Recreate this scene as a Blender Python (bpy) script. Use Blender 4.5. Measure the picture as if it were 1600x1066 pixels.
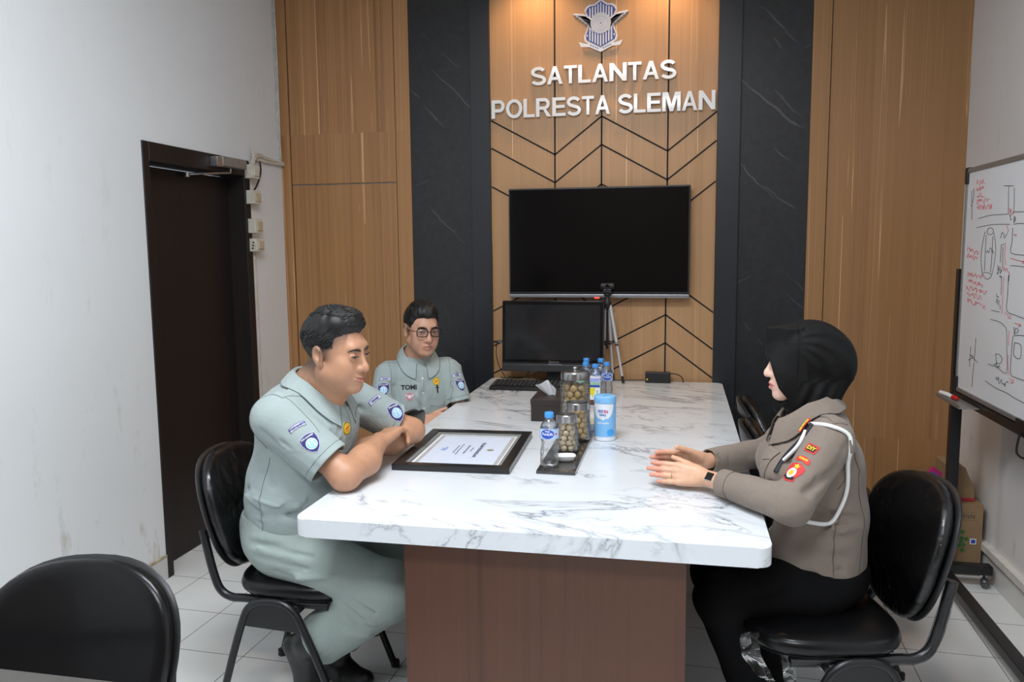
import bpy, bmesh, math, random
import numpy as np
from mathutils import Vector, Matrix, Quaternion
from mathutils.bvhtree import BVHTree
PI = math.pi
C = bpy.context.scene.collection
for o in list(bpy.data.objects):
    bpy.data.objects.remove(o)

# ---------------------------------------------------------------- camera, world, light, exposure
CAM_POS = Vector((0, 0, 1.52))
yaw, pitch, roll = 0.2054, 0.1157, -0.0095
f0 = Vector((-math.sin(yaw), math.cos(yaw), 0)); r0 = Vector((math.cos(yaw), math.sin(yaw), 0)); u0 = Vector((0, 0, 1))
fw = f0 * math.cos(pitch) - u0 * math.sin(pitch); up = u0 * math.cos(pitch) + f0 * math.sin(pitch)
rt = r0 * math.cos(roll) + up * math.sin(roll); up2 = -r0 * math.sin(roll) + up * math.cos(roll)
cd = bpy.data.cameras.new('camera'); cam = bpy.data.objects.new('camera', cd); C.objects.link(cam)
cam.matrix_world = Matrix(((rt.x, up2.x, -fw.x, CAM_POS.x), (rt.y, up2.y, -fw.y, CAM_POS.y), (rt.z, up2.z, -fw.z, CAM_POS.z), (0, 0, 0, 1)))
cd.sensor_width = 36; cd.lens = 1255 / 1600 * 36; cd.clip_start = 0.05
bpy.context.scene.camera = cam
W = bpy.data.worlds.new('world'); bpy.context.scene.world = W; W.use_nodes = True
W.node_tree.nodes['Background'].inputs[0].default_value = (0.8, 0.88, 1, 1)
W.node_tree.nodes['Background'].inputs[1].default_value = 0.3
vs = bpy.context.scene.view_settings
vs.view_transform = 'Standard'; vs.look = 'None'; vs.gamma = 1; vs.use_curve_mapping = False; vs.exposure = 0.0

def area(name, loc, sx, sy, power, col, rot=(0, 0, 0), spread=PI):
    l = bpy.data.lights.new(name, 'AREA'); l.shape = 'RECTANGLE'; l.size = sx; l.size_y = sy
    l.energy = power; l.color = col; l.spread = spread
    o = bpy.data.objects.new(name, l); o.location = loc; o.rotation_euler = rot; C.objects.link(o); return o
CEIL = 3.15
area('ceiling_lamp_light', (-0.55, 1.55, CEIL - 0.05), 1.2, 0.6, 64, (0.90, 0.95, 1.0))
area('ceiling_lamp_light', (-0.55, -0.35, CEIL - 0.05), 1.2, 0.6, 56, (0.90, 0.95, 1.0))
for dx in (-0.78, -0.10):
    l = bpy.data.lights.new('downlight_bulb', 'SPOT'); l.energy = 22; l.color = (1.0, 0.66, 0.36); l.spot_size = 2.0; l.spot_blend = 0.9; l.shadow_soft_size = 0.03
    o = bpy.data.objects.new('downlight_bulb', l); o.location = (dx, 4.30, CEIL - 0.06); C.objects.link(o)

# ---------------------------------------------------------------- materials
def new_mat(name):
    m = bpy.data.materials.new(name); m.use_nodes = True
    nt = m.node_tree; b = nt.nodes['Principled BSDF']; return m, nt, b
def nd(nt, t, **k):
    n = nt.nodes.new(t)
    for a, v in k.items():
        if a.startswith('i_'): n.inputs[a[2:].replace('_', ' ')].default_value = v
        else: setattr(n, a, v)
    return n
def ramp(nt, stops, interp='LINEAR'):
    r = nt.nodes.new('ShaderNodeValToRGB'); r.color_ramp.interpolation = interp
    e = r.color_ramp.elements
    while len(e) < len(stops): e.new(0.5)
    for x, (p, c) in zip(e, stops):
        x.position = p; x.color = (c[0], c[1], c[2], 1) if not isinstance(c, (int, float)) else (c, c, c, 1)
    return r
def srgb(r, g, b):
    f = lambda c: ((c / 255) / 12.92) if c / 255 <= 0.04045 else (((c / 255) + 0.055) / 1.055) ** 2.4
    return (f(r), f(g), f(b))
def coords(nt, scale=(1, 1, 1), rot=(0, 0, 0), loc=(0, 0, 0)):
    t = nt.nodes.new('ShaderNodeTexCoord'); mp = nt.nodes.new('ShaderNodeMapping')
    mp.inputs['Scale'].default_value = scale; mp.inputs['Rotation'].default_value = rot; mp.inputs['Location'].default_value = loc
    nt.links.new(t.outputs['Object'], mp.inputs['Vector']); return mp
def bump(nt, b, src, strength=0.2, dist=0.002):
    bn = nt.nodes.new('ShaderNodeBump'); bn.inputs['Strength'].default_value = strength; bn.inputs['Distance'].default_value = dist
    nt.links.new(src, bn.inputs['Height']); nt.links.new(bn.outputs[0], b.inputs['Normal'])
MATS = {}
def plain(name, col, rough=0.5, metal=0.0, var=0.08, vscale=30, bmp=0.0, bscale=200, coat=0, spec=None, sheen=0, alpha=None):
    if name in MATS: return MATS[name]
    m, nt, b = new_mat(name)
    mp = coords(nt); n = nd(nt, 'ShaderNodeTexNoise'); n.inputs['Scale'].default_value = vscale; n.inputs['Detail'].default_value = 4
    nt.links.new(mp.outputs[0], n.inputs['Vector'])
    r = ramp(nt, [(0.3, tuple(c * (1 - var) for c in col)), (0.7, tuple(min(1, c * (1 + var)) for c in col))])
    nt.links.new(n.outputs['Fac'], r.inputs[0]); nt.links.new(r.outputs[0], b.inputs['Base Color'])
    b.inputs['Roughness'].default_value = rough; b.inputs['Metallic'].default_value = metal
    b.inputs['Coat Weight'].default_value = coat
    if spec is not None: b.inputs['Specular IOR Level'].default_value = spec
    if sheen: b.inputs['Sheen Weight'].default_value = sheen
    if bmp:
        n2 = nd(nt, 'ShaderNodeTexNoise'); n2.inputs['Scale'].default_value = bscale; n2.inputs['Detail'].default_value = 3
        nt.links.new(mp.outputs[0], n2.inputs['Vector']); bump(nt, b, n2.outputs['Fac'], bmp, 0.001)
    MATS[name] = m; return m
def glass(name, col=(1, 1, 1), rough=0.02, ior=1.45):
    if name in MATS: return MATS[name]
    m, nt, b = new_mat(name)
    n = nd(nt, 'ShaderNodeTexNoise'); n.inputs['Scale'].default_value = 3
    r = ramp(nt, [(0.3, tuple(c * 0.98 for c in col)), (0.7, col)]); nt.links.new(n.outputs['Fac'], r.inputs[0]); nt.links.new(r.outputs[0], b.inputs['Base Color'])
    b.inputs['Transmission Weight'].default_value = 1; b.inputs['Roughness'].default_value = rough; b.inputs['IOR'].default_value = ior
    MATS[name] = m; return m
def film(name, opacity=0.18):
    # thin clear plastic film: transparent with a glossy coat
    if name in MATS: return MATS[name]
    m, nt, b = new_mat(name)
    mp = coords(nt); n = nd(nt, 'ShaderNodeTexNoise'); n.inputs['Scale'].default_value = 18; n.inputs['Detail'].default_value = 5; n.inputs['Distortion'].default_value = 1.5
    nt.links.new(mp.outputs[0], n.inputs['Vector'])
    bn = nt.nodes.new('ShaderNodeBump'); bn.inputs['Strength'].default_value = 0.8; bn.inputs['Distance'].default_value = 0.012; nt.links.new(n.outputs['Fac'], bn.inputs['Height'])
    gl = nt.nodes.new('ShaderNodeBsdfGlossy'); gl.inputs['Roughness'].default_value = 0.08; nt.links.new(bn.outputs[0], gl.inputs['Normal'])
    fr = nt.nodes.new('ShaderNodeFresnel'); fr.inputs['IOR'].default_value = 1.38; nt.links.new(bn.outputs[0], fr.inputs['Normal'])
    mu = nt.nodes.new('ShaderNodeMath'); mu.operation = 'MULTIPLY_ADD'; nt.links.new(fr.outputs[0], mu.inputs[0]); mu.inputs[1].default_value = 0.8; mu.inputs[2].default_value = opacity * 0.1
    tr = nt.nodes.new('ShaderNodeBsdfTransparent'); tr.inputs[0].default_value = (0.95, 0.96, 0.97, 1); mx = nt.nodes.new('ShaderNodeMixShader'); nt.links.new(mu.outputs[0], mx.inputs[0])
    out = nt.nodes['Material Output']
    nt.links.new(tr.outputs[0], mx.inputs[1]); nt.links.new(gl.outputs[0], mx.inputs[2]); nt.links.new(mx.outputs[0], out.inputs['Surface'])
    MATS[name] = m; return m

def wood(name, base, dark, light, seam_z=None, xs=1.0, off=0.0, rough=0.42, la=0.75):
    m, nt, b = new_mat(name); L = nt.links
    mp = coords(nt, loc=(off, 0, 0))
    sep = nd(nt, 'ShaderNodeSeparateXYZ'); L.new(mp.outputs[0], sep.inputs[0])
    def math_(op, a, bb=None, c=None):
        n = nt.nodes.new('ShaderNodeMath'); n.operation = op
        for i, v in enumerate((a, bb, c)):
            if v is None: continue
            if isinstance(v, (int, float)): n.inputs[i].default_value = v
            else: L.new(v, n.inputs[i])
        return n.outputs[0]
    zc = sep.outputs['Z']
    if seam_z is not None:
        st = math_('GREATER_THAN', zc, seam_z)
        shift = math_('MULTIPLY', st, 7.37)
    else: shift = math_('MULTIPLY', zc, 0.0)
    xx = math_('ADD', sep.outputs['X'], shift)
    yx = math_('ADD', xx, sep.outputs['Y'])
    def strip(sx, sz, detail=3):
        cb = nt.nodes.new('ShaderNodeCombineXYZ'); L.new(math_('MULTIPLY', yx, sx), cb.inputs[0]); L.new(math_('MULTIPLY', zc, sz), cb.inputs[2])
        n = nd(nt, 'ShaderNodeTexNoise'); n.inputs['Scale'].default_value = 1; n.inputs['Detail'].default_value = detail
        L.new(cb.outputs[0], n.inputs['Vector']); return n.outputs['Fac']
    broad = strip(9 * xs, 0.12, 2); mid = strip(42 * xs, 0.25, 4); fine = strip(260 * xs, 4, 3)
    s = math_('ADD', math_('MULTIPLY', broad, 0.9), math_('MULTIPLY', mid, 0.75)); s = math_('ADD', s, math_('MULTIPLY', fine, 0.35))
    s = math_('SUBTRACT', s, 0.5)
    r = ramp(nt, [(0.15, dark), (0.46, base), (0.62, base), (0.95, light)]); L.new(s, r.inputs[0])
    # thin pale growth lines
    ln = strip(20 * xs, 0.05, 1)
    q = math_('ABSOLUTE', math_('SUBTRACT', math_('FRACT', math_('MULTIPLY', ln, 6.0)), 0.5))
    q = math_('LESS_THAN', q, 0.02)
    q2 = strip(30, 0.9, 1); q = math_('MULTIPLY', q, math_('GREATER_THAN', q2, 0.47))
    mx = nt.nodes.new('ShaderNodeMix'); mx.data_type = 'RGBA'; L.new(math_('MULTIPLY', q, la), mx.inputs[0])
    L.new(r.outputs[0], mx.inputs[6]); mx.inputs[7].default_value = (min(1, light[0] * 1.5), min(1, light[1] * 1.6), min(1, light[2] * 1.8), 1)
    L.new(mx.outputs[2], b.inputs['Base Color']); b.inputs['Roughness'].default_value = rough
    bump(nt, b, fine, 0.08, 0.001)
    return m
def marble(name, base, vein, vscale=1.0, strength=1.0, rough=0.2, diag=False):
    m, nt, b = new_mat(name); L = nt.links
    mp = coords(nt, scale=(1.0, 1.0, 1.0), rot=(0, 0, 0.35))
    def veins(scale, dist, w, seed, rotz=0.0, gate=0.5):
        mp2 = nt.nodes.new('ShaderNodeMapping'); mp2.inputs['Location'].default_value = (seed, seed * 0.7, seed * 0.3); mp2.inputs['Rotation'].default_value = (0, 0, rotz); mp2.inputs['Scale'].default_value = (0.55, 1.3, 1)
        L.new(mp.outputs[0], mp2.inputs[0])
        n = nd(nt, 'ShaderNodeTexNoise'); n.inputs['Scale'].default_value = scale; n.inputs['Detail'].default_value = 7; n.inputs['Roughness'].default_value = 0.6; n.inputs['Distortion'].default_value = dist
        L.new(mp2.outputs[0], n.inputs['Vector'])
        s = nt.nodes.new('ShaderNodeMath'); s.operation = 'SUBTRACT'; L.new(n.outputs['Fac'], s.inputs[0]); s.inputs[1].default_value = 0.5
        a = nt.nodes.new('ShaderNodeMath'); a.operation = 'ABSOLUTE'; L.new(s.outputs[0], a.inputs[0])
        r = ramp(nt, [(0.0, 1.0), (w, 0.35), (w * 4, 0.0)]); L.new(a.outputs[0], r.inputs[0])
        g = nd(nt, 'ShaderNodeTexNoise'); g.inputs['Scale'].default_value = scale * 1.7; g.inputs['Detail'].default_value = 3
        mp3 = nt.nodes.new('ShaderNodeMapping'); mp3.inputs['Location'].default_value = (seed * 3, 5, 2); L.new(mp.outputs[0], mp3.inputs[0]); L.new(mp3.outputs[0], g.inputs['Vector'])
        gr = ramp(nt, [(gate - 0.06, 0.0), (gate + 0.12, 1.0)]); L.new(g.outputs['Fac'], gr.inputs[0])
        mu = nt.nodes.new('ShaderNodeMath'); mu.operation = 'MULTIPLY'; L.new(r.outputs[0], mu.inputs[0]); L.new(gr.outputs[0], mu.inputs[1])
        return mu.outputs[0]
    v1 = veins(1.5 * vscale, 0.9, 0.006, 1.3, 0.5, 0.48); v2 = veins(3.0 * vscale, 1.2, 0.006, 7.1, -0.3, 0.53)
    mx = nt.nodes.new('ShaderNodeMath'); mx.operation = 'MAXIMUM'; L.new(v1, mx.inputs[0]); L.new(v2, mx.inputs[1])
    sc = nt.nodes.new('ShaderNodeMath'); sc.operation = 'MULTIPLY'; L.new(mx.outputs[0], sc.inputs[0]); sc.inputs[1].default_value = strength
    cl = nd(nt, 'ShaderNodeTexNoise'); cl.inputs['Scale'].default_value = 2.5 * vscale; cl.inputs['Detail'].default_value = 5; L.new(mp.outputs[0], cl.inputs['Vector'])
    cr = ramp(nt, [(0.35, tuple(c * 0.93 for c in base)), (0.6, base)]); L.new(cl.outputs['Fac'], cr.inputs[0])
    m2 = nt.nodes.new('ShaderNodeMix'); m2.data_type = 'RGBA'; L.new(sc.outputs[0], m2.inputs[0]); L.new(cr.outputs[0], m2.inputs[6]); m2.inputs[7].default_value = (*vein, 1)
    L.new(m2.outputs[2], b.inputs['Base Color']); b.inputs['Roughness'].default_value = rough
    return m
def slate(name):
    # dark stone with sparse diagonal pale veins
    m, nt, b = new_mat(name); L = nt.links
    mp = coords(nt)
    w = nd(nt, 'ShaderNodeTexNoise'); w.inputs['Scale'].default_value = 2.2; w.inputs['Detail'].default_value = 4; L.new(mp.outputs[0], w.inputs['Vector'])
    sep = nd(nt, 'ShaderNodeSeparateXYZ'); L.new(mp.outputs[0], sep.inputs[0])
    def M(op, a, bb=None):
        n = nt.nodes.new('ShaderNodeMath'); n.operation = op
        for i, v in enumerate((a, bb)):
            if v is None: continue
            if isinstance(v, (int, float)): n.inputs[i].default_value = v
            else: L.new(v, n.inputs[i])
        return n.outputs[0]
    out = None
    for sl, per, off, wd, gs in ((0.95, 2.3, 0.1, 0.004, 3.0), (1.15, 3.7, 0.55, 0.003, 4.5), (-0.3, 0.9, 0.3, 0.002, 5.5)):
        d = M('ADD', M('ADD', M('MULTIPLY', sep.outputs['X'], sl), sep.outputs['Z']), M('MULTIPLY', w.outputs['Fac'], 0.22))
        fr = M('ABSOLUTE', M('SUBTRACT', M('FRACT', M('ADD', M('MULTIPLY', d, per), off)), 0.5))
        r = ramp(nt, [(0.0, 1.0), (wd * per * 2.5, 0.0)]); L.new(fr, r.inputs[0])
        g = nd(nt, 'ShaderNodeTexNoise'); g.inputs['Scale'].default_value = gs; g.inputs['Detail'].default_value = 2
        mp3 = nt.nodes.new('ShaderNodeMapping'); mp3.inputs['Location'].default_value = (off * 9, 3, gs); L.new(mp.outputs[0], mp3.inputs[0]); L.new(mp3.outputs[0], g.inputs['Vector'])
        gr = ramp(nt, [(0.53, 0.0), (0.64, 1.0)]); L.new(g.outputs['Fac'], gr.inputs[0])
        v = M('MULTIPLY', r.outputs[0], gr.outputs[0])
        out = v if out is None else M('MAXIMUM', out, v)
    n = nd(nt, 'ShaderNodeTexNoise'); n.inputs['Scale'].default_value = 30; n.inputs['Detail'].default_value = 6; L.new(mp.outputs[0], n.inputs['Vector'])
    cr = ramp(nt, [(0.3, (0.008, 0.0085, 0.0095)), (0.7, (0.016, 0.017, 0.0185))]); L.new(n.outputs['Fac'], cr.inputs[0])
    m2 = nt.nodes.new('ShaderNodeMix'); m2.data_type = 'RGBA'; L.new(M('MULTIPLY', out, 0.45), m2.inputs[0]); L.new(cr.outputs[0], m2.inputs[6]); m2.inputs[7].default_value = (0.16, 0.16, 0.165, 1)
    L.new(m2.outputs[2], b.inputs['Base Color']); b.inputs['Roughness'].default_value = 0.38; bump(nt, b, n.outputs['Fac'], 0.15, 0.001)
    return m
def tiles(name, size=0.30, ox=0.0, oy=0.0, col=(0.76, 0.78, 0.78)):
    m, nt, b = new_mat(name); L = nt.links
    mp = coords(nt, loc=(ox, oy, 0))
    br = nt.nodes.new('ShaderNodeTexBrick'); br.offset = 0; br.squash = 1
    br.inputs['Scale'].default_value = 1; br.inputs['Brick Width'].default_value = size; br.inputs['Row Height'].default_value = size
    br.inputs['Mortar Size'].default_value = 0.0016; br.inputs['Mortar Smooth'].default_value = 0.1
    L.new(mp.outputs[0], br.inputs['Vector'])
    n = nd(nt, 'ShaderNodeTexNoise'); n.inputs['Scale'].default_value = 6; n.inputs['Detail'].default_value = 6; L.new(mp.outputs[0], n.inputs['Vector'])
    r = ramp(nt, [(0.3, tuple(c * 0.93 for c in col)), (0.7, col)]); L.new(n.outputs['Fac'], r.inputs[0])
    L.new(r.outputs[0], br.inputs['Color1']); L.new(r.outputs[0], br.inputs['Color2']); br.inputs['Mortar'].default_value = (0.09, 0.09, 0.09, 1)
    L.new(br.outputs['Color'], b.inputs['Base Color']); b.inputs['Roughness'].default_value = 0.2
    bump(nt, b, br.outputs['Fac'], -0.3, 0.001)
    return m
def plaster(name, col, dirty=True):
    m, nt, b = new_mat(name); L = nt.links
    mp = coords(nt); 
    n = nd(nt, 'ShaderNodeTexNoise'); n.inputs['Scale'].default_value = 1.6; n.inputs['Detail'].default_value = 5; L.new(mp.outputs[0], n.inputs['Vector'])
    r = ramp(nt, [(0.3, tuple(c * 0.95 for c in col)), (0.7, col)]); L.new(n.outputs['Fac'], r.inputs[0])
    last = r.outputs[0]
    if dirty:
        # scuffs and rising-damp stains, mostly low on the wall
        sp = nd(nt, 'ShaderNodeTexNoise'); sp.inputs['Scale'].default_value = 9; sp.inputs['Detail'].default_value = 10; sp.inputs['Roughness'].default_value = 0.75
        mp2 = coords(nt, scale=(1, 1, 0.35)); L.new(mp2.outputs[0], sp.inputs['Vector'])
        sr = ramp(nt, [(0.57, 0.0), (0.68, 1.0)]); L.new(sp.outputs['Fac'], sr.inputs[0])
        sep = nd(nt, 'ShaderNodeSeparateXYZ'); L.new(mp.outputs[0], sep.inputs[0])
        hz = ramp(nt, [(0.02, 1.0), (0.3, 0.35), (0.75, 0.12)]); dv = nt.nodes.new('ShaderNodeMath'); dv.operation = 'DIVIDE'; L.new(sep.outputs['Z'], dv.inputs[0]); dv.inputs[1].default_value = 3.0
        L.new(dv.outputs[0], hz.inputs[0])
        mu = nt.nodes.new('ShaderNodeMath'); mu.operation = 'MULTIPLY'; L.new(sr.outputs[0], mu.inputs[0]); L.new(hz.outputs[0], mu.inputs[1])
        m2 = nt.nodes.new('ShaderNodeMix'); m2.data_type = 'RGBA'; L.new(mu.outputs[0], m2.inputs[0]); L.new(last, m2.inputs[6]); m2.inputs[7].default_value = (col[0] * .62, col[1] * .56, col[2] * .46, 1)
        last = m2.outputs[2]
    L.new(last, b.inputs['Base Color']); b.inputs['Roughness'].default_value = 0.6
    n3 = nd(nt, 'ShaderNodeTexNoise'); n3.inputs['Scale'].default_value = 60; L.new(mp.outputs[0], n3.inputs['Vector']); bump(nt, b, n3.outputs['Fac'], 0.08, 0.002)
    return m

# ---------------------------------------------------------------- mesh helpers
def shade(me, ang=0.6):
    me.polygons.foreach_set('use_smooth', [True] * len(me.polygons))
    try: me.set_sharp_from_angle(angle=ang)
    except Exception: pass
def obj(name, bm, mat, parent=None, label=None, ang=0.6, smooth=True):
    wn = ang <= 0.6 and smooth
    if isinstance(bm, bpy.types.Mesh): me = bm
    else:
        me = bpy.data.meshes.new(name); bmesh.ops.recalc_face_normals(bm, faces=bm.faces); bm.to_mesh(me); bm.free()
    if smooth: shade(me, ang)
    for m in (mat if isinstance(mat, (list, tuple)) else [mat]): me.materials.append(m)
    o = bpy.data.objects.new(name, me); C.objects.link(o)
    if parent is not None: o.parent = parent
    if label: o['label'] = label
    if wn and len(me.polygons) < 6000:
        w = o.modifiers.new('wn', 'WEIGHTED_NORMAL'); w.keep_sharp = True; w.weight = 50
    return o
def tag(o, label, cat, group=None):
    o['label'] = label; o['category'] = cat
    if group: o['group'] = group
    return o
def thing(name, label, cat, loc=(0, 0, 0), rotz=0.0, group=None):
    o = bpy.data.objects.new(name, None); C.objects.link(o); o.empty_display_size = 0.05
    o.location = loc; o.rotation_euler = (0, 0, rotz); return tag(o, label, cat, group)
def struct(name, bm, mat, parent=None, **k):
    o = obj(name, bm, mat, parent, **k)
    if parent is None: o['kind'] = 'structure'
    return o
def wchild(o, parent):
    # mesh modelled in world coordinates, hung under an Empty
    M = Matrix.Translation(parent.location) @ parent.rotation_euler.to_matrix().to_4x4()
    o.parent = parent; o.matrix_parent_inverse = M.inverted(); return o
def dup(root, loc=None, rotz=None, label=None, group=None):
    r = root.copy(); C.objects.link(r)
    if loc is not None: r.location = loc
    if rotz is not None: r.rotation_euler = (0, 0, rotz)
    if label: r['label'] = label
    if group: r['group'] = group
    for ch in list(root.children):
        c = ch.copy(); C.objects.link(c); c.parent = r
        for g in list(ch.children):
            d = g.copy(); C.objects.link(d); d.parent = c
    return r
def box(bm, x0, x1, y0, y1, z0, z1, bev=0.0, seg=2, M=None):
    b2 = bmesh.new(); bmesh.ops.create_cube(b2, size=1)
    for v in b2.verts: v.co = Vector(((x0 + x1) / 2 + v.co.x * (x1 - x0), (y0 + y1) / 2 + v.co.y * (y1 - y0), (z0 + z1) / 2 + v.co.z * (z1 - z0)))
    if bev > 0: bmesh.ops.bevel(b2, geom=list(b2.edges), offset=bev, segments=seg, affect='EDGES', profile=0.5)
    if M is not None: bmesh.ops.transform(b2, matrix=M, verts=b2.verts)
    merge(bm, b2)
def merge(bm, b2):
    me = bpy.data.meshes.new('tmp'); b2.to_mesh(me); b2.free(); bm.from_mesh(me); bpy.data.meshes.remove(me)
def bx(*a, **k):
    bm = bmesh.new(); box(bm, *a, **k); return bm
def lathe(bm, prof, n=32, M=None, cap=True):
    b2 = bmesh.new(); rings = []
    for r, z in prof:
        if r < 1e-6: rings.append([b2.verts.new((0, 0, z))])
        else: rings.append([b2.verts.new((r * math.cos(2 * PI * i / n), r * math.sin(2 * PI * i / n), z)) for i in range(n)])
    for a, b in zip(rings, rings[1:]):
        for i in range(n):
            j = (i + 1) % n
            if len(a) == 1 and len(b) == 1: continue
            if len(a) == 1: b2.faces.new((a[0], b[i], b[j]))
            elif len(b) == 1: b2.faces.new((a[i], b[0], a[j]))
            else: b2.faces.new((a[i], b[i], b[j], a[j]))
    if cap:
        for rg in (rings[0], rings[-1]):
            if len(rg) > 2: b2.faces.new(rg)
    if M is not None: bmesh.ops.transform(b2, matrix=M, verts=b2.verts)
    merge(bm, b2)
def catmull(pts, n=6, closed=False):
    P = [Vector(p) for p in pts]; out = []; m = len(P)
    rng = range(m if closed else m - 1)
    for i in rng:
        p0 = P[(i - 1) % m] if closed or i > 0 else P[0]; p1 = P[i]; p2 = P[(i + 1) % m]; p3 = P[(i + 2) % m] if closed or i + 2 < m else P[-1]
        for k in range(n):
            t = k / n
            out.append(0.5 * ((2 * p1) + (-p0 + p2) * t + (2 * p0 - 5 * p1 + 4 * p2 - p3) * t * t + (-p0 + 3 * p1 - 3 * p2 + p3) * t ** 3))
    if not closed: out.append(P[-1].copy())
    return out
def tube(bm, pts, r, n=10, closed=False, cap=True, smooth=0, flat=1.0, rfun=None):
    P = catmull(pts, smooth, closed) if smooth else [Vector(p) for p in pts]
    m = len(P); rings = []; nrm = None
    for i in range(m):
        a = P[(i - 1) % m] if closed or i > 0 else P[i]; b = P[(i + 1) % m] if closed or i < m - 1 else P[i]
        t = (b - a).normalized()
        if nrm is None:
            nrm = t.orthogonal().normalized()
            if abs(t.z) < 0.9: nrm = (Vector((0, 0, 1)) - t * t.z).normalized()
        else: nrm = (nrm - t * nrm.dot(t)).normalized()
        bi = t.cross(nrm); rr = rfun(i / (m - 1)) * r if rfun else r
        rings.append([bm.verts.new(P[i] + nrm * rr * math.cos(2 * PI * k / n) * flat + bi * rr * math.sin(2 * PI * k / n)) for k in range(n)])
    for i in range(m if closed else m - 1):
        a = rings[i]; b = rings[(i + 1) % m]
        for k in range(n): bm.faces.new((a[k], a[(k + 1) % n], b[(k + 1) % n], b[k]))
    if cap and not closed: bm.faces.new(rings[0][::-1]); bm.faces.new(rings[-1])
def tb(pts, r, **k):
    bm = bmesh.new(); tube(bm, pts, r, **k); return bm
def prism(bm, poly, t0, t1, axis='Z', bev=0.0, M=None, seg=2):
    # polygon (list of 2D) extruded along axis
    b2 = bmesh.new()
    def P(p, t): return {'Z': (p[0], p[1], t), 'Y': (p[0], t, p[1]), 'X': (t, p[0], p[1])}[axis]
    a = [b2.verts.new(P(p, t0)) for p in poly]; b = [b2.verts.new(P(p, t1)) for p in poly]
    fa = b2.faces.new(a); fb = b2.faces.new(b[::-1]); n = len(poly)
    for i in range(n): b2.faces.new((a[i], b[i], b[(i + 1) % n], a[(i + 1) % n]))
    if bev > 0:
        ed = list(fa.edges) + list(fb.edges); bmesh.ops.bevel(b2, geom=ed, offset=bev, segments=seg, affect='EDGES', profile=0.5)
    if M is not None: bmesh.ops.transform(b2, matrix=M, verts=b2.verts)
    merge(bm, b2)
def rrect(x0, x1, y0, y1, r, n=6):
    o = []
    for cx, cy, a0 in ((x1 - r, y1 - r, 0), (x0 + r, y1 - r, PI / 2), (x0 + r, y0 + r, PI), (x1 - r, y0 + r, 1.5 * PI)):
        for i in range(n + 1): a = a0 + PI / 2 * i / n; o.append((cx + r * math.cos(a), cy + r * math.sin(a)))
    return o
def ell(rx, ry, n=32, cx=0, cy=0, p=2.0):
    o = []
    for i in range(n):
        a = 2 * PI * i / n; c, s = math.cos(a), math.sin(a)
        o.append((cx + rx * math.copysign(abs(c) ** (2 / p), c), cy + ry * math.copysign(abs(s) ** (2 / p), s)))
    return o
def text_mesh(s, size, ext=0.0, bevel=0.0, align='LEFT', spacing=1.0, width=1.0):
    cu = bpy.data.curves.new('t', 'FONT'); cu.body = s; cu.size = size; cu.extrude = ext; cu.bevel_depth = bevel; cu.align_x = align
    cu.space_character = spacing; cu.resolution_u = 4
    o = bpy.data.objects.new('t', cu); C.objects.link(o)
    dg = bpy.context.evaluated_depsgraph_get(); me = bpy.data.meshes.new_from_object(o.evaluated_get(dg))
    bpy.data.objects.remove(o); bpy.data.curves.remove(cu); me.materials.clear()
    if width != 1.0:
        for v in me.vertices: v.co.x *= width
    return me
def fit_mesh(me, x0, x1, z0, z1):
    xs = [v.co.x for v in me.vertices]; ys = [v.co.y for v in me.vertices]
    ax, bx_, ay, by = min(xs), max(xs), min(ys), max(ys)
    for v in me.vertices:
        v.co.x = x0 + (v.co.x - ax) / (bx_ - ax) * (x1 - x0); v.co.y = z0 + (v.co.y - ay) / (by - ay) * (z1 - z0)
def upright(me, y):          # text plane xy -> wall plane xz facing -Y
    for v in me.vertices: v.co = Vector((v.co.x, y - v.co.z, v.co.y))
# ---------------------------------------------------------------- the room
XL, XR, YB, YF = -2.32, 1.40, 4.48, -1.6
M_tile = tiles('floor_tiles', 0.303, 0, 0)
mpn = [n for n in M_tile.node_tree.nodes if n.type == 'MAPPING'][0]
mpn.inputs['Rotation'].default_value = (0, 0, math.radians(2)); mpn.inputs['Location'].default_value = (-1.0498 + 30.3, -3.1475 + 30.3, 0)
M_wallL = plaster('wall_paint_left', (0.79, 0.81, 0.82)); M_wallR = plaster('wall_paint_right', (0.74, 0.72, 0.71)); M_white = plaster('ceiling_paint', (0.8, 0.8, 0.8), False)
WB, WD, WL_ = srgb(170, 124, 80), srgb(138, 96, 58), srgb(192, 146, 100)
M_wood = wood('oak_laminate', WB, WD, WL_, seam_z=2.19)
M_woodc = wood('oak_laminate_centre', srgb(182, 140, 98), srgb(164, 122, 80), srgb(200, 158, 114), off=3.3)
M_woodr = wood('oak_laminate_right', srgb(158, 116, 74), srgb(128, 88, 52), srgb(176, 134, 90), off=9.1, seam_z=0.50)
M_slate = slate('dark_slate')
M_col = plain('smooth_charcoal', (0.0125, 0.0145, 0.019), 0.38, var=0.05, vscale=3)
M_groove = plain('groove_black', (0.008, 0.007, 0.006), 0.8)
M_door = wood('dark_brown_door', (0.011, 0.0065, 0.0055), (0.007, 0.0045, 0.004), (0.016, 0.0095, 0.008), rough=0.55)
struct('floor', bx(XL - 0.3, XR + 0.2, YF - 0.1, YB + 0.2, -0.1, 0), M_tile)
struct('ceiling', bx(XL - 0.3, XR + 0.2, YF - 0.1, YB + 0.2, CEIL, CEIL + 0.1), M_white)
bm = bmesh.new(); D0, D1, DZ = 3.195, 4.095, 2.005
box(bm, XL - 0.22, XL, YF, D0, 0, CEIL); box(bm, XL - 0.22, XL, D1, YB + 0.1, 0, CEIL); box(bm, XL - 0.22, XL, D0, D1, DZ, CEIL)
struct('wall_left', bm, M_wallL)
struct('wall_right', bx(XR, XR + 0.1, YF, YB + 0.1, 0, CEIL), M_wallR)
struct('wall_back', bx(XL, XR, YB + 0.02, YB + 0.12, 0, CEIL), M_white)
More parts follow.
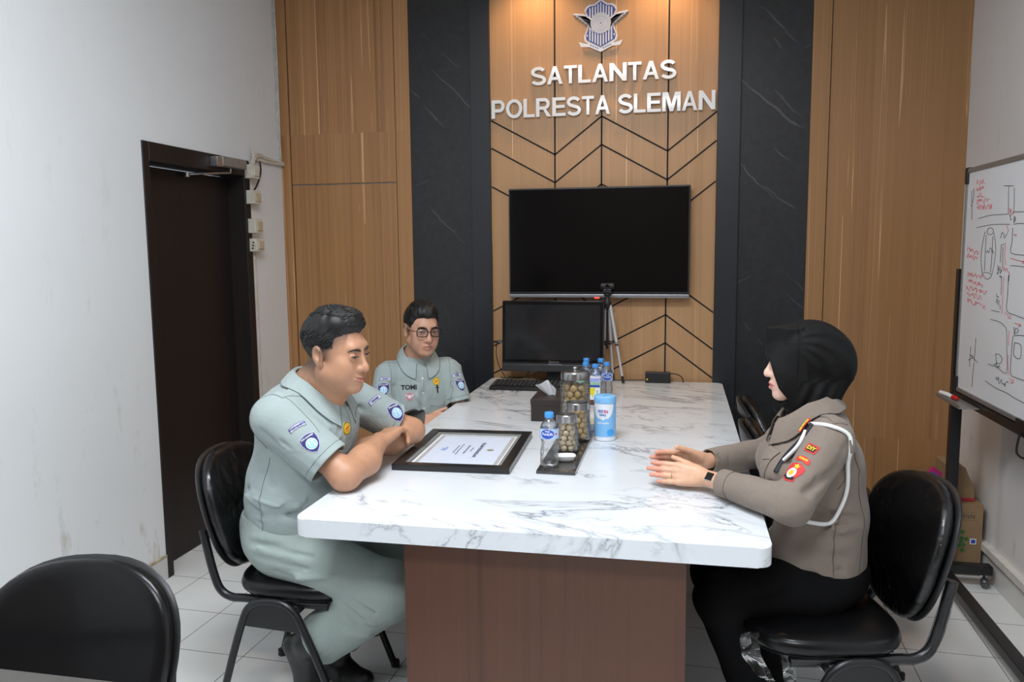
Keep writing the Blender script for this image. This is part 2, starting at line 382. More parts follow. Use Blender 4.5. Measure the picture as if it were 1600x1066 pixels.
struct('wall_front', bx(XL - 0.2, XR, YF - 0.1, YF, 0, CEIL), plain('brown_rear_wall', (0.10, 0.065, 0.045), 0.6))
def panel(name, x0, x1, y, mat, z0=0, z1=CEIL, bev=0.001):
    return struct(name, bx(x0, x1, y, YB + 0.02, z0, z1, bev=bev, seg=1), mat)
def tr(i): return 'trim_%d' % i
# left oak panels
panel(tr(1), XL, -2.262, YB - 0.004, M_wood); panel(tr(2), -2.255, -1.605, YB, M_wood, 0.0, 1.896); panel(tr(3), -2.255, -1.605, YB, M_wood, 1.904, CEIL)
panel(tr(4), -1.600, -1.514, YB - 0.006, M_wood)
panel(tr(5), -1.514, -1.152, YB - 0.002, M_slate); panel(tr(6), -1.152, -1.042, YB - 0.03, M_col)
panel(tr(7), -1.042, 0.186, YB, M_woodc); panel(tr(8), 0.186, 0.302, YB - 0.03, M_col); panel(tr(9), 0.302, 0.652, YB - 0.002, M_slate)
panel(tr(10), 0.652, 0.742, YB - 0.006, M_woodr); panel(tr(11), 0.747, XR, YB, M_woodr, 0.13)
panel(tr(12), 0.747, XR, YB, M_woodr, 0.0, 0.125)
# herringbone grooves of the centre panel
bm = bmesh.new(); g = 0.0042
def groove(xa, za, xb, zb):
    d = Vector((xb - xa, 0, zb - za)); L = d.length; n = Vector((-d.z, 0, d.x)).normalized() * g
    a = Vector((xa, 0, za)); b = Vector((xb, 0, zb))
    prism(bm, [((a + n).x, (a + n).z), ((b + n).x, (b + n).z), ((b - n).x, (b - n).z), ((a - n).x, (a - n).z)], YB - 0.0012, YB + 0.001, 'Y')
V = (-1.04, -0.681, -0.424, -0.070, 0.184)
for x in V[1:4]: groove(x, 0.80, x, CEIL)
for za, zv in ((2.225, 2.028), (2.074, 1.876), (1.862, 1.665)):
    groove(V[0], za, V[1], zv); groove(V[1], zv, V[2], za); groove(V[2], za, V[3], zv); groove(V[3], zv, V[4], za)
for za, zv in ((1.346, 1.160), (1.146, 0.958), (0.990, 0.800)):
    groove(V[0], zv, V[1], za); groove(V[1], za, V[2], zv); groove(V[2], zv, V[3], za); groove(V[3], za, V[4], zv)
struct('trim_13', bm, M_groove)
# skirtings
M_skt = plain('skirting_tile', (0.60, 0.60, 0.58), 0.3, var=0.06, vscale=8); M_duct = plain('old_pvc_duct', (0.62, 0.58, 0.49), 0.45, var=0.12, vscale=14)
bm = bmesh.new(); box(bm, XL - 0.001, XL + 0.008, YF, D0 - 0.004, 0, 0.105); box(bm, XL - 0.001, XL + 0.008, D1 + 0.004, YB - 0.004, 0, 0.105)
struct('baseboard_left', bm, M_skt)
bm = bmesh.new(); box(bm, XL, XL + 0.010, YF, D0 - 0.004, 0.105, 0.118, 0.002)
struct('trim_14', bm, plain('stained_grout', (0.42, 0.35, 0.24), 0.8, var=0.35, vscale=18))
struct('baseboard_right', bx(XR - 0.010, XR + 0.001, YF, YB - 0.004, 0, 0.125), M_skt)
struct('trim_15', bx(XR - 0.030, XR + 0.001, YF, YB - 0.004, 0.125, 0.160, 0.003), plain('cable_trunking', (0.66, 0.64, 0.60), 0.4))
# corner conduit + wooden batten beside the oak panel
# door with frame
dr = bpy.data.objects.new('door_1', None); C.objects.link(dr); dr.location = (XL - 0.1, (D0 + D1) / 2, 0); dr['kind'] = 'structure'
def dpart(name, bm, mat): return wchild(obj(name, bm, mat), dr)
bm = bmesh.new(); box(bm, XL - 0.13, XL - 0.115 + 0.02, D0 + 0.045, D1 - 0.06, 0.008, DZ - 0.095, 0.002, 1)
dpart('door_leaf', bm, M_door)
bm = bmesh.new()
box(bm, XL - 0.14, XL + 0.006, D0, D0 + 0.045, 0, DZ, 0.002, 1); box(bm, XL - 0.14, XL + 0.006, D1 - 0.06, D1, 0, DZ, 0.002, 1); box(bm, XL - 0.14, XL + 0.006, D0 + 0.045, D1 - 0.06, DZ - 0.085, DZ, 0.002, 1)
dpart('door_frame', bm, M_door)
M_alu = plain('brushed_aluminium', (0.55, 0.55, 0.56), 0.32, 1.0, var=0.1, vscale=60)
M_alud = plain('dull_grey_paint', (0.30, 0.28, 0.26), 0.4, 0.4)
M_black = plain('black_plastic', (0.012, 0.012, 0.013), 0.42, bmp=0.05); M_steel = plain('black_powder_coated_steel', (0.012, 0.0125, 0.014), 0.33, 0.2, bmp=0.03)
t = thing('door_closer', 'grey hydraulic door closer on the dark door frame', 'door closer', (XL + 0.03, 3.87, 1.95))
b1 = bmesh.new(); box(b1, XL + 0.006, XL + 0.055, 3.76, 3.99, 1.945, 1.995, 0.008); wchild(obj('closer_body', b1, M_alud), t)
wchild(obj('end_cap', bx(XL + 0.006, XL + 0.05, 3.715, 3.765, 1.94, 1.99, 0.004), M_alu), t)
wchild(obj('arm', tb([(XL + 0.03, 3.86, 1.94), (XL + 0.03, 3.86, 1.92), (XL - 0.02, 3.70, 1.905), (XL - 0.07, 3.63, 1.895)], 0.006), M_alu), t)
bm = bmesh.new(); lathe(bm, [(0.0, -0.01), (0.016, -0.01), (0.016, 0.01), (0, 0.012)], 16, Matrix.Translation((XL - 0.072, 3.63, 1.893))); wchild(obj('arm_joint', bm, M_alu), t)
# switches and wiring at the door
M_sw = plain('ivory_switch_plastic', (0.66, 0.62, 0.52), 0.4); M_swd = plain('yellowed_rocker', (0.55, 0.45, 0.30), 0.4)
sws = [(1.945, 0.074, 'topmost ivory switch box beside the dark door, under the cable bundle'), (1.808, 0.074, 'second ivory switch box from the top beside the door'),
       (1.652, 0.078, 'third ivory switch box down beside the door, with a bare wire above'), (1.548, 0.072, 'lowest ivory switch box beside the door, with dark marks on its side')]
for i, (z, h, lb) in enumerate(sws):
    y = 4.085 + 0.006 * i
    t = thing('light_switch', lb, 'switch', (XL, y, z), group='switch boxes beside the door')
    wchild(obj('back_box', bx(XL + 0.001, XL + 0.050, y - 0.040, y + 0.040, z - h / 2, z + h / 2, 0.004), M_sw), t)
    wchild(obj('rocker', bx(XL + 0.050, XL + 0.058, y - 0.026, y + 0.026, z - h / 2 + 0.014, z + h / 2 - 0.014, 0.002), M_swd if i > 0 else M_sw), t)
    if i == 3:
        b1 = bmesh.new()
        for q in range(3): box(b1, XL + 0.018 + 0.003 * q, XL + 0.028 + 0.003 * q, y - 0.0412, y - 0.0398, z - 0.022 + 0.016 * q, z - 0.014 + 0.016 * q)
        wchild(obj('ink_mark', b1, M_black), t)
bm = bmesh.new(); box(bm, XL + 0.001, XL + 0.022, 4.13, YB - 0.006, 2.012, 2.034, 0.002)
tag(obj('pipe_strip', bx(XL + 0.001, XL + 0.010, 4.108, 4.120, 0.14, 1.50, 0.002), M_duct), 'thin white conduit strip running down the wall below the switch boxes', 'conduit')
tag(obj('cable_duct', bm, M_duct), 'yellowed plastic cable duct running from the door head to the oak panel', 'cable duct')
bm = bmesh.new()
for k, (dy, dz) in enumerate(((0, 0), (0.012, 0.006), (0.02, -0.006))):
    tube(bm, [(XL + 0.03, 4.075 + dy, 1.985), (XL + 0.035, 4.10 + dy, 2.03 + dz), (XL + 0.03, 4.16 + dy, 2.045 + dz), (XL + 0.025, 4.25, 2.035 + dz), (XL + 0.024, 4.40, 2.03)], 0.004, smooth=5)
tube(bm, [(XL + 0.03, 4.10, 2.03), (XL + 0.04, 4.08, 2.08), (XL + 0.04, 4.07, 2.10)], 0.005, smooth=3)
tag(obj('cable_bundle', bm, M_duct), 'old beige cables twisted above the topmost switch by the door', 'cable')
bm = bmesh.new(); tube(bm, [(XL + 0.03, 4.17, 2.01), (XL + 0.035, 4.165, 1.95), (XL + 0.03, 4.13, 1.88), (XL + 0.03, 4.09, 1.845)], 0.005, smooth=5)
tag(obj('black_cable', bm, M_black), 'short black cable curving between the two upper switch boxes', 'cable')
bm = bmesh.new(); tube(bm, [(XL + 0.004, 4.455, CEIL), (XL + 0.008, 4.455, 2.6), (XL + 0.004, 4.46, 2.05)], 0.006); tube(bm, [(XL + 0.004, 4.43, CEIL), (XL + 0.008, 4.435, 2.5), (XL + 0.004, 4.44, 2.05)], 0.004)
tag(obj('cable_conduit', bm, plain('painted_conduit', (0.58, 0.56, 0.52), 0.5, var=0.2)), 'white painted conduit rising up the corner beside the oak panel', 'conduit')

# ---------------------------------------------------------------- ceiling lamps (outside the frame, they light the room)
M_lamp = bpy.data.materials.new('lamp_diffuser'); M_lamp.use_nodes = True
_b = M_lamp.node_tree.nodes['Principled BSDF']; _b.inputs['Emission Color'].default_value = (0.92, 0.96, 1, 1); _b.inputs['Emission Strength'].default_value = 4
M_wpl = plain('white_plastic', (0.75, 0.76, 0.77), 0.35)
for y, w in ((1.55, 'nearer the emblem wall'), (-0.35, 'over the near end of the room')):
    t = thing('ceiling_light', 'rectangular white ceiling light panel ' + w, 'ceiling light', (-0.55, y, CEIL), group=None)
    bm = bmesh.new(); box(bm, -0.65, 0.65, -0.35, 0.35, -0.04, 0, 0.004); obj('lamp_frame', bm, M_wpl, t)
    obj('diffuser', bx(-0.6, 0.6, -0.3, 0.3, -0.046, -0.0405), M_lamp, t)
for dx, w in ((-0.78, 'left'), (-0.10, 'right')):
    t = thing('downlight', 'small round warm downlight above the %s of the emblem' % w, 'downlight', (dx, 4.30, CEIL))
    bm = bmesh.new(); lathe(bm, [(0.03, -0.03), (0.05, -0.03), (0.052, 0.0), (0.03, 0.0), (0.03, -0.03)], 24, cap=False); obj('lamp_ring', bm, M_wpl, t)

# ---------------------------------------------------------------- lettering and emblem
M_let = plain('white_acrylic_letters', (0.80, 0.82, 0.84), 0.25, var=0.02, coat=0.3)
def glyph(c):
    # heavy sans capitals in a unit box, as strokes (polylines of centre lines) and polygons
    w = 0.175; h = w / 2
    def arc(cx, cy, rx, ry, a0, a1, n=14): return [(cx + rx * math.cos(math.radians(a0 + (a1 - a0) * k / n)), cy + ry * math.sin(math.radians(a0 + (a1 - a0) * k / n))) for k in range(n + 1)]
    R = lambda x0, y0, x1, y1: [(x0, y0), (x1, y0), (x1, y1), (x0, y1)]
    if c == 'A': return [], [[(0.0, 0), (0.36, 1), (0.56, 1), (0.92, 0), (0.72, 0), (0.635, 0.24), (0.285, 0.24), (0.20, 0)]], [[(0.345, 0.40), (0.575, 0.40), (0.46, 0.74)]]
    if c == 'T': return [], [[(0.29, 0), (0.47, 0), (0.47, 0.84), (0.76, 0.84), (0.76, 1), (0, 1), (0, 0.84), (0.29, 0.84)]], []
    if c == 'L': return [], [[(0, 0), (0.64, 0), (0.64, 0.16), (0.19, 0.16), (0.19, 1), (0, 1)]], []
    if c == 'N': return [], [[(0, 0), (0.18, 0), (0.18, 0.66), (0.60, 0), (0.78, 0), (0.78, 1), (0.60, 1), (0.60, 0.34), (0.18, 1), (0, 1)]], []
    if c == 'E': return [], [[(0, 0), (0.70, 0), (0.70, 0.16), (0.19, 0.16), (0.19, 0.43), (0.65, 0.43), (0.65, 0.59), (0.19, 0.59), (0.19, 0.84), (0.68, 0.84), (0.68, 1), (0, 1)]], []
    if c == 'M': return [], [[(0, 0), (0.17, 0), (0.17, 0.74), (0.36, 0), (0.54, 0), (0.73, 0.74), (0.73, 0), (0.90, 0), (0.90, 1), (0.62, 1), (0.45, 0.36), (0.28, 1), (0, 1)]], []
    if c == 'O': return [(arc(0.46, 0.5, 0.46 - h, 0.515 - h, 0, 360, 36), True)], [], []
    if c == 'S': return [(arc(0.37, 0.725, 0.285, 0.205, 20, 250, 16) + arc(0.38, 0.275, 0.30, 0.205, 80, -160, 18), False)], [], []
    if c == 'P': return [([(0.10, 0.425), (0.44, 0.425)] + arc(0.44, 0.67, 0.215, 0.245, -90, 90, 14) + [(0.10, 0.915)], False)], [R(0, 0, 0.19, 1)], []
    if c == 'R': return [([(0.10, 0.465), (0.46, 0.465)] + arc(0.46, 0.69, 0.215, 0.225, -90, 90, 14) + [(0.10, 0.915)], False)], [R(0, 0, 0.19, 1), [(0.35, 0.46), (0.52, 0.46), (0.84, 0), (0.61, 0)]], []
def letter_mesh(c, x, z, w, h, d):
    bm = bmesh.new(); st, po, holes = glyph(c); gw = 0.175 / 2
    gx = {'A': .92, 'T': .76, 'L': .64, 'N': .78, 'E': .70, 'M': .90, 'O': .92, 'S': .75, 'P': .76, 'R': .84}[c]
    f = lambda p: (x + p[0] / gx * w, z + p[1] * h)
    if c == 'A':
        po = [[(0, 0), (0.20, 0), (0.46, 0.74), (0.36, 1)], [(0.46, 0.74), (0.36, 1), (0.56, 1)], [(0.46, 0.74), (0.72, 0), (0.92, 0), (0.56, 1)], [(0.285, 0.24), (0.635, 0.24), (0.575, 0.40), (0.345, 0.40)]]
    for p in po: prism(bm, [f(q) for q in p], YB - d, YB - 0.004, 'Y')
    for P, cl in st:
        n = len(P); L = []; Rr = []
        for i, p in enumerate(P):
            a = P[(i - 1) % n] if i > 0 else (P[-2] if cl else p); b_ = P[i + 1] if i < n - 1 else (P[1] if cl else p)
            t_ = Vector((b_[0] - a[0], b_[1] - a[1])).normalized(); nn = Vector((-t_.y, t_.x)) * gw
            L.append((p[0] + nn.x, p[1] + nn.y)); Rr.append((p[0] - nn.x, p[1] - nn.y))
        for i in range(n - 1): 
            va = [bm.verts.new((f(q)[0], y_, f(q)[1])) for y_ in (YB - d + 0.0008, YB - 0.004) for q in (L[i], L[i + 1], Rr[i + 1], Rr[i])]
            for q in ((0, 1, 2, 3), (4, 5, 6, 7), (0, 1, 5, 4), (2, 3, 7, 6)) + (((3, 0, 4, 7),) if i == 0 and not cl else ()) + (((1, 2, 6, 5),) if i == n - 2 and not cl else ()): bm.faces.new([va[k] for k in q])
    bmesh.ops.remove_doubles(bm, verts=bm.verts, dist=1e-5)
    return bm
ADV = {'S': .82, 'A': .86, 'T': .72, 'L': .70, 'N': .92, 'P': .82, 'O': .98, 'R': .90, 'E': .80, 'M': 1.02, ' ': .38}
def sign(txt, x0, x1, z, h, label):
    t = thing('wall_lettering', label, 'sign', ((x0 + x1) / 2, YB, z))
    adv = [ADV[c] for c in txt]; tot = sum(adv) - 0.08; x = x0; sc = (x1 - x0) / tot
    for c, a in zip(txt, adv):
        if c != ' ': wchild(obj('letter', letter_mesh(c, x, z, (a - 0.07) * sc, h, 0.024), M_let, smooth=False), t)
        x += a * sc
sign('SATLANTAS', -0.808, -0.032, 2.402, 0.094, 'upper line of raised white wall letters reading SATLANTAS')
sign('POLRESTA SLEMAN', -1.032, 0.172, 2.232, 0.099, 'lower line of raised white wall letters reading POLRESTA SLEMAN')
M_emw = plain('emblem_silver', (0.66, 0.68, 0.76), 0.3, var=0.05); M_emb = plain('emblem_blue', (0.045, 0.06, 0.26), 0.35); M_emg = plain('emblem_grey', (0.30, 0.31, 0.40), 0.35)
t = thing('wall_emblem', 'silver and blue winged shield emblem above the white letters', 'emblem', (-0.43, YB, 2.7))
ex, ez = -0.430, 2.705
sh = [(-0.088, 0.075), (-0.078, 0.092), (-0.062, 0.102), (-0.035, 0.104), (0, 0.128), (0.035, 0.104), (0.062, 0.102), (0.078, 0.092), (0.088, 0.075), (0.074, 0.045), (0.068, 0.0), (0.078, -0.035), (0.090, -0.062), (0.084, -0.088), (0.045, -0.108), (0, -0.132), (-0.045, -0.108), (-0.084, -0.088), (-0.090, -0.062), (-0.078, -0.035), (-0.068, 0.0), (-0.074, 0.045)]
def em(name, polys, y0, y1, mat):
    bm = bmesh.new()
    for p in polys: prism(bm, [(ex + a, ez + b) for a, b in p], YB - y1, YB - y0, 'Y')
    return wchild(obj(name, bm, mat, smooth=False), t)
em('shield_rim', [sh], 0.0, 0.010, M_emw); em('shield_field', [[(a * 0.90, b * 0.92) for a, b in sh]], 0.010, 0.0115, M_emb)
def inside(x, z):
    c = False; P = [(a * 0.86, b * 0.89) for a, b in sh]; j = len(P) - 1
    for i in range(len(P)):
        if (P[i][1] > z) != (P[j][1] > z) and x < (P[j][0] - P[i][0]) * (z - P[i][1]) / (P[j][1] - P[i][1]) + P[i][0]: c = not c
        j = i
    return c
st = []
for k in range(-5, 6):
    x = k * 0.0145; zs = [q * 0.002 for q in range(-64, 64) if inside(x - 0.003, q * 0.002) and inside(x + 0.003, q * 0.002)]
    if zs: st.append([(x - 0.0032, min(zs)), (x + 0.0032, min(zs)), (x + 0.0032, max(zs)), (x - 0.0032, max(zs))])
em('shield_stripe', st, 0.0115, 0.0125, M_emw)
def disc(r0, r1, y0, y1, mat, name):
    bm = bmesh.new(); lathe(bm, [(r0, 0), (r1, 0), (r1, y1 - y0), (r0, y1 - y0)] + ([(r0, 0)] if r0 > 0 else []), 40, Matrix.Translation((ex, YB - y0, ez + 0.004)) @ Matrix.Rotation(PI / 2, 4, 'X'), cap=r0 <= 0)
    wchild(obj(name, bm, mat), t)
disc(0.0, 0.055, 0.012, 0.0150, M_emw, 'medallion')
for a, b_ in ((0.051, 0.0528), (0.043, 0.0448), (0.034, 0.0365), (0.024, 0.026), (0.014, 0.0165), (0.0, 0.006)): disc(a, b_, 0.0150, 0.0160, M_emg, 'medallion_ring')
for s in (-1, 1):
    fe = []; fl = []
    for k in range(5):
        L = 0.152 - k * 0.016; zt = 0.054 - k * 0.0125
        fe.append([(s * 0.045, zt - 0.045), (s * (L - 0.025), zt - 0.006), (s * L, zt + 0.004), (s * (L - 0.012), zt + 0.008), (s * (L * 0.6), zt + 0.002), (s * 0.045, zt - 0.025)])
        fl.append([(s * 0.06, zt - 0.0395), (s * (L - 0.02), zt - 0.0075), (s * (L - 0.02), zt - 0.0062), (s * 0.06, zt - 0.0380)])
    em('wing', fe, 0.003, 0.0135, M_emw); em('feather_line', fl, 0.0135, 0.0142, M_emg)
rb = [(-0.118, -0.088), (-0.105, -0.115), (-0.06, -0.118), (0, -0.146), (0.06, -0.118), (0.105, -0.115), (0.118, -0.088), (0.085, -0.098), (0.05, -0.100), (0, -0.124), (-0.05, -0.100), (-0.085, -0.098)]
em('ribbon', [rb], 0.012, 0.016, M_emw)
em('ribbon_inscription', [[(s * (0.012 + k * 0.012), -0.130 + k * 0.0052), (s * (0.019 + k * 0.012), -0.127 + k * 0.0052), (s * (0.019 + k * 0.012), -0.121 + k * 0.0052), (s * (0.012 + k * 0.012), -0.124 + k * 0.0052)] for s in (-1, 1) for k in range(4)], 0.016, 0.0168, M_emb)

# ---------------------------------------------------------------- television
M_scr = plain('tv_screen', (0.003, 0.003, 0.0035), 0.12, var=0.02, spec=0.35); M_silver = plain('satin_silver', (0.33, 0.34, 0.37), 0.3, 0.7)
t = thing('television', 'large black flat television hung on the oak wall', 'television', (-0.435, 4.44, 1.54))
TY = 4.405
wchild(obj('housing', bx(-0.930, 0.054, TY, TY + 0.045, 1.262, 1.842, 0.006), M_black), t)
wchild(obj('screen', bx(-0.922, 0.046, TY - 0.0025, TY - 0.0002, 1.275, 1.834, 0.001), M_scr), t)
wchild(obj('bottom_bezel', bx(-0.930, 0.054, TY - 0.008, TY + 0.02, 1.243, 1.262, 0.003), M_silver, label='silver lower bezel'), t)
wchild(obj('wall_bracket', bx(-0.62, -0.24, TY + 0.045, YB - 0.001, 1.40, 1.70, 0.004), M_steel), t)
M_red = bpy.data.materials.new('standby_led'); M_red.use_nodes = True; _b = M_red.node_tree.nodes['Principled BSDF']; _b.inputs['Base Color'].default_value = (0.5, 0.01, 0.01, 1); _b.inputs['Emission Color'].default_value = (1, 0.03, 0.03, 1); _b.inputs['Emission Strength'].default_value = 4
wchild(obj('standby_light', bx(-0.452, -0.425, TY - 0.012, TY - 0.006, 1.240, 1.2455, 0.001), M_red), t)
M_cable = plain('cable_rubber', (0.01, 0.01, 0.01), 0.5)
# wall socket low on the dark stone
t = thing('wall_socket', 'beige double wall socket low on the dark stone panel behind the woman', 'socket', (0.483, YB - 0.002, 0.267))
wchild(obj('face_plate', bx(0.441, 0.525, YB - 0.030, YB - 0.0022, 0.226, 0.308, 0.004), M_sw), t)
bm = bmesh.new()
for px in (0.462, 0.504): lathe(bm, [(0.0, 0), (0.0035, 0), (0.0035, 0.001), (0, 0.001)], 12, Matrix.Translation((px, YB - 0.030, 0.267)) @ Matrix.Rotation(PI / 2, 4, 'X'))
box(bm, 0.4815, 0.4845, YB - 0.0312, YB - 0.0298, 0.25, 0.284)
wchild(obj('socket_hole', bm, M_black), t)

# ---------------------------------------------------------------- meeting table
M_marble = marble('white_marble_laminate', (0.73, 0.765, 0.80), (0.14, 0.16, 0.19), 1.0, 0.85, 0.16)
M_walnut = wood('walnut_laminate', srgb(88, 54, 37), srgb(64, 38, 26), srgb(104, 66, 46), off=1.7, rough=0.4, xs=0.8, la=0.12)
TX0, TX1, TY0, TY1, TZ = -1.040, 0.236, 1.985, 4.445, 0.78
t = thing('meeting_table', 'long meeting table with white marble top on a walnut pedestal', 'table', ((TX0 + TX1) / 2, (TY0 + TY1) / 2, 0))
bm = bmesh.new(); prism(bm, rrect(TX0, TX1, TY0, TY1, 0.035, 8), TZ - 0.052, TZ, 'Z', bev=0.004); wchild(obj('tabletop', bm, M_marble, ang=0.5), t)
wchild(obj('pedestal', bx(-0.745, 0.030, 2.06, 4.30, 0, TZ - 0.0525, 0.002), M_walnut), t)

# ---------------------------------------------------------------- chairs
M_lea = plain('black_vinyl', (0.0045, 0.0045, 0.005), 0.30, var=0.1, bmp=0.04, bscale=400, coat=0.1, spec=0.28)
M_shell = plain('black_chair_shell', (0.012, 0.012, 0.013), 0.38)
M_film = film('clear_wrap', 0.13)
def pad(w, h, th, dome, M, p=2.6, nr=9, nphi=44, back=0.3):
    # upholstered oval pad: w (y) x h (z), thickness th, domed front; local +x is the front
    bm = bmesh.new(); rings = []
    prof = []
    for i in range(nr + 1):                       # front from centre to rim
        a = i / nr; prof.append((a * 0.93, dome * (1 - a ** 2.2) + th / 2))
    prof += [(0.975, th / 2 * 0.72), (1.0, 0.0), (0.985, -th / 2 * 0.6), (0.94, -th / 2)]
    for i in range(1, 6): prof.append((0.94 * (1 - i / 5), -th / 2 - back * th * (i / 5)))
    for r, x in prof:
        if r < 1e-6: rings.append([bm.verts.new((x, 0, 0))]); continue
        rings.append([bm.verts.new((x, q[0], q[1])) for q in ell(w / 2 * r, h / 2 * r, nphi, p=p)])
    for a, b in zip(rings, rings[1:]):
        for i in range(nphi):
            j = (i + 1) % nphi
            if len(a) == 1: bm.faces.new((a[0], b[i], b[j]))
            elif len(b) == 1: bm.faces.new((a[i], b[0], a[j]))
            else: bm.faces.new((a[i], b[i], b[j], a[j]))
    # curve the pad round the sitter's back, narrow it towards the bottom
    for v in bm.verts:
        v.co.y *= 1 + 0.10 * (v.co.z / (h / 2)) if h > 0.3 else 1
        v.co.x += 0.9 * v.co.y ** 2
    bmesh.ops.transform(bm, matrix=M, verts=bm.verts); return bm
def make_chair(label, wrap=True, rz=0, loc=(0, 0, 0), group=None):
    t = thing('visitor_chair', label, 'chair', loc, rz, group)
    tilt = Matrix.Rotation(-0.25, 4, 'Y')
    MB = Matrix.Translation((-0.292, 0, 0.662)) @ tilt
    b = obj('backrest', pad(0.415, 0.405, 0.035, 0.020, MB @ Matrix.Translation((0.012, 0, 0)), p=2.35), M_lea, t, ang=1.0)
    obj('back_shell', pad(0.427, 0.417, 0.018, 0.0, MB @ Matrix.Translation((-0.018, 0, 0)), p=2.35, back=0.9), M_shell, t, ang=1.0)
    MS = Matrix.Translation((0.0, 0, 0.452)) @ Matrix.Rotation(-PI / 2 + 0.05, 4, 'Y')
    bm = bmesh.new(); sp = pad(0.43, 0.42, 0.045, 0.022, Matrix.Identity(4), p=3.2)
    for v in sp.verts: v.co.x -= 0.9 * v.co.y ** 2
    bmesh.ops.transform(sp, matrix=Matrix.Translation((0.0, 0, 0.452)) @ Matrix.Rotation(-PI / 2 + 0.04, 4, 'Y'), verts=sp.verts)
    obj('seat', sp, M_lea, t, ang=1.0)
    s2 = pad(0.40, 0.39, 0.012, 0.0, Matrix.Identity(4), p=3.2, back=0.0)
    for v in s2.verts: v.co.x -= 0.9 * v.co.y ** 2
    bmesh.ops.transform(s2, matrix=Matrix.Translation((0.0, 0, 0.424)) @ Matrix.Rotation(-PI / 2 + 0.04, 4, 'Y'), verts=s2.verts); obj('seat_pan', s2, M_shell, t, ang=1.0)
    for s in (-1, 1):
        y = s * 0.175
        obj('back_tube', tb([(-0.306, y, 0.625), (-0.297, y, 0.58), (-0.277, y, 0.49), (-0.255, y, 0.432), (-0.215, y, 0.408), (-0.15, y, 0.408), (0.12, y, 0.404)], 0.0135, smooth=6, n=12), M_steel, t)
        ya = s * 0.212
        leg = tb([(-0.262, ya + s * 0.01, 0.0), (-0.20, ya + s * 0.004, 0.22), (-0.160, ya, 0.345), (-0.135, ya, 0.395), (-0.09, ya, 0.418), (-0.03, ya, 0.418), (0.015, ya, 0.395), (0.045, ya, 0.345), (0.11, ya + s * 0.004, 0.20), (0.185, ya + s * 0.01, 0.0)], 0.0125, smooth=6, n=12)
        lg = obj('leg_frame', leg, M_steel, t)
        gp = [(-0.160, 0.335), (-0.153, 0.365), (-0.132, 0.398), (-0.09, 0.418), (-0.03, 0.418), (0.012, 0.398), (0.034, 0.37), (0.050, 0.325)]
        g_ = bmesh.new(); prism(g_, gp, ya - 0.003, ya + 0.003, 'Y'); obj('gusset', g_, M_steel, t)
        for fx in (-0.263, 0.186): 
            f_ = bmesh.new(); lathe(f_, [(0.0, 0.0), (0.016, 0.0), (0.016, 0.022), (0.0, 0.022)], 14, Matrix.Translation((fx, ya + s * 0.01, 0))); fo = obj('rubber_foot', f_, M_black); fo.parent = lg
    obj('cross_bar', tb([(-0.12, -0.212, 0.405), (-0.12, 0.212, 0.405)], 0.010), M_steel, t); obj('cross_bar', tb([(0.03, -0.212, 0.395), (0.03, 0.212, 0.395)], 0.010), M_steel, t)
    if wrap:
        def wrapm(src, off, seed, amp):
            me = src.data.copy(); rnd = random.Random(seed)
            for v in me.vertices:
                c = v.co; k = math.sin(c.y * 70 + seed) * math.sin(c.z * 55 + c.x * 40 + seed * 2) + 0.6 * math.sin(c.y * 130 - c.z * 90 + seed)
                v.co = c + v.normal * (off + amp * k)
            me.materials.clear(); return me
        obj('plastic_wrap', wrapm(b, 0.0030, 1.0, 0.0010), M_film, t, label='clear plastic wrap on the backrest', ang=1.0)
        obj('plastic_wrap', wrapm(t.children[2], 0.0030, 2.0, 0.0010), M_film, t, label='clear plastic wrap on the seat', ang=1.0)
    return t
ch1 = make_chair('black padded chair in clear plastic wrap under the man leaning on the table', loc=(-1.185, 2.42, 0), rz=0)
ch2 = dup(ch1, (0.388, 2.355, 0), PI + 0.21, 'black padded chair in clear plastic wrap under the woman in the black headscarf')
ch3 = make_chair('empty black padded chair at the lower left corner, close to the white wall', wrap=False, loc=(-1.184, 1.124, 0), rz=math.radians(-80))
ch4 = dup(ch3, (-1.400, 3.10, 0), PI - 0.1, 'empty black chair between the two men in grey uniforms, only its backrest top showing')
ch5 = dup(ch1, (0.62, 3.60, 0), 0, 'farther of two plastic-wrapped chairs before the dark stone, beyond the right table edge')
ch6 = dup(ch1, (0.595, 3.11, 0), 0, 'nearer of two plastic-wrapped chairs, low behind the forearms of the woman')
chm = dup(ch3, (-1.225, 3.67, 0), math.radians(-60), 'black chair under the seated man with glasses')
# loose shreds of wrap under the woman's seat
bm = bmesh.new()
def sheet_strip(bm, pts, w, wd, n=8):
    P = catmull(pts, n); prev = None
    for i, p in enumerate(P):
        tt = i / (len(P) - 1); ww = Vector(wd) * (w * (0.6 + 0.4 * math.sin(3 * tt + 1)))
        o = Vector((0, 0.006 * math.sin(tt * 17), 0)); a = bm.verts.new(p - ww + o); b = bm.verts.new(p + ww - o); m = bm.verts.new(p + Vector((0.004, 0.008 * math.cos(tt * 13), 0)))
        if prev: bm.faces.new((prev[0], prev[2], m, a)); bm.faces.new((prev[2], prev[1], b, m))
        prev = (a, b, m)
sheet_strip(bm, [(0.205, 2.20, 0.455), (0.21, 2.19, 0.40), (0.245, 2.19, 0.345), (0.27, 2.195, 0.32)], 0.025, (1, 0, 0.3))
sheet_strip(bm, [(0.30, 2.205, 0.44), (0.312, 2.20, 0.36), (0.318, 2.20, 0.27), (0.322, 2.20, 0.24)], 0.018, (1, 0, 0))
sheet_strip(bm, [(0.36, 2.20, 0.445), (0.40, 2.195, 0.40), (0.43, 2.195, 0.392), (0.48, 2.20, 0.43)], 0.03, (0.2, 0, 1))
wr = obj('torn_wrap', bm, film('clear_wrap_loose', 0.30), None, label='torn hanging shreds of clear plastic'); wchild(wr, ch2)
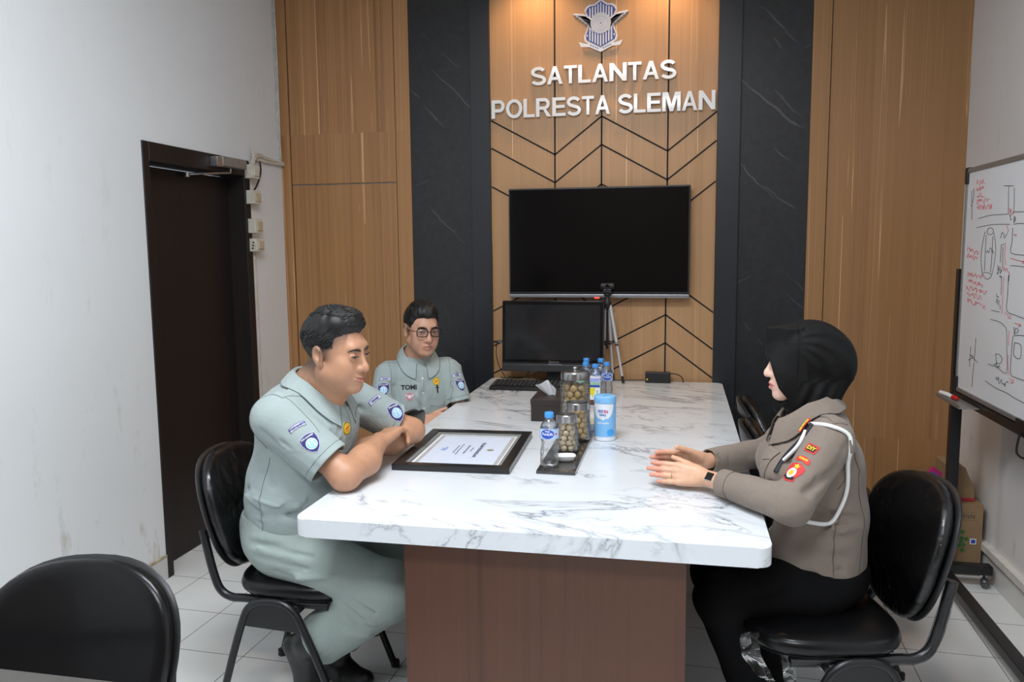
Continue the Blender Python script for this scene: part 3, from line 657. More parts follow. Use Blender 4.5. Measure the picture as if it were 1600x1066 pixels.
# foreground table corner
M_fgt = plain('beige_grey_laminate', (0.065, 0.060, 0.054), 0.4)
t = thing('side_table', 'grey beige table whose edge shows at the bottom left corner', 'table', (-1.35, 0.92, 0))
bm = bmesh.new(); prism(bm, rrect(-1.75, -0.80, 0.70, 1.175, 0.02), 0.735, 0.76, 'Z', bev=0.003); wchild(obj('tabletop', bm, M_fgt), t)
for x in (-1.70, -0.86):
    for y in (0.74, 1.11): wchild(obj('leg', bx(x - 0.02, x + 0.02, y - 0.02, y + 0.02, 0, 0.735, 0.002), M_steel), t)

# ---------------------------------------------------------------- whiteboard on its stand
M_wb = plain('whiteboard_surface', (0.72, 0.74, 0.77), 0.22, var=0.02, vscale=3); M_wbf = plain('whiteboard_frame', (0.30, 0.29, 0.28), 0.35, 0.6)
t = thing('whiteboard', 'white marker board with street sketches in black and red, on a black wheeled stand', 'whiteboard', (1.22, 3.1, 0))
BX, BY0, BY1, BZ0, BZ1 = 1.205, 1.90, 3.815, 0.892, 1.820
wchild(obj('board', bx(BX, BX + 0.016, BY0, BY1, BZ0, BZ1, 0.003), M_wb), t)
bm = bmesh.new(); fwid = 0.012
for a in ((BY0 - fwid, BY1 + fwid, BZ1 - 0.002, BZ1 + 0.018), (BY0 - fwid, BY1 + fwid, BZ0 - 0.016, BZ0 + 0.002), (BY0 - fwid, BY0 + 0.002, BZ0, BZ1), (BY1 - 0.002, BY1 + fwid, BZ0, BZ1)):
    box(bm, BX - 0.006, BX + 0.022, a[0], a[1], a[2], a[3], 0.003)
wchild(obj('board_frame', bm, M_wbf), t)
for z0_, z1_ in ((BZ1 - 0.05, BZ1 + 0.022), (BZ0 - 0.02, BZ0 + 0.05)): wchild(obj('corner_cap', bx(BX - 0.010, BX + 0.026, BY1 - 0.012, BY1 + 0.018, z0_, z1_, 0.006), M_black), t)
wchild(obj('post', bx(BX - 0.010, BX + 0.034, BY1 + 0.022, BY1 + 0.062, 0.09, 1.41, 0.003), M_steel), t); wchild(obj('post', bx(BX - 0.010, BX + 0.034, BY0 - 0.062, BY0 - 0.022, 0.09, 1.41, 0.003), M_steel), t)
wchild(obj('cross_rail', bx(BX - 0.008, BX + 0.03, BY0 - 0.022, BY1 + 0.022, 0.835, 0.872, 0.003), M_steel), t)
wchild(obj('floor_rail', bx(1.135, 1.185, BY0 - 0.04, BY1 - 0.06, 0.062, 0.100, 0.003), M_steel), t)
for yy in (BY1 - 0.04, BY0 - 0.04):
    ft = wchild(obj('foot_bar', bx(1.06, 1.372, yy - 0.025, yy + 0.025, 0.062, 0.102, 0.003), M_steel), t)
    for xx in (1.09, 1.345):
        b1 = bmesh.new(); lathe(b1, [(0.0, -0.012), (0.020, -0.012), (0.024, -0.006), (0.024, 0.006), (0.020, 0.012), (0, 0.012)], 20, Matrix.Translation((xx, yy - 0.012, 0.024)) @ Matrix.Rotation(PI / 2, 4, 'Y'))
        lathe(b1, [(0.006, 0.03), (0.006, 0.062)], 10, Matrix.Translation((xx, yy, 0)))
        c_ = obj('caster', b1, plain('caster_grey', (0.10, 0.10, 0.10), 0.25, 0.5)); wchild(c_, t); 
        c_.parent = ft; c_.matrix_parent_inverse = Matrix.Identity(4)
        Mft = Matrix.Translation(t.location); c_.matrix_parent_inverse = Matrix.Identity(4)
# pen tray with markers
tr_ = bmesh.new(); box(tr_, BX - 0.085, BX - 0.012, 3.50, 3.80, 0.852, 0.857, 0.002); box(tr_, BX - 0.088, BX - 0.084, 3.50, 3.80, 0.852, 0.868, 0.001)
wchild(obj('pen_tray', tr_, M_wbf), t)
wchild(obj('hook', tb([(BX - 0.012, 3.02, 0.85), (BX - 0.02, 3.02, 0.78), (BX - 0.02, 3.10, 0.78), (BX - 0.012, 3.10, 0.85)], 0.004, smooth=4), M_steel), t)
bm = bmesh.new(); box(bm, BX - 0.016, BX - 0.006, 3.00, 3.14, BZ0 - 0.022, BZ0 + 0.006, 0.002); wchild(obj('clamp', bm, M_steel), t)
# drawings (thin ink on the board)
INK = bmesh.new(); INR = bmesh.new()
def ink(bm, pts, r=0.0016, smooth=4):     # pts as (y, z) on the board
    tube(bm, [(BX - 0.0012, y, z) for y, z in pts], r, n=5, smooth=smooth, flat=1.0)
def cv(u, v): return (3.815 - u * 0.98, 1.82 - v * 0.928)   # u to the right from the far edge, v down
def line(bm, *p, r=0.0016, sm=0): ink(bm, [cv(u, v) for u, v in p], r, sm)
rnd = random.Random(4)
def scribble(bm, u, v, w, h=0.018, r=0.0011, vert=False):
    n = max(4, int(w / 0.010)); pts = []
    for k in range(n):
        du = k * w / n; a = rnd.uniform(-1, 1) * h / 2
        pts.append(cv(u + (du if not vert else a), v + (a if not vert else du)))
    ink(bm, pts, r, 3)
KL = [[(3.7449, 1.6195),(3.75, 1.6698),(3.7642, 1.7405)], [(3.761, 1.6753),(3.7378, 1.709),(3.7399, 1.7488)], [(3.3579, 1.6272),(3.3641, 1.6742),(3.371, 1.7332)], [(3.415, 1.7363),(3.3236, 1.7289)], [(3.3097, 1.6254),(3.3103, 1.6713),(3.3181, 1.7219)], [(3.6639, 1.6209),(3.5441, 1.6297),(3.3636, 1.6275)], [(3.6828, 1.5841),(3.513, 1.5925),(3.3407, 1.5889)], [(3.309, 1.6346),(3.2654, 1.6319),(3.2129, 1.6306)], [(3.3039, 1.588),(3.259, 1.5903),(3.2064, 1.588)], [(3.5831, 1.5665),(3.6089, 1.5041),(3.609, 1.4457),(3.588, 1.3976)], [(3.4893, 1.5602),(3.4621, 1.5043),(3.4656, 1.4484),(3.4846, 1.3963)], [(3.5623, 1.5662),(3.5489, 1.5792),(3.5133, 1.5785),(3.4938, 1.565),(3.5194, 1.5532),(3.5557, 1.5575),(3.5623, 1.5662)], [(3.5704, 1.552),(3.5687, 1.4753),(3.5672, 1.408)], [(3.4983, 1.5464),(3.4964, 1.4713),(3.5011, 1.4052)], [(3.5854, 1.3977),(3.5535, 1.3795),(3.5172, 1.3786),(3.4884, 1.3962),(3.5469, 1.4038),(3.5854, 1.3977)], [(3.4095, 1.5134),(3.3804, 1.5143)], [(3.4079, 1.5112),(3.407, 1.4449)], [(3.3904, 1.5043),(3.38, 1.4227)], [(3.3085, 1.5749),(3.308, 1.5221),(3.3097, 1.4832),(3.1891, 1.4757)], [(3.1828, 1.4345),(3.2566, 1.4366),(3.3113, 1.4362)], [(3.3157, 1.4067),(3.3156, 1.3772)], [(3.4022, 1.3909),(3.3844, 1.3907),(3.3842, 1.3742)], [(3.409, 1.3918),(3.3866, 1.3901),(3.3812, 1.3224)], [(3.321, 1.4),(3.3182, 1.3262),(3.3166, 1.2678),(3.2443, 1.258),(3.1508, 1.2517)], [(3.3921, 1.2838),(3.3823, 1.2794),(3.3829, 1.2667)], [(3.47, 1.2579),(3.3879, 1.2572)], [(3.4725, 1.2211),(3.3887, 1.2205),(3.3354, 1.2103),(3.3077, 1.1941),(3.2952, 1.1298),(3.2832, 1.0367),(3.3743, 1.0441),(3.4668, 1.0441)], [(3.4867, 0.973),(3.3748, 0.9631),(3.2718, 0.9635),(3.1977, 0.9573),(3.1052, 0.9556)], [(3.2462, 1.1775),(3.2493, 1.1355),(3.247, 1.0423),(3.1976, 1.033),(3.1173, 1.0341)], [(3.2443, 1.1811),(3.1867, 1.1893),(3.1415, 1.1914)], [(3.2264, 1.1578),(3.1721, 1.1546),(3.1717, 1.1069),(3.2275, 1.1114),(3.2264, 1.1578)], [(3.6178, 1.1309),(3.6199, 1.0674),(3.6222, 1.0339)], [(3.673, 1.0884),(3.6722, 1.0043)], [(3.6218, 1.0312),(3.6286, 0.9774),(3.631, 0.924)], [(3.677, 1.0543),(3.5842, 1.0337)], [(3.677, 1.0543),(3.6324, 1.0491),(3.6922, 1.0297)], [(3.398, 1.0938),(3.3627, 1.0959),(3.3337, 1.0846),(3.3449, 1.0653),(3.3837, 1.0623),(3.398, 1.0938)], [(3.2435, 1.2143),(3.2332, 1.1862),(3.2252, 1.2113),(3.2006, 1.2041),(3.2222, 1.1922)]]
RL = [[(3.3613, 1.2532),(3.3633, 1.3235),(3.364, 1.3935)], [(3.3369, 1.2602),(3.291, 1.2467)], [(3.3053, 1.243),(3.2755, 1.2416),(3.2861, 1.2545)], [(3.2398, 1.2293),(3.1864, 1.2247)], [(3.2028, 1.2183),(3.183, 1.225),(3.1989, 1.2307)], [(3.2855, 1.1954),(3.2808, 1.1415)], [(3.2792, 1.107),(3.2763, 1.0726),(3.2642, 1.0346)], [(3.256, 1.0211),(3.2237, 1.0091)], [(3.2412, 1.0047),(3.2157, 1.0119),(3.2259, 1.0235)], [(3.3156, 1.4636),(3.1905, 1.4514)], [(3.2051, 1.4455),(3.1854, 1.4515),(3.2045, 1.4554)], [(3.3684, 1.5852),(3.3485, 1.5669),(3.3585, 1.5581)], [(3.3701, 1.5224),(3.3681, 1.4728),(3.3568, 1.4369)], [(3.2963, 1.5528),(3.284, 1.5439),(3.2767, 1.5525),(3.2678, 1.5437)]]
WL = [('k', [(3.5587, 1.4946),(3.4779, 1.4879)]),('k', [(3.4235, 1.5501),(3.3564, 1.5447)]),('k', [(3.4316, 1.4259),(3.3956, 1.4246)]),('k', [(3.4327, 1.4097),(3.3872, 1.4088)]),('k', [(3.4326, 1.3142),(3.4033, 1.3135)]),('k', [(3.4302, 1.299),(3.3944, 1.2988)]),('k', [(3.4131, 1.0529),(3.3493, 1.0519)]),('k', [(3.3834, 1.0004),(3.2642, 0.9948)]),('k', [(3.3048, 1.6077),(3.2874, 1.6006)]),('k', [(3.3448, 1.6157),(3.3273, 1.6107)]),('r', [(3.7127, 1.7715),(3.615, 1.7679)]),('r', [(3.7084, 1.7442),(3.6292, 1.7412)]),('r', [(3.697, 1.7165),(3.6143, 1.7139)]),('r', [(3.6971, 1.6909),(3.5559, 1.6882)]),('r', [(3.6957, 1.6648),(3.527, 1.6651)]),('r', [(3.7803, 1.4962),(3.6387, 1.4795)]),('r', [(3.7762, 1.4707),(3.6484, 1.4548)]),('r', [(3.7582, 1.3902),(3.5778, 1.3845)]),('r', [(3.7537, 1.3623),(3.5754, 1.351)]),('r', [(3.7653, 1.3336),(3.5272, 1.319)]),('r', [(3.7532, 1.3088),(3.5815, 1.2971)]),('r', [(3.7487, 1.2809),(3.5326, 1.2631)]),('r', [(3.3719, 1.423),(3.3134, 1.4134)]),('r', [(3.349, 1.6424),(3.3167, 1.6279)])]
M_inkk = plain('marker_black', (0.03, 0.03, 0.035), 0.5); M_inkr = plain('marker_red', (0.55, 0.05, 0.06), 0.5)
def ibm(L, r):
    bm = bmesh.new()
    for s in L: tube(bm, [(BX - 0.0006, y, z) for y, z in s], r, n=5, smooth=3 if len(s) > 2 else 0)
    return bm
def words(col, r):
    L = []
    for c, ((ya, za), (yb, zb)) in WL:
        if c != col: continue
        n = max(5, int(abs(ya - yb) / 0.0065)); h = 0.011 if c == 'r' else 0.013
        L.append([(ya + (yb - ya) * k / n, za + (zb - za) * k / n + rnd.uniform(-h, h)) for k in range(n + 1)])
    return ibm(L, r)
wchild(obj('drawing', ibm(KL, 0.0011), M_inkk, label='street plan drawn in black marker'), t)
wchild(obj('drawing', ibm(RL, 0.0010), M_inkr, label='red arrows along the drawn streets'), t)
wchild(obj('handwriting', words('k', 0.0010), M_inkk, label='black handwritten notes'), t)
wchild(obj('handwriting', words('r', 0.0009), M_inkr, label='red handwritten notes'), t)
for k, (yy, cc, lb) in enumerate(((3.765, 'black', 'white marker pen with a black cap lying in the whiteboard tray'), (3.725, 'red', 'white marker pen with a red cap lying in the whiteboard tray'))):
    mk = thing('marker_pen', lb, 'pen', (BX - 0.05, yy, 0.866), rotz=-1.35 - 0.1 * k, group='marker pens in the whiteboard tray')
    bm = bmesh.new(); lathe(bm, [(0, -0.06), (0.008, -0.06), (0.009, -0.055), (0.009, 0.02), (0, 0.02)], 14, Matrix.Rotation(PI / 2, 4, 'Y')); obj('barrel', bm, M_wpl, mk)
    bm = bmesh.new(); lathe(bm, [(0, 0.02), (0.0095, 0.02), (0.0085, 0.055), (0.004, 0.062), (0, 0.062)], 14, Matrix.Rotation(PI / 2, 4, 'Y')); obj('cap', bm, M_black if cc == 'black' else plain('red_cap', (0.5, 0.01, 0.01), 0.3), mk)
# ---------------------------------------------------------------- helpers for printed marks
def flat_text(name, s, size, mat, M, parent, off=0.0, sp=1.0, align='CENTER', thick=0.0003, wrap_r=None, width=1.0, label=None):
    cu = bpy.data.curves.new('t', 'FONT'); cu.body = s; cu.size = size; cu.offset = off; cu.extrude = thick / 2; cu.align_x = align; cu.resolution_u = 2; cu.space_character = sp
    o = bpy.data.objects.new('t', cu); C.objects.link(o); dg = bpy.context.evaluated_depsgraph_get()
    me = bpy.data.meshes.new_from_object(o.evaluated_get(dg)); bpy.data.objects.remove(o); bpy.data.curves.remove(cu); me.materials.clear()
    if wrap_r:   # bend round a vertical cylinder of radius wrap_r, centred on -Y
        for v in me.vertices: a = v.co.x * width / wrap_r; r = wrap_r + v.co.z; v.co = Vector((r * math.sin(a), -r * math.cos(a), v.co.y))
    else:
        for v in me.vertices: v.co.x *= width
    me.transform(M); o = obj(name, me, mat, parent, label=label, ang=0.6); return o
FR = Matrix(((1, 0, 0, 0), (0, 0, -1, 0), (0, 1, 0, 0), (0, 0, 0, 1)))     # xy text -> facing -Y
def cyl_patch(r, a0, a1, z0, z1, n=16, th=0.0004, shape=None, nz=8):
    # label patch bent round a cylinder about Z; angle 0 faces -Y
    bm = bmesh.new(); g = []
    for j in range(nz + 1):
        row = []
        for i in range(n + 1):
            u = i / n; v = j / nz
            if shape: u2, v2 = shape(u * 2 - 1, v * 2 - 1); u = (u2 + 1) / 2; v = (v2 + 1) / 2
            a = a0 + (a1 - a0) * u; rr = (r(z0 + (z1 - z0) * v) if callable(r) else r) + th
            row.append(bm.verts.new((rr * math.sin(a), -rr * math.cos(a), z0 + (z1 - z0) * v)))
        g.append(row)
    for j in range(nz):
        for i in range(n): bm.faces.new((g[j][i], g[j][i + 1], g[j + 1][i + 1], g[j + 1][i]))
    return bm
def disk_map(x, y): return x * math.sqrt(max(0, 1 - y * y / 2)), y * math.sqrt(max(0, 1 - x * x / 2))
T = TZ
# ---------------------------------------------------------------- framed certificate
M_frame = plain('black_frame_lacquer', (0.010, 0.010, 0.011), 0.3, coat=0.2); M_mat1 = plain('grey_mount', (0.20, 0.21, 0.20), 0.6); M_paper = plain('certificate_paper', (0.66, 0.72, 0.84), 0.35, var=0.02)
M_orn = plain('ornament_beige', (0.42, 0.40, 0.40), 0.6, var=0.25, vscale=160); M_navy = plain('print_navy', (0.10, 0.12, 0.20), 0.6); M_wpaper = plain('white_paper', (0.78, 0.80, 0.83), 0.5, var=0.02)
t = thing('framed_certificate', 'black framed certificate lying flat on the marble table', 'certificate', (-0.747, 2.77, T), math.radians(2.2))
hx, hy = 0.201, 0.268
def ring(bm, x, y, w, z0, z1, bev=0.002):
    box(bm, -x, x, y - w, y, z0, z1, bev); box(bm, -x, x, -y, -y + w, z0, z1, bev); box(bm, -x, -x + w, -y + w, y - w, z0, z1, bev); box(bm, x - w, x, -y + w, y - w, z0, z1, bev)
bm = bmesh.new(); ring(bm, hx, hy, 0.034, 0.0006, 0.022); obj('frame', bm, M_frame, t)
obj('backing', bx(-hx + 0.01, hx - 0.01, -hy + 0.01, hy - 0.01, 0.001, 0.008), M_mat1, t)
bm = bmesh.new(); ring(bm, hx - 0.033, hy - 0.033, 0.014, 0.008, 0.0165, 0.0); obj('inner_mount', bm, M_mat1, t)
obj('certificate_sheet', bx(-hx + 0.045, hx - 0.045, -hy + 0.045, hy - 0.045, 0.008, 0.010), M_wpaper, t)
bm = bmesh.new(); ring(bm, hx - 0.056, hy - 0.056, 0.014, 0.010, 0.0103, 0); obj('ornate_border', bm, M_orn, t)
obj('printed_field', bx(-hx + 0.070, hx - 0.070, -hy + 0.070, hy - 0.070, 0.0100, 0.0102), M_paper, t)
MT = lambda x, y, z=0.0108: Matrix.Translation((x, y, z)) @ Matrix.Rotation(-PI / 2, 4, 'Z')
flat_text('heading', 'PIAGAM PENGHARGAAN', 0.0185, M_navy, MT(0.038, 0), t, off=0.0004)
flat_text('line_of_text', 'diberikan kepada', 0.008, M_navy, MT(0.015, 0), t); flat_text('line_of_text', 'Satlantas Polresta Sleman', 0.012, M_navy, MT(-0.005, 0), t)
flat_text('line_of_text', 'atas kerja sama dan dukungan yang telah diberikan', 0.0075, M_navy, MT(-0.030, 0), t); flat_text('line_of_text', 'dalam pelayanan kepada masyarakat', 0.0075, M_navy, MT(-0.043, 0), t)
obj('signature', tb([(-0.085 + 0.012 * math.sin(k * 1.9), 0.02 - k * 0.006, 0.0106) for k in range(9)], 0.0009, n=5, smooth=3), plain('ink_blue', (0.10, 0.16, 0.45), 0.5), t)
bm = bmesh.new(); lathe(bm, [(0, 0.0102), (0.013, 0.0102), (0.013, 0.0107), (0, 0.0107)], 24, Matrix.Translation((0.085, 0, 0))); obj('printed_crest', bm, plain('crest_gold', (0.28, 0.24, 0.16), 0.5, var=0.3, vscale=200), t)
# ---------------------------------------------------------------- tray
M_stone = plain('dark_polished_stone', (0.045, 0.040, 0.038), 0.10, var=0.3, vscale=40, coat=0.5)
tag(obj('stone_tray', bx(-0.452, -0.322, 2.535, 3.26, T + 0.0005, T + 0.0105, 0.0015), M_stone), 'long dark polished stone tray under the jars and the front bottle', 'tray')
TT = T + 0.0115
# ---------------------------------------------------------------- cookie jars
M_glass = film('clear_glass', 0.25); M_chrome = plain('steel_lid', (0.42, 0.42, 0.43), 0.22, 0.95, var=0.05)
M_cook = plain('cookie', (0.68, 0.47, 0.20), 0.8, var=0.25, vscale=60, bmp=0.3); M_cook2 = plain('cookie_pale', (0.85, 0.70, 0.46), 0.8, var=0.2, vscale=60, bmp=0.3)
def cookie_mesh(r, seed, knob):
    bm = bmesh.new(); bmesh.ops.create_icosphere(bm, subdivisions=2, radius=r); rr = random.Random(seed); ph = [rr.uniform(0, 6) for _ in range(6)]
    for v in bm.verts:
        c = v.co / r; k = 1 + knob * (math.sin(c.x * 5 + ph[0]) * math.sin(c.y * 6 + ph[1]) + 0.5 * math.sin(c.z * 9 + ph[2])); v.co = v.co * k; v.co.z *= 0.86
    return bm
def jar(name_label, x, y, prof_out, h, lid_r, cook_mat, cr, n_cook, cook_label, cook_group, lid='ring', seed=1):
    t = thing('cookie_jar', name_label, 'jar', (x, y, TT))
    inner = [(max(0, r - 0.0028), z + (0.003 if i == 0 else 0)) for i, (r, z) in enumerate(prof_out)]
    bm = bmesh.new(); pr = [(0, 0)] + prof_out + inner[::-1] + [(0, 0.004)]
    lathe(bm, pr, 40, cap=False); obj('glass_body', bm, M_glass, t, ang=1.2)
    zt = prof_out[-1][1]
    if lid == 'ring':
        bm = bmesh.new(); lathe(bm, [(lid_r - 0.0015, zt - 0.012), (lid_r, zt - 0.012), (lid_r, zt + 0.012), (lid_r - 0.002, zt + 0.0145), (lid_r - 0.006, zt + 0.0145), (lid_r - 0.006, zt + 0.011), (lid_r - 0.0015, zt + 0.010), (lid_r - 0.0015, zt - 0.012)], 40, cap=False); obj('lid_ring', bm, M_chrome, t)
        bm = bmesh.new(); lathe(bm, [(0, zt + 0.009), (lid_r - 0.004, zt + 0.009), (lid_r - 0.004, zt + 0.012), (0, zt + 0.0135)], 40); obj('lid_window', bm, M_glass, t)
    else:
        bm = bmesh.new(); lathe(bm, [(lid_r - 0.002, zt - 0.010), (lid_r + 0.001, zt - 0.010), (lid_r + 0.001, zt + 0.012), (lid_r - 0.003, zt + 0.020), (lid_r - 0.010, zt + 0.0225), (lid_r * 0.6, zt + 0.021), (lid_r * 0.25, zt + 0.024), (0.009, zt + 0.026), (0.009, zt + 0.030), (0.013, zt + 0.033), (0.011, zt + 0.038), (0, zt + 0.040)], 40); obj('lid', bm, M_chrome, t)
    # the cookies inside, each one an object of its own
    rr = random.Random(seed); pos = []
    def rad(z):
        for (ra, za), (rb, zb) in zip(prof_out, prof_out[1:]):
            if za <= z <= zb: return ra + (rb - ra) * (z - za) / max(1e-6, zb - za)
        return prof_out[-1][0]
    z = 0.006 + cr; lay = 0
    while z < zt - 0.003 - cr * (1.25 if lid == 'dome' else 0.95) and len(pos) < n_cook:
        R = rad(z) - 0.004 - cr * 1.02; n = max(1, int(2 * PI * R / (2 * cr * 1.0)))
        for k in range(n): a = 2 * PI * (k + 0.5 * (lay % 2)) / n; pos.append((R * math.cos(a), R * math.sin(a), z + rr.uniform(-1, 1) * cr * 0.08))
        R2 = R - 2 * cr
        if R2 > cr * 0.9:
            n2 = max(1, int(2 * PI * R2 / (2 * cr)))
            if z > zt - 3.4 * cr:
                for k in range(n2): a = 2 * PI * k / n2 + 0.3; pos.append((R2 * math.cos(a), R2 * math.sin(a), z))
        elif z > zt - 3.4 * cr: pos.append((0, 0, z))
        z += cr * 1.62; lay += 1
    protos = [cookie_mesh(cr, seed + q, 0.09) for q in range(3)]; mes = []
    for q, bm in enumerate(protos):
        me = bpy.data.meshes.new('cookie'); bm.to_mesh(me); bm.free(); shade(me, 1.5); me.materials.append(cook_mat); mes.append(me)
    for i, p in enumerate(pos):
        o = bpy.data.objects.new('cookie', mes[i % 3]); C.objects.link(o); o.location = (x + p[0], y + p[1], TT + p[2]); o.rotation_euler = (rr.uniform(0, 6), rr.uniform(0, 6), rr.uniform(0, 6))
        tag(o, cook_label, 'cookie', cook_group)
    return t
def ribbed(pts, amp=0.0012, n=12):
    out = []
    for (ra, za), (rb, zb) in zip(pts, pts[1:]):
        m = max(1, int((zb - za) / 0.0032))
        for k in range(m): u = k / m; z = za + (zb - za) * u; out.append((ra + (rb - ra) * u + (amp * math.sin(z * 2 * PI / 0.0105) if 0.012 < z < pts[-1][1] - 0.022 else 0), z))
    out.append(pts[-1]); return out
jar('small ribbed glass jar of pale cookies with a steel ring lid, nearest the front bottle', -0.386, 2.80, ribbed([(0.034, 0), (0.0425, 0.004), (0.0445, 0.012), (0.0445, 0.028), (0.040, 0.07), (0.037, 0.098), (0.0365, 0.122)]), 0.13, 0.0375, M_cook2, 0.0112, 200, 'round pale cookie in the small ribbed jar nearest the front bottle', 'pale cookies in the front jar', seed=11)
jar('middle ribbed glass jar with a steel ring lid, behind the small front jar', -0.372, 2.985, ribbed([(0.038, 0), (0.050, 0.004), (0.053, 0.014), (0.053, 0.030), (0.048, 0.075), (0.044, 0.105), (0.0435, 0.130)]), 0.13, 0.0450, M_cook, 0.0125, 130, 'brown cookie in the middle ribbed jar behind the small front jar', 'brown cookies in the middle jar', seed=23)
jar('tall ribbed glass jar of round golden cookies with a domed steel lid', -0.405, 3.185, ribbed([(0.050, 0), (0.058, 0.005), (0.060, 0.02), (0.060, 0.12), (0.0605, 0.190), (0.056, 0.205), (0.055, 0.212)], 0.0010), 0.22, 0.0585, M_cook, 0.0150, 200, 'round golden cookie in the tall jar with the domed lid', 'golden cookies in the tall jar', lid='dome', seed=37)
# white dish on the tray
M_cer = plain('white_ceramic', (0.80, 0.80, 0.78), 0.15, coat=0.5)
t = thing('ceramic_dish', 'small white ceramic dish on the stone tray beside the front bottle', 'dish', (-0.372, 2.672, TT), 0.2)
bm = bmesh.new(); lathe(bm, [(0, 0.0), (0.020, 0.0), (0.030, 0.008), (0.036, 0.020), (0.0345, 0.0205), (0.027, 0.010), (0.018, 0.0045), (0, 0.004)], 4 * 8)
for v in bm.verts:      # rounded square plan
    a = math.atan2(v.co.y, v.co.x); k = 1 / (abs(math.cos(a)) ** 4 + abs(math.sin(a)) ** 4) ** 0.25 ; v.co.x *= k * 0.95; v.co.y *= k * 0.75
obj('bowl', bm, M_cer, t, ang=1.0)
# ---------------------------------------------------------------- water bottles
M_pet = film('clear_pet', 0.5); M_cap = plain('sky_blue_cap', (0.06, 0.30, 0.78), 0.3, var=0.03); M_lab = plain('blue_label', (0.030, 0.075, 0.42), 0.35, var=0.25, vscale=60); M_labw = plain('label_white', (0.78, 0.82, 0.88), 0.35); M_labr = plain('label_red', (0.6, 0.02, 0.04), 0.4)
def bottle_profile(s=1.0):
    P = [(0.0, 0.004), (0.018, 0.0), (0.027, 0.003), (0.0305, 0.012), (0.0305, 0.030), (0.0285, 0.036), (0.0305, 0.042), (0.030, 0.062), (0.0265, 0.076), (0.0265, 0.088), (0.0305, 0.098), (0.031, 0.104), (0.031, 0.132), (0.029, 0.140), (0.022, 0.153), (0.0145, 0.161), (0.0125, 0.166), (0.0125, 0.170)]
    return [(r * s, z * s) for r, z in P]
def make_bottle(label, loc, rz, group):
    t = thing('water_bottle', label, 'bottle', loc, rz, group)
    P = bottle_profile(); bm = bmesh.new(); lathe(bm, P, 36, cap=True)
    for v in bm.verts:
        if v.co.z < 0.002 and math.hypot(v.co.x, v.co.y) > 0.015: pass
        if 0.055 < v.co.z < 0.098: a = math.atan2(v.co.y, v.co.x); k = 1 - 0.03 * abs(math.sin(4 * a + v.co.z * 60)); v.co.x *= k; v.co.y *= k
    obj('bottle_body', bm, M_pet, t, ang=1.0)
    bm = bmesh.new(); n = 36; b2 = [(0, 0.1675), (0.0148, 0.1675), (0.0152, 0.169), (0.0152, 0.183), (0.0135, 0.1855), (0, 0.186)]; lathe(bm, b2, n)
    for v in bm.verts:
        if 0.168 < v.co.z < 0.184:
            k = 1.02 if int(round(math.atan2(v.co.y, v.co.x) / (2 * PI / n))) % 2 else 0.985; v.co.x *= k; v.co.y *= k
    obj('bottle_cap', bm, M_cap, t, ang=0.9)
    lb = obj('bottle_label', cyl_patch(0.0312, -2.9, 2.9, 0.099, 0.133, 48), plain('label_pale_blue', (0.45, 0.60, 0.84), 0.3, var=0.2, vscale=50), t)
    sw = obj('label_emblem', cyl_patch(0.0314, -0.75, 0.75, 0.101, 0.132, 20, 0.0004, disk_map), M_lab); sw.parent = lb
    flat_text('label_lettering', 'PureLife', 0.0125, M_labw, Matrix.Translation((0, 0, 0.113)), lb, off=0.0003, wrap_r=0.0320, width=0.9)
    flat_text('label_lettering', 'Nestl\u00e9', 0.0065, M_labw, Matrix.Translation((0, 0, 0.124)), lb, off=0.0002, wrap_r=0.0320, width=0.9)
    rd = obj('label_spot', cyl_patch(0.0314, 0.88, 1.12, 0.112, 0.120, 6, 0.0004, disk_map), M_labr); rd.parent = lb
    return t
bt = make_bottle('small clear water bottle with a sky blue cap, alone at the front of the tray', (-0.416, 2.590, TT), -0.05, None)
g = 'water bottles clustered before the tripod'
dup(bt, (-0.450, 3.985, T + 0.0005), -0.5, 'back left water bottle of the cluster of five before the tripod', g); dup(bt, (-0.378, 3.985, T + 0.0005), 0.3, 'back right water bottle of the cluster of five before the tripod', g)
dup(bt, (-0.437, 3.845, T + 0.0005), 0.1, 'left water bottle of the cluster, behind the left snack carton', g).rotation_euler = (0, 0, 0.9); dup(bt, (-0.385, 3.790, T + 0.0005), 0.1, 'middle water bottle of the cluster, directly behind the right snack carton', g); dup(bt, (-0.338, 3.860, T + 0.0005), 0.25, 'rightmost water bottle of the cluster before the tripod, its label facing the room', g)
# snack cartons
M_lil = plain('carton_lilac', (0.36, 0.42, 0.78), 0.4, var=0.3, vscale=50); M_grn = plain('carton_green', (0.30, 0.55, 0.35), 0.4, var=0.3, vscale=60); M_yel = plain('carton_yellow', (0.80, 0.68, 0.04), 0.4); M_brn = plain('carton_brown', (0.12, 0.05, 0.03), 0.4, var=0.3, vscale=80)
def carton(label, loc, rz, w, h):
    t = thing('snack_carton', label, 'carton', loc, rz, 'snack cartons beside the bottles')
    obj('carton_box', bx(-w / 2, w / 2, -0.02, 0.02, 0, h, 0.002), M_wpaper, t)
    y = -0.0205
    def pt(name, x0, x1, z0, z1, m): return obj(name, bx(x0 * w, x1 * w, y - 0.0004, y, z0 * h, z1 * h), m, t)
    pt('top_band', -0.48, 0.48, 0.84, 0.98, M_lil); pt('green_band', -0.48, 0.48, 0.74, 0.83, M_grn)
    pt('blue_band', -0.48, 0.48, 0.66, 0.735, M_lab)
    bm = bmesh.new(); prism(bm, [(x * w, z * h) for x, z in ((-0.45, 0.64), (0.12, 0.64), (0.05, 0.45), (-0.08, 0.30), (-0.22, 0.42), (-0.30, 0.38), (-0.42, 0.5))], y - 0.0004, y, 'Y'); obj('yellow_print', bm, M_yel, t)
    pt('brown_print', -0.45, 0.45, 0.03, 0.22, M_brn); pt('green_print', 0.20, 0.34, 0.36, 0.56, M_grn)
    return t
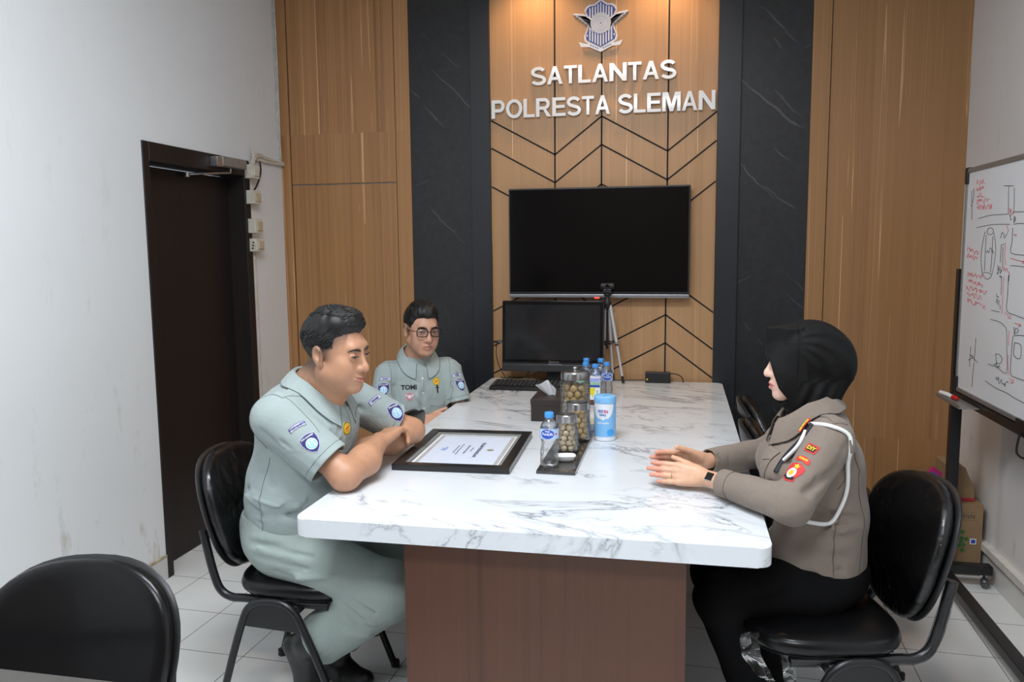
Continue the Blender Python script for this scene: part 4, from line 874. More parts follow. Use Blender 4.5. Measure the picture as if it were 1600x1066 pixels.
carton('left lilac and yellow snack carton, half hidden by the tall cookie jar', (-0.448, 3.775, T + 0.0005), 0.15, 0.056, 0.132); carton('right lilac snack carton with yellow print, behind the blue wipes canister', (-0.382, 3.715, T + 0.0005), 0.0, 0.058, 0.135)
# ---------------------------------------------------------------- wipes canister
M_lblue = plain('canister_blue', (0.22, 0.50, 0.84), 0.35, var=0.03); M_cwhite = plain('canister_white', (0.76, 0.80, 0.86), 0.35, var=0.02)
t = thing('wipes_canister', 'light blue and white baby wipes canister beside the tall jars', 'canister', (-0.272, 3.05, T + 0.0005))
bm = bmesh.new(); lathe(bm, [(0, 0), (0.038, 0), (0.041, 0.004), (0.041, 0.146), (0.039, 0.150), (0, 0.150)], 40); obj('canister_body', bm, M_cwhite, t)
bm = bmesh.new(); lathe(bm, [(0, 0.146), (0.0425, 0.146), (0.043, 0.149), (0.043, 0.166), (0.041, 0.171), (0.036, 0.174), (0, 0.174)], 40); l_ = obj('canister_lid', bm, M_lblue, t)
o = obj('lid_tab', tb([(-0.018, -0.040, 0.158), (-0.014, -0.037, 0.170), (-0.004, -0.024, 0.1755), (0.004, -0.008, 0.176)], 0.0022, smooth=5), M_lblue); o.parent = l_
sh_ = lambda x, y: (x, y if y > -0.9 else y)
obj('blue_wrapper', cyl_patch(0.0411, -2.9, 2.9, 0.018, 0.145, 64), M_lblue, t)
bm = bmesh.new(); g_ = []
for j in range(9):
    z = 0.082 + 0.063 * j / 8; hw = 1.05 * math.sqrt(max(0.0, 1 - ((0.145 - z) / 0.063) ** 2)) + 0.02; g_.append([bm.verts.new((0.0419 * math.sin(-0.12 + hw * (i / 8 - 1)), -0.0419 * math.cos(-0.12 + hw * (i / 8 - 1)), z)) for i in range(17)])
for j in range(8):
    for i in range(16): bm.faces.new((g_[j][i], g_[j][i + 1], g_[j + 1][i + 1], g_[j + 1][i]))
obj('white_badge', bm, M_cwhite, t)
M_mag = plain('magenta_print', (0.55, 0.02, 0.16), 0.5); M_mb = plain('blue_print', (0.02, 0.12, 0.5), 0.5)
RZ = Matrix.Rotation(-0.12, 4, 'Z')
flat_text('brand_lettering', 'mi', 0.021, M_mb, Matrix.Translation((0, 0, 0.112)) @ Matrix.Rotation(-0.35, 4, 'Z'), t, off=0.0006, wrap_r=0.0425)
flat_text('brand_lettering', 'tu', 0.021, M_mag, Matrix.Translation((0, 0, 0.112)) @ Matrix.Rotation(0.16, 4, 'Z'), t, off=0.0006, wrap_r=0.0425)
flat_text('brand_lettering', 'baby', 0.014, M_mb, Matrix.Translation((0, 0, 0.100)) @ RZ, t, off=0.0003, wrap_r=0.0425)
flat_text('product_lettering', 'WET WIPES', 0.009, M_cwhite, Matrix.Translation((0, 0, 0.068)) @ RZ, t, off=0.0003, wrap_r=0.0418)
obj('blue_badge', cyl_patch(0.0414, 0.25, 1.0, 0.022, 0.048, 10, 0.0004, disk_map), plain('canister_bright_blue', (0.05, 0.36, 0.80), 0.35), t)
# ---------------------------------------------------------------- tissue box
M_brnl = plain('brown_leatherette', (0.028, 0.019, 0.017), 0.5, bmp=0.2, bscale=300); M_tis = plain('tissue_paper', (0.82, 0.84, 0.87), 0.8, var=0.02); M_stitch = plain('stitching', (0.10, 0.08, 0.07), 0.8)
t = thing('tissue_box', 'dark brown leather-look tissue box with a white tissue sticking out', 'tissue box', (-0.545, 3.44, T + 0.0005), math.radians(1))
obj('box_body', bx(-0.070, 0.070, -0.115, 0.115, 0, 0.072, 0.003), M_brnl, t); obj('box_lid', bx(-0.072, 0.072, -0.117, 0.117, 0.070, 0.096, 0.003), M_brnl, t)
bm = bmesh.new()
for k in range(28): x = -0.067 + k * 0.005; box(bm, x - 0.0016, x + 0.0016, -0.1178, -0.1168, 0.0745, 0.0755)
for k in range(40): y = -0.112 + k * 0.0057; box(bm, -0.0728, -0.0718, y - 0.0016, y + 0.0016, 0.0745, 0.0755)
obj('stitching', bm, M_stitch, t)
# tissue: folded sheet standing up out of the slot
bm = bmesh.new(); G = []
for j in range(13):
    v = j / 12; row = []
    for i in range(17):
        u = i / 16 * 2 - 1
        w = 0.010 + 0.036 * v ** 0.8; x = u * w - 0.028 * v + 0.008 ; y = -0.005 + 0.020 * math.sin(u * 3.2 + 1.0) * (0.3 + v) + 0.012 * v * math.cos(u * 7); z = 0.092 + 0.066 * v * (1 - 0.25 * abs(u - 0.1)) - 0.018 * max(0, u) * v
        row.append(bm.verts.new((x, y, z)))
    G.append(row)
for j in range(12):
    for i in range(16): bm.faces.new((G[j][i], G[j][i + 1], G[j + 1][i + 1], G[j + 1][i]))
bmesh.ops.solidify(bm, geom=bm.faces[:], thickness=0.0006); obj('tissue', bm, M_tis, t, label='white paper tissue', ang=1.2)
# ---------------------------------------------------------------- all-in-one computer, keyboard, mouse
t = thing('desktop_computer', 'black all-in-one computer with a dark screen under the television', 'computer', (-0.67, 4.27, T), 0.0)
YM = 4.255; lean = Matrix.Translation((-0.667, YM, 0.86)) @ Matrix.Rotation(-0.06, 4, 'X')
M_gbez = plain('gloss_black_bezel', (0.006, 0.006, 0.007), 0.08, spec=0.5); M_scr2 = plain('computer_screen', (0.018, 0.019, 0.021), 0.10, spec=0.6)
def mon(name, bm, m): bmesh.ops.transform(bm, matrix=lean, verts=bm.verts); return wchild(obj(name, bm, m), t)
mon('computer_housing', bx(-0.277, 0.277, 0.0, 0.045, -0.012, 0.375, 0.008), M_black)
mon('bezel', bx(-0.274, 0.274, -0.004, -0.0003, 0.040, 0.372, 0.0015), M_gbez); mon('screen', bx(-0.258, 0.258, -0.0055, -0.0042, 0.055, 0.352), M_scr2)
mon('chin_bar', bx(-0.274, 0.274, -0.012, -0.0003, -0.010, 0.030, 0.004), plain('dark_grey_plastic', (0.035, 0.036, 0.038), 0.3)); mon('trim_line', bx(-0.02, 0.055, -0.0135, -0.012, 0.031, 0.034), M_silver)
flat_text('maker_lettering', 'lenovo', 0.020, M_silver, Matrix.Translation((-0.655, YM - 0.006, 0.898)) @ FR, None, wrap_r=None).parent = None
lt = bpy.data.objects['maker_lettering']; wchild(lt, t)
bm = bmesh.new(); box(bm, -0.70, -0.60, 4.285, 4.325, T + 0.012, 0.92, 0.005); wchild(obj('stand_neck', bm, M_black), t)
bm = bmesh.new(); prism(bm, ell(0.13, 0.085, 40, -0.65, 4.30), T + 0.0005, T + 0.014, 'Z', bev=0.004); wchild(obj('stand_base', bm, M_gbez), t)
t = thing('keyboard', 'black low keyboard before the computer', 'keyboard', (-0.745, 4.10, T + 0.0005), math.radians(-1.5))
kt = Matrix.Rotation(0.10, 4, 'X'); bm = bmesh.new(); box(bm, -0.222, 0.222, -0.062, 0.088, 0.004, 0.019, 0.003, M=kt @ Matrix.Translation((0, 0, 0.003))); obj('keyboard_base', bm, M_black, t)
M_key = plain('keycap', (0.020, 0.020, 0.021), 0.5)
def rows():
    n = 0
    for r in range(6):
        for k in range(19):
            if n >= 96: return
            n += 1; yield r, k
for r, k in rows():
    x0 = -0.213 + k * 0.0226; y0 = 0.062 - r * 0.0225
    w = 0.0195
    if r == 5 and 4 <= k <= 7:
        if k > 4: continue
        w = 0.0195 + 3 * 0.0226
    obj('key', bx(x0, x0 + w, y0, y0 + 0.019, 0.0, 0.0075, 0.0015, 1, M=kt @ Matrix.Translation((0, 0, 0.0215))), M_key, t)
# cables behind the computer
bm = bmesh.new()
tube(bm, [(-0.78, 4.30, 0.87), (-0.84, 4.36, 0.80), (-0.92, 4.40, 0.7855), (-0.99, 4.42, 0.7855)], 0.0028, smooth=5); tube(bm, [(-0.70, 4.31, 0.86), (-0.80, 4.38, 0.81), (-0.88, 4.43, 0.786), (-0.95, 4.435, 0.79)], 0.0022, smooth=5)
tube(bm, [(-0.95, 4.30, 1.01), (-0.985, 4.34, 1.0), (-1.00, 4.36, 0.93), (-0.985, 4.38, 0.85), (-0.96, 4.41, 0.79)], 0.0022, smooth=5); tube(bm, [(-0.58, 4.31, 0.86), (-0.62, 4.36, 0.80), (-0.50, 4.41, 0.7855), (-0.28, 4.425, 0.7855), (-0.18, 4.42, 0.7905)], 0.0026, smooth=5)
tag(obj('cable_tangle', bm, M_cable), 'thin black cables tangled behind the computer stand', 'cable', None)
t = thing('usb_stick', 'small dark usb stick plugged into the left side of the computer', 'usb stick', (-0.972, 4.285, 1.006)); obj('stick_body', bx(-0.026, 0.004, -0.005, 0.005, -0.006, 0.006, 0.001), M_black, t); obj('connector', bx(0.004, 0.024, -0.004, 0.004, -0.004, 0.004), M_silver, t)
# power adapter
t = thing('power_adapter', 'black power adapter block on the table against the oak panel', 'adapter', (-0.106, 4.405, T + 0.0005))
obj('adapter_block', bx(-0.068, 0.068, -0.026, 0.026, 0, 0.058, 0.005), M_black, t)
obj('adapter_cord', tb([(0.066, 0, 0.05), (0.10, 0.0, 0.047), (0.125, -0.005, 0.035), (0.135, -0.01, 0.015), (0.135, -0.012, 0.004)], 0.003, smooth=5), M_cable, t)
bm = bmesh.new(); box(bm, -0.061, -0.053, -0.0268, -0.0258, 0.016, 0.024); obj('warning_mark', bm, M_yel, t)
# ---------------------------------------------------------------- tripod with webcam
t = thing('tripod', 'slim silver and black tripod standing on the table beside the computer', 'tripod', (-0.368, 4.335, T))
M_leg = plain('bright_satin_aluminium', (0.62, 0.62, 0.63), 0.4, 0.35, var=0.04)
ap = Vector((-0.380, 4.375, 1.235))
for f_ in ((-0.288, 4.335), (-0.352, 4.445), (-0.415, 4.420)):
    b_ = Vector((f_[0], f_[1], T + 0.004)); a_ = ap + Vector(((f_[0] + 0.38) * 0.16, (f_[1] - 4.375) * 0.16, -0.03)); d = (b_ - a_)
    lg = wchild(obj('leg', tb([a_, a_ + d * 0.5], 0.0095), M_leg, label='silver leg'), t)
    for nm, p0, p1, r_, m_ in (('lower_tube', 0.48, 0.93, 0.0068, M_leg), ('leg_lock', 0.47, 0.52, 0.0095, M_black), ('rubber_tip', 0.91, 1.0, 0.0075, M_black)):
        o = obj(nm, tb([a_ + d * p0, a_ + d * p1], r_), m_); o.parent = lg
    wchild(obj('brace', tb([a_ + d * 0.49, Vector((-0.380, 4.375, (a_ + d * 0.46).z))], 0.0028), M_black), t)
wchild(obj('centre_column', tb([ap + Vector((0, 0, -0.27)), ap], 0.006), M_black), t)
bm = bmesh.new(); lathe(bm, [(0, -0.045), (0.022, -0.045), (0.024, -0.02), (0.018, -0.01), (0.012, 0), (0.012, 0.02), (0.019, 0.025), (0.019, 0.034), (0, 0.036)], 20, Matrix.Translation(ap)); wchild(obj('tripod_head', bm, M_black), t)
wchild(obj('pan_handle', tb([ap + Vector((0, 0, 0.01)), ap + Vector((-0.035, -0.02, 0.0)), ap + Vector((-0.05, -0.03, -0.01))], 0.004, smooth=3), M_black), t)
t = thing('webcam', 'small black webcam mounted on top of the tripod', 'webcam', (ap.x, ap.y, ap.z + 0.036))
obj('webcam_body', bx(-0.040, 0.040, -0.016, 0.012, 0.022, 0.052, 0.010, 3), M_black, t); obj('clip', bx(-0.022, 0.022, -0.014, 0.014, 0.0, 0.023, 0.003), M_black, t)
bm = bmesh.new(); lathe(bm, [(0, 0), (0.013, 0), (0.013, 0.004), (0.009, 0.005), (0.007, 0.003), (0, 0.003)], 24, Matrix.Translation((0, -0.016, 0.037)) @ Matrix.Rotation(PI / 2, 4, 'X')); obj('lens', bm, M_gbez, t)
# ---------------------------------------------------------------- cardboard boxes in the far right corner
M_kraft = plain('kraft_cardboard', (0.26, 0.165, 0.085), 0.75, var=0.12, vscale=12); M_kraftd = plain('box_print_brown', (0.12, 0.085, 0.055), 0.8); M_rtape = plain('red_tape', (0.42, 0.02, 0.04), 0.5); M_pgrn = plain('print_green', (0.03, 0.12, 0.03), 0.7)
t = thing('cardboard_box', 'brown cardboard box with a green leafy print, behind the whiteboard post', 'box', (1.235, 4.03, 0))
y0 = 3.90; wchild(obj('carton_body', bx(1.085, 1.372, y0, 4.18, 0.001, 0.335, 0.002), M_kraft), t)
bm = bmesh.new()
for k in range(11): box(bm, 1.225 + k * 0.0105, 1.2315 + k * 0.0105, y0 - 0.0006, y0 + 0.001, 0.270 + 0.003 * (k % 2), 0.292 - 0.003 * (k % 3))
box(bm, 1.22, 1.345, y0 - 0.0006, y0 + 0.001, 0.262, 0.2635); box(bm, 1.22, 1.345, y0 - 0.0006, y0 + 0.001, 0.298, 0.2995); wchild(obj('stencilled_text', bm, M_kraftd), t)
bm = bmesh.new(); rr = random.Random(3)
for k in range(13):
    a = k * 2.4; r = 0.012 + 0.0032 * k; cx, cz = 1.276 + r * math.cos(a) * 0.85, 0.160 + r * math.sin(a); s_ = 0.011
    prism(bm, [(cx + s_ * math.cos(q * PI / 4 + a) * (1.2 if q % 2 else .7), cz + s_ * math.sin(q * PI / 4 + a) * (1.2 if q % 2 else .7)) for q in range(8)], y0 - 0.0006 - 0.00001 * k, y0 + 0.001, 'Y')
wchild(obj('leafy_print', bm, M_pgrn, label='green leafy print'), t)
wchild(obj('printed_label', bx(1.322, 1.348, y0 - 0.0008, y0 + 0.001, 0.150, 0.176), M_wpaper), t); wchild(obj('printed_label', bx(1.326, 1.344, y0 - 0.0012, y0 - 0.0006, 0.154, 0.172), M_lab), t)
t = thing('cardboard_box', 'smaller brown cardboard box with a red stripe, stacked on the green printed box', 'box', (1.21, 4.07, 0.3355))
bm = bmesh.new(); prism(bm, [(1.232, 0.3358), (1.350, 0.3358), (1.345, 0.395), (1.305, 0.492), (1.275, 0.500), (1.236, 0.492)], 3.95, 4.15, 'Y', bev=0.003); wchild(obj('carton_body', bm, M_kraft), t)
wchild(obj('red_stripe', bx(1.234, 1.349, 3.9490, 3.952, 0.338, 0.352), M_rtape, label='red printed stripe'), t)
t = thing('snack_packet', 'pink and blue snack packet leaning on the boxes behind the chair of the woman', 'packet', (1.18, 4.06, 0.336), 0.0)
o = thing('cardboard_box', 'low brown cardboard box under the pink packet, left of the whiteboard post', 'box', (1.18, 4.32, 0)); wchild(obj('carton_body', bx(1.17, 1.37, 4.195, 4.445, 0.001, 0.345, 0.002), M_kraft), o)
wchild(obj('red_edge', bx(1.172, 1.19, 4.1935, 4.196, 0.02, 0.33), M_rtape, label='red printed edge'), o)
M_pink = plain('packet_magenta', (0.45, 0.02, 0.16), 0.35); M_pblu = plain('packet_blue', (0.02, 0.13, 0.55), 0.35)
Mp = Matrix.Translation((1.192, 4.06, 0.398)) @ Matrix.Rotation(0.62, 4, 'Y')
b2 = bmesh.new(); box(b2, -0.038, 0.038, -0.012, 0.012, -0.058, 0.058, 0.006, 2, M=Mp); wchild(obj('packet_body', b2, M_pink), t)
b2 = bmesh.new(); box(b2, -0.022, 0.034, -0.0135, -0.0115, -0.04, 0.04, 0, M=Mp); wchild(obj('packet_panel', b2, M_pblu), t)
b2 = bmesh.new()
for k in range(4): box(b2, -0.012 + 0.001 * k, 0.020 - 0.004 * k, -0.0145, -0.013, -0.026 + k * 0.015, -0.020 + k * 0.015, 0, M=Mp)
wchild(obj('packet_print', b2, M_wpaper), t)
# ---------------------------------------------------------------- signed-distance modelling of figures and clothing
F32 = np.float32
def nrm(v): v = np.asarray(v, float); return v / np.linalg.norm(v)
def sm(a, b, k):
    h = np.clip(0.5 + 0.5 * (b - a) / k, 0, 1); return b * (1 - h) + a * h - k * h * (1 - h)
def cap(P, a, b, ra, rb):
    a = np.asarray(a, F32); b = np.asarray(b, F32); ab = b - a; t = np.clip(((P - a) @ ab) / max(1e-9, float(ab @ ab)), 0, 1)
    return np.linalg.norm(P - a - t[:, None] * ab, axis=1) - (ra + (rb - ra) * t)
def eld(P, c, r, R=None):
    q = P - np.asarray(c, F32)
    if R is not None: q = q @ np.asarray(R, F32)
    r = np.asarray(r, F32); k0 = np.linalg.norm(q / r, axis=1); k1 = np.linalg.norm(q / (r * r), axis=1)
    return np.where(k1 < 1e-6, -r.min(), k0 * (k0 - 1) / np.maximum(k1, 1e-6))
def run(P, prims):
    # prims: (kind, params..., k); a kind starting with '-' is carved out
    d = np.full(len(P), 9.0, F32)
    for p in prims:
        kind = p[0]; neg = kind[0] == '-'; kd = kind.lstrip('-'); k = p[-1]
        if kd == 'c': q = cap(P, *p[1:5])
        elif kd == 'e': q = eld(P, *p[1:-1])
        elif kd == 'f': q = p[1](P)
        if neg: d = -sm(-d, q, k)
        else: d = sm(d, q, k)
    return d
def sdf_mesh(f, lo, hi, h, name, newton=2):
    lo = np.array(lo, float); hi = np.array(hi, float); B = 10
    nb = np.ceil((hi - lo) / (h * B)).astype(int); n = nb * B
    D = np.empty(n, F32)
    bi = np.stack(np.meshgrid(*[np.arange(k) for k in nb], indexing='ij'), -1).reshape(-1, 3)
    cen = (lo + (bi * B + (B - 1) / 2) * h).astype(F32); dc = f(cen)
    act = np.abs(dc) < B * h * 0.87 * 1.25 + 2 * h
    V = D.reshape(nb[0], B, nb[1], B, nb[2], B)
    dcg = dc.reshape(nb)
    V[:] = dcg[:, None, :, None, :, None]
    loc = np.stack(np.meshgrid(*[np.arange(B)] * 3, indexing='ij'), -1).reshape(-1, 3)
    ai = bi[act]
    for s in range(0, len(ai), 300):
        c = ai[s:s + 300]; pts = (lo + (c[:, None, :] * B + loc[None]) * h).reshape(-1, 3).astype(F32)
        d = f(pts).reshape(len(c), B, B, B)
        for q, (i, j, k) in enumerate(c): V[i, :, j, :, k, :] = d[q]
    S = D < 0
    c = S[:-1, :-1, :-1].astype(np.int8)
    tot = np.zeros(tuple(n - 1), np.int8)
    for dx in (0, 1):
        for dy in (0, 1):
            for dz in (0, 1): tot += S[dx:n[0] - 1 + dx, dy:n[1] - 1 + dy, dz:n[2] - 1 + dz]
    cells = np.argwhere((tot > 0) & (tot < 8)); idx = -np.ones(tuple(n - 1), np.int32); idx[tuple(cells.T)] = np.arange(len(cells))
    cor = np.array([[x, y, z] for x in (0, 1) for y in (0, 1) for z in (0, 1)])
    vals = np.stack([D[tuple((cells + q).T)] for q in cor], 1)
    acc = np.zeros((len(cells), 3)); cnt = np.zeros(len(cells))
    for a in range(8):
        for b in range(a + 1, 8):
            if np.abs(cor[a] - cor[b]).sum() != 1: continue
            va, vb = vals[:, a], vals[:, b]; m = (va < 0) != (vb < 0); t = np.where(m, va / np.where(m, va - vb, 1), 0)
            acc += m[:, None] * (cor[a] + t[:, None] * (cor[b] - cor[a])); cnt += m
    X = lo + (cells + acc / np.maximum(cnt, 1)[:, None]) * h
    quads = []
    for ax in range(3):
        sl0 = [slice(None)] * 3; sl1 = [slice(None)] * 3; sl0[ax] = slice(0, -1); sl1[ax] = slice(1, None)
        A = S[tuple(sl0)]; Bm = S[tuple(sl1)]; e = np.argwhere(A != Bm); o1, o2 = [q for q in range(3) if q != ax]
        e = e[(e[:, o1] > 0) & (e[:, o2] > 0) & (e[:, o1] < n[o1] - 1) & (e[:, o2] < n[o2] - 1)]
        ins = A[tuple(e.T)]
        def at(d1, d2):
            g = e.copy(); g[:, o1] += d1; g[:, o2] += d2; return idx[tuple(g.T)]
        q = np.stack([at(-1, -1), at(0, -1), at(0, 0), at(-1, 0)], 1)
        flip = ins if ax != 1 else ~ins
        q[~flip] = q[~flip][:, ::-1]; quads.append(q)
    Q = np.concatenate(quads); Q = Q[(Q >= 0).all(1)]
    for _ in range(newton):
        Pf = X.astype(F32); e_ = h * 0.5; d0 = f(Pf); g = np.stack([f(Pf + np.eye(3, dtype=F32)[a] * F32(e_)) - f(Pf - np.eye(3, dtype=F32)[a] * F32(e_)) for a in range(3)], 1) / (2 * e_)
        gn = np.maximum((g ** 2).sum(1), 0.25); step = (d0 / gn)[:, None] * g; X = X - np.clip(step, -h * 0.5, h * 0.5)
    me = bpy.data.meshes.new(name); me.vertices.add(len(X)); me.vertices.foreach_set('co', X.astype(F32).ravel())
    me.loops.add(len(Q) * 4); me.loops.foreach_set('vertex_index', Q.astype(np.int32).ravel()); me.polygons.add(len(Q))
    me.polygons.foreach_set('loop_start', np.arange(0, len(Q) * 4, 4, dtype=np.int32)); me.update(calc_edges=True); me.validate()
    return me, X
def sobj(name, f, lo, hi, h, mat, parent, col=None, label=None):
    me, X = sdf_mesh(f, lo, hi, h, name)
    me.polygons.foreach_set('use_smooth', [True] * len(me.polygons))
    if col is not None:
        a = me.color_attributes.new('Col', 'FLOAT_COLOR', 'POINT'); cc = np.ones((len(me.vertices), 4), F32)
        cc[:, :3] = col(np.array([v.co for v in me.vertices], F32)); a.data.foreach_set('color', cc.ravel())
    me.materials.append(mat); o = bpy.data.objects.new(name, me); C.objects.link(o)
    if parent is not None: wchild(o, parent)
    if label: o['label'] = label
    return o
def skin_mat(name, rough=0.48):
    m, nt, b = new_mat(name); a = nt.nodes.new('ShaderNodeAttribute'); a.attribute_name = 'Col'
    mp = coords(nt); n = nd(nt, 'ShaderNodeTexNoise'); n.inputs['Scale'].default_value = 45; n.inputs['Detail'].default_value = 5; nt.links.new(mp.outputs[0], n.inputs['Vector'])
    r = ramp(nt, [(0.3, (0.90, 0.87, 0.86)), (0.7, (1.0, 1.0, 1.0))]); nt.links.new(n.outputs['Fac'], r.inputs[0])
    mx = nt.nodes.new('ShaderNodeMix'); mx.data_type = 'RGBA'; mx.blend_type = 'MULTIPLY'; mx.inputs[0].default_value = 1
    nt.links.new(a.outputs['Color'], mx.inputs[6]); nt.links.new(r.outputs[0], mx.inputs[7]); nt.links.new(mx.outputs[2], b.inputs['Base Color'])
    b.inputs['Roughness'].default_value = rough; b.inputs['Subsurface Weight'].default_value = 0.07; b.inputs['Subsurface Radius'].default_value = (0.01, 0.004, 0.002); b.inputs['Subsurface Scale'].default_value = 0.5
    n2 = nd(nt, 'ShaderNodeTexNoise'); n2.inputs['Scale'].default_value = 500; nt.links.new(mp.outputs[0], n2.inputs['Vector']); bump(nt, b, n2.outputs['Fac'], 0.12, 0.0006)
    return m
M_skin = skin_mat('skin')
M_hair = plain('black_hair', (0.005, 0.0045, 0.0045), 0.5, var=0.3, vscale=120, bmp=0.5, bscale=350)
M_brow = plain('brow_hair', (0.016, 0.012, 0.010), 0.7); M_eye = plain('eye_white', (0.42, 0.38, 0.36), 0.12, var=0.02); M_iris = plain('iris_dark', (0.012, 0.008, 0.006), 0.1)
def cloth(name, col, rough=0.85, var=0.05, sheen=.12, spec=.25):
    m, nt, b = new_mat(name); mp = coords(nt); L = nt.links
    n = nd(nt, 'ShaderNodeTexNoise'); n.inputs['Scale'].default_value = 7; n.inputs['Detail'].default_value = 5; L.new(mp.outputs[0], n.inputs['Vector'])
    r = ramp(nt, [(0.3, tuple(c * (1 - var) for c in col)), (0.7, tuple(c * (1 + var) for c in col))]); L.new(n.outputs['Fac'], r.inputs[0]); L.new(r.outputs[0], b.inputs['Base Color'])
    b.inputs['Roughness'].default_value = rough; b.inputs['Sheen Weight'].default_value = sheen; b.inputs['Specular IOR Level'].default_value = spec
    w = nd(nt, 'ShaderNodeTexNoise'); w.inputs['Scale'].default_value = 14; w.inputs['Detail'].default_value = 3; w.inputs['Distortion'].default_value = 0.8; L.new(mp.outputs[0], w.inputs['Vector'])
    f = nd(nt, 'ShaderNodeTexNoise'); f.inputs['Scale'].default_value = 700; L.new(mp.outputs[0], f.inputs['Vector'])
    ad = nt.nodes.new('ShaderNodeMath'); ad.operation = 'MULTIPLY_ADD'; L.new(f.outputs['Fac'], ad.inputs[0]); ad.inputs[1].default_value = 0.04; L.new(w.outputs['Fac'], ad.inputs[2])
    bump(nt, b, ad.outputs[0], 0.55, 0.010); return m
M_shirt = cloth('grey_green_shirt', srgb(156, 168, 167)); M_trs = cloth('grey_green_trousers', srgb(146, 158, 153)); M_seam = plain('grey_thread', srgb(112, 124, 122), .9); M_seamt = plain('taupe_thread', srgb(84, 75, 68), .9); M_taupe = cloth('taupe_shirt', srgb(128, 116, 106)); M_blk = cloth('black_trousers', (0.0045, 0.0045, 0.005), sheen=0, spec=.12); M_hij = cloth('black_headscarf', (0.0040, 0.0038, 0.0038), 0.75, sheen=0, spec=.22)
M_shoe = plain('black_shoe_leather', (0.010, 0.010, 0.010), 0.4, bmp=0.1)

def head_frame(o, fwd, tilt=0.0, s=1.0):
    f = nrm(fwd); side = nrm(np.cross(f, (0, 0, 1))); u = np.cross(side, f)
    side, u = side * math.cos(tilt) + u * math.sin(tilt), u * math.cos(tilt) - side * math.sin(tilt)
    return dict(o=np.array(o, float), M=np.stack([side, f, u], 1), s=s)
def toL(P, H): return ((P - H['o'].astype(F32)) @ H['M'].astype(F32)) / F32(H['s'])
def toW(p, H): return H['o'] + H['M'] @ (np.array(p, float) * H['s'])
def head_prims(full=0.0, slit=0.0034, smile=0.0, ears=True, nose=1.0):
    L = [('e', (0, -.018, .035), (.074, .098, .082), .01), ('e', (0, .030, -.028), (.057 + full * .008, .058, .080), .03), ('e', (0, .012, -.062), (.052 + full * .012, .060, .048), .03),
         ('c', (0, .066, -.096), (0, .070, -.100), .019, .017, .022), ('c', (-.028, .074, .026), (.028, .074, .026), .012, .012, .018)]
    for s in (-1, 1):
        L += [('c', (s * .053, -.004, -.055), (s * .020, .060, -.098), .016 + full * .006, .015, .024), ('e', (s * .041, .054, -.028), (.021, .020, .020), .022),
              ('e', (s * .036, .048, -.058), (.022 + full * .006, .024, .026), .025)]
    L += [('c', (0, .082, .012), (0, .099, -.028), .0070, .0095, .012), ('c', (0, .1005, -.034), (0, .1015, -.036), .0120 * nose, .0120 * nose, .008)]
    for s in (-1, 1):
        L += [('c', (s * .012 * nose, .091, -.039), (s * .0135 * nose, .089, -.040), .0088 * nose, .0088 * nose, .008), ('-e', (s * .033, .101, .002), (.020, .020, .013), .014),
              ('c', (s * .032, .0735, .0), (s * .032, .0735, .0), .0150, .0150, .005)]
    L += [('e', (0, .074, -.068), (.027, .021, .019), .014)]
    for s in (-1, 1):
        ux = s * (.023 + smile * .004)
        L += [('c', (ux, .080, -.069 + smile * .004), (s * .005, .0925, -.0645), .0030, .0052, .004), ('c', (ux * .85, .082, -.0735 + smile * .003), (0, .091, -.0775), .0035, .0062, .004),
              ('-c', (s * .021, .0895, -.0015), (s * .044, .083, .0015), slit, slit * .8, .0015), ('-c', (ux * 1.05, .0835, -.0705 + smile * .005), (0, .0975, -.0705), .0014, .0022, .003),
              ('-c', (s * .0065, .097, -.0490), (s * .0075, .094, -.045), .0026, .0026, .003)]
        Re = np.array([[1, 0, 0], [0, .97, -.24], [0, .24, .97]])
        if ears: L += [('e', (s * .0775, -.014, -.003), (.0095, .018, .031), Re, .006), ('e', (s * .0765, -.006, -.028), (.008, .010, .012), .006), ('-e', (s * .088, -.010, .001), (.0085, .0095, .017), Re, .004), ('c', (s * .079, -.002, .012), (s * .079, .0, -.012), .003, .003, .004)]
    return L
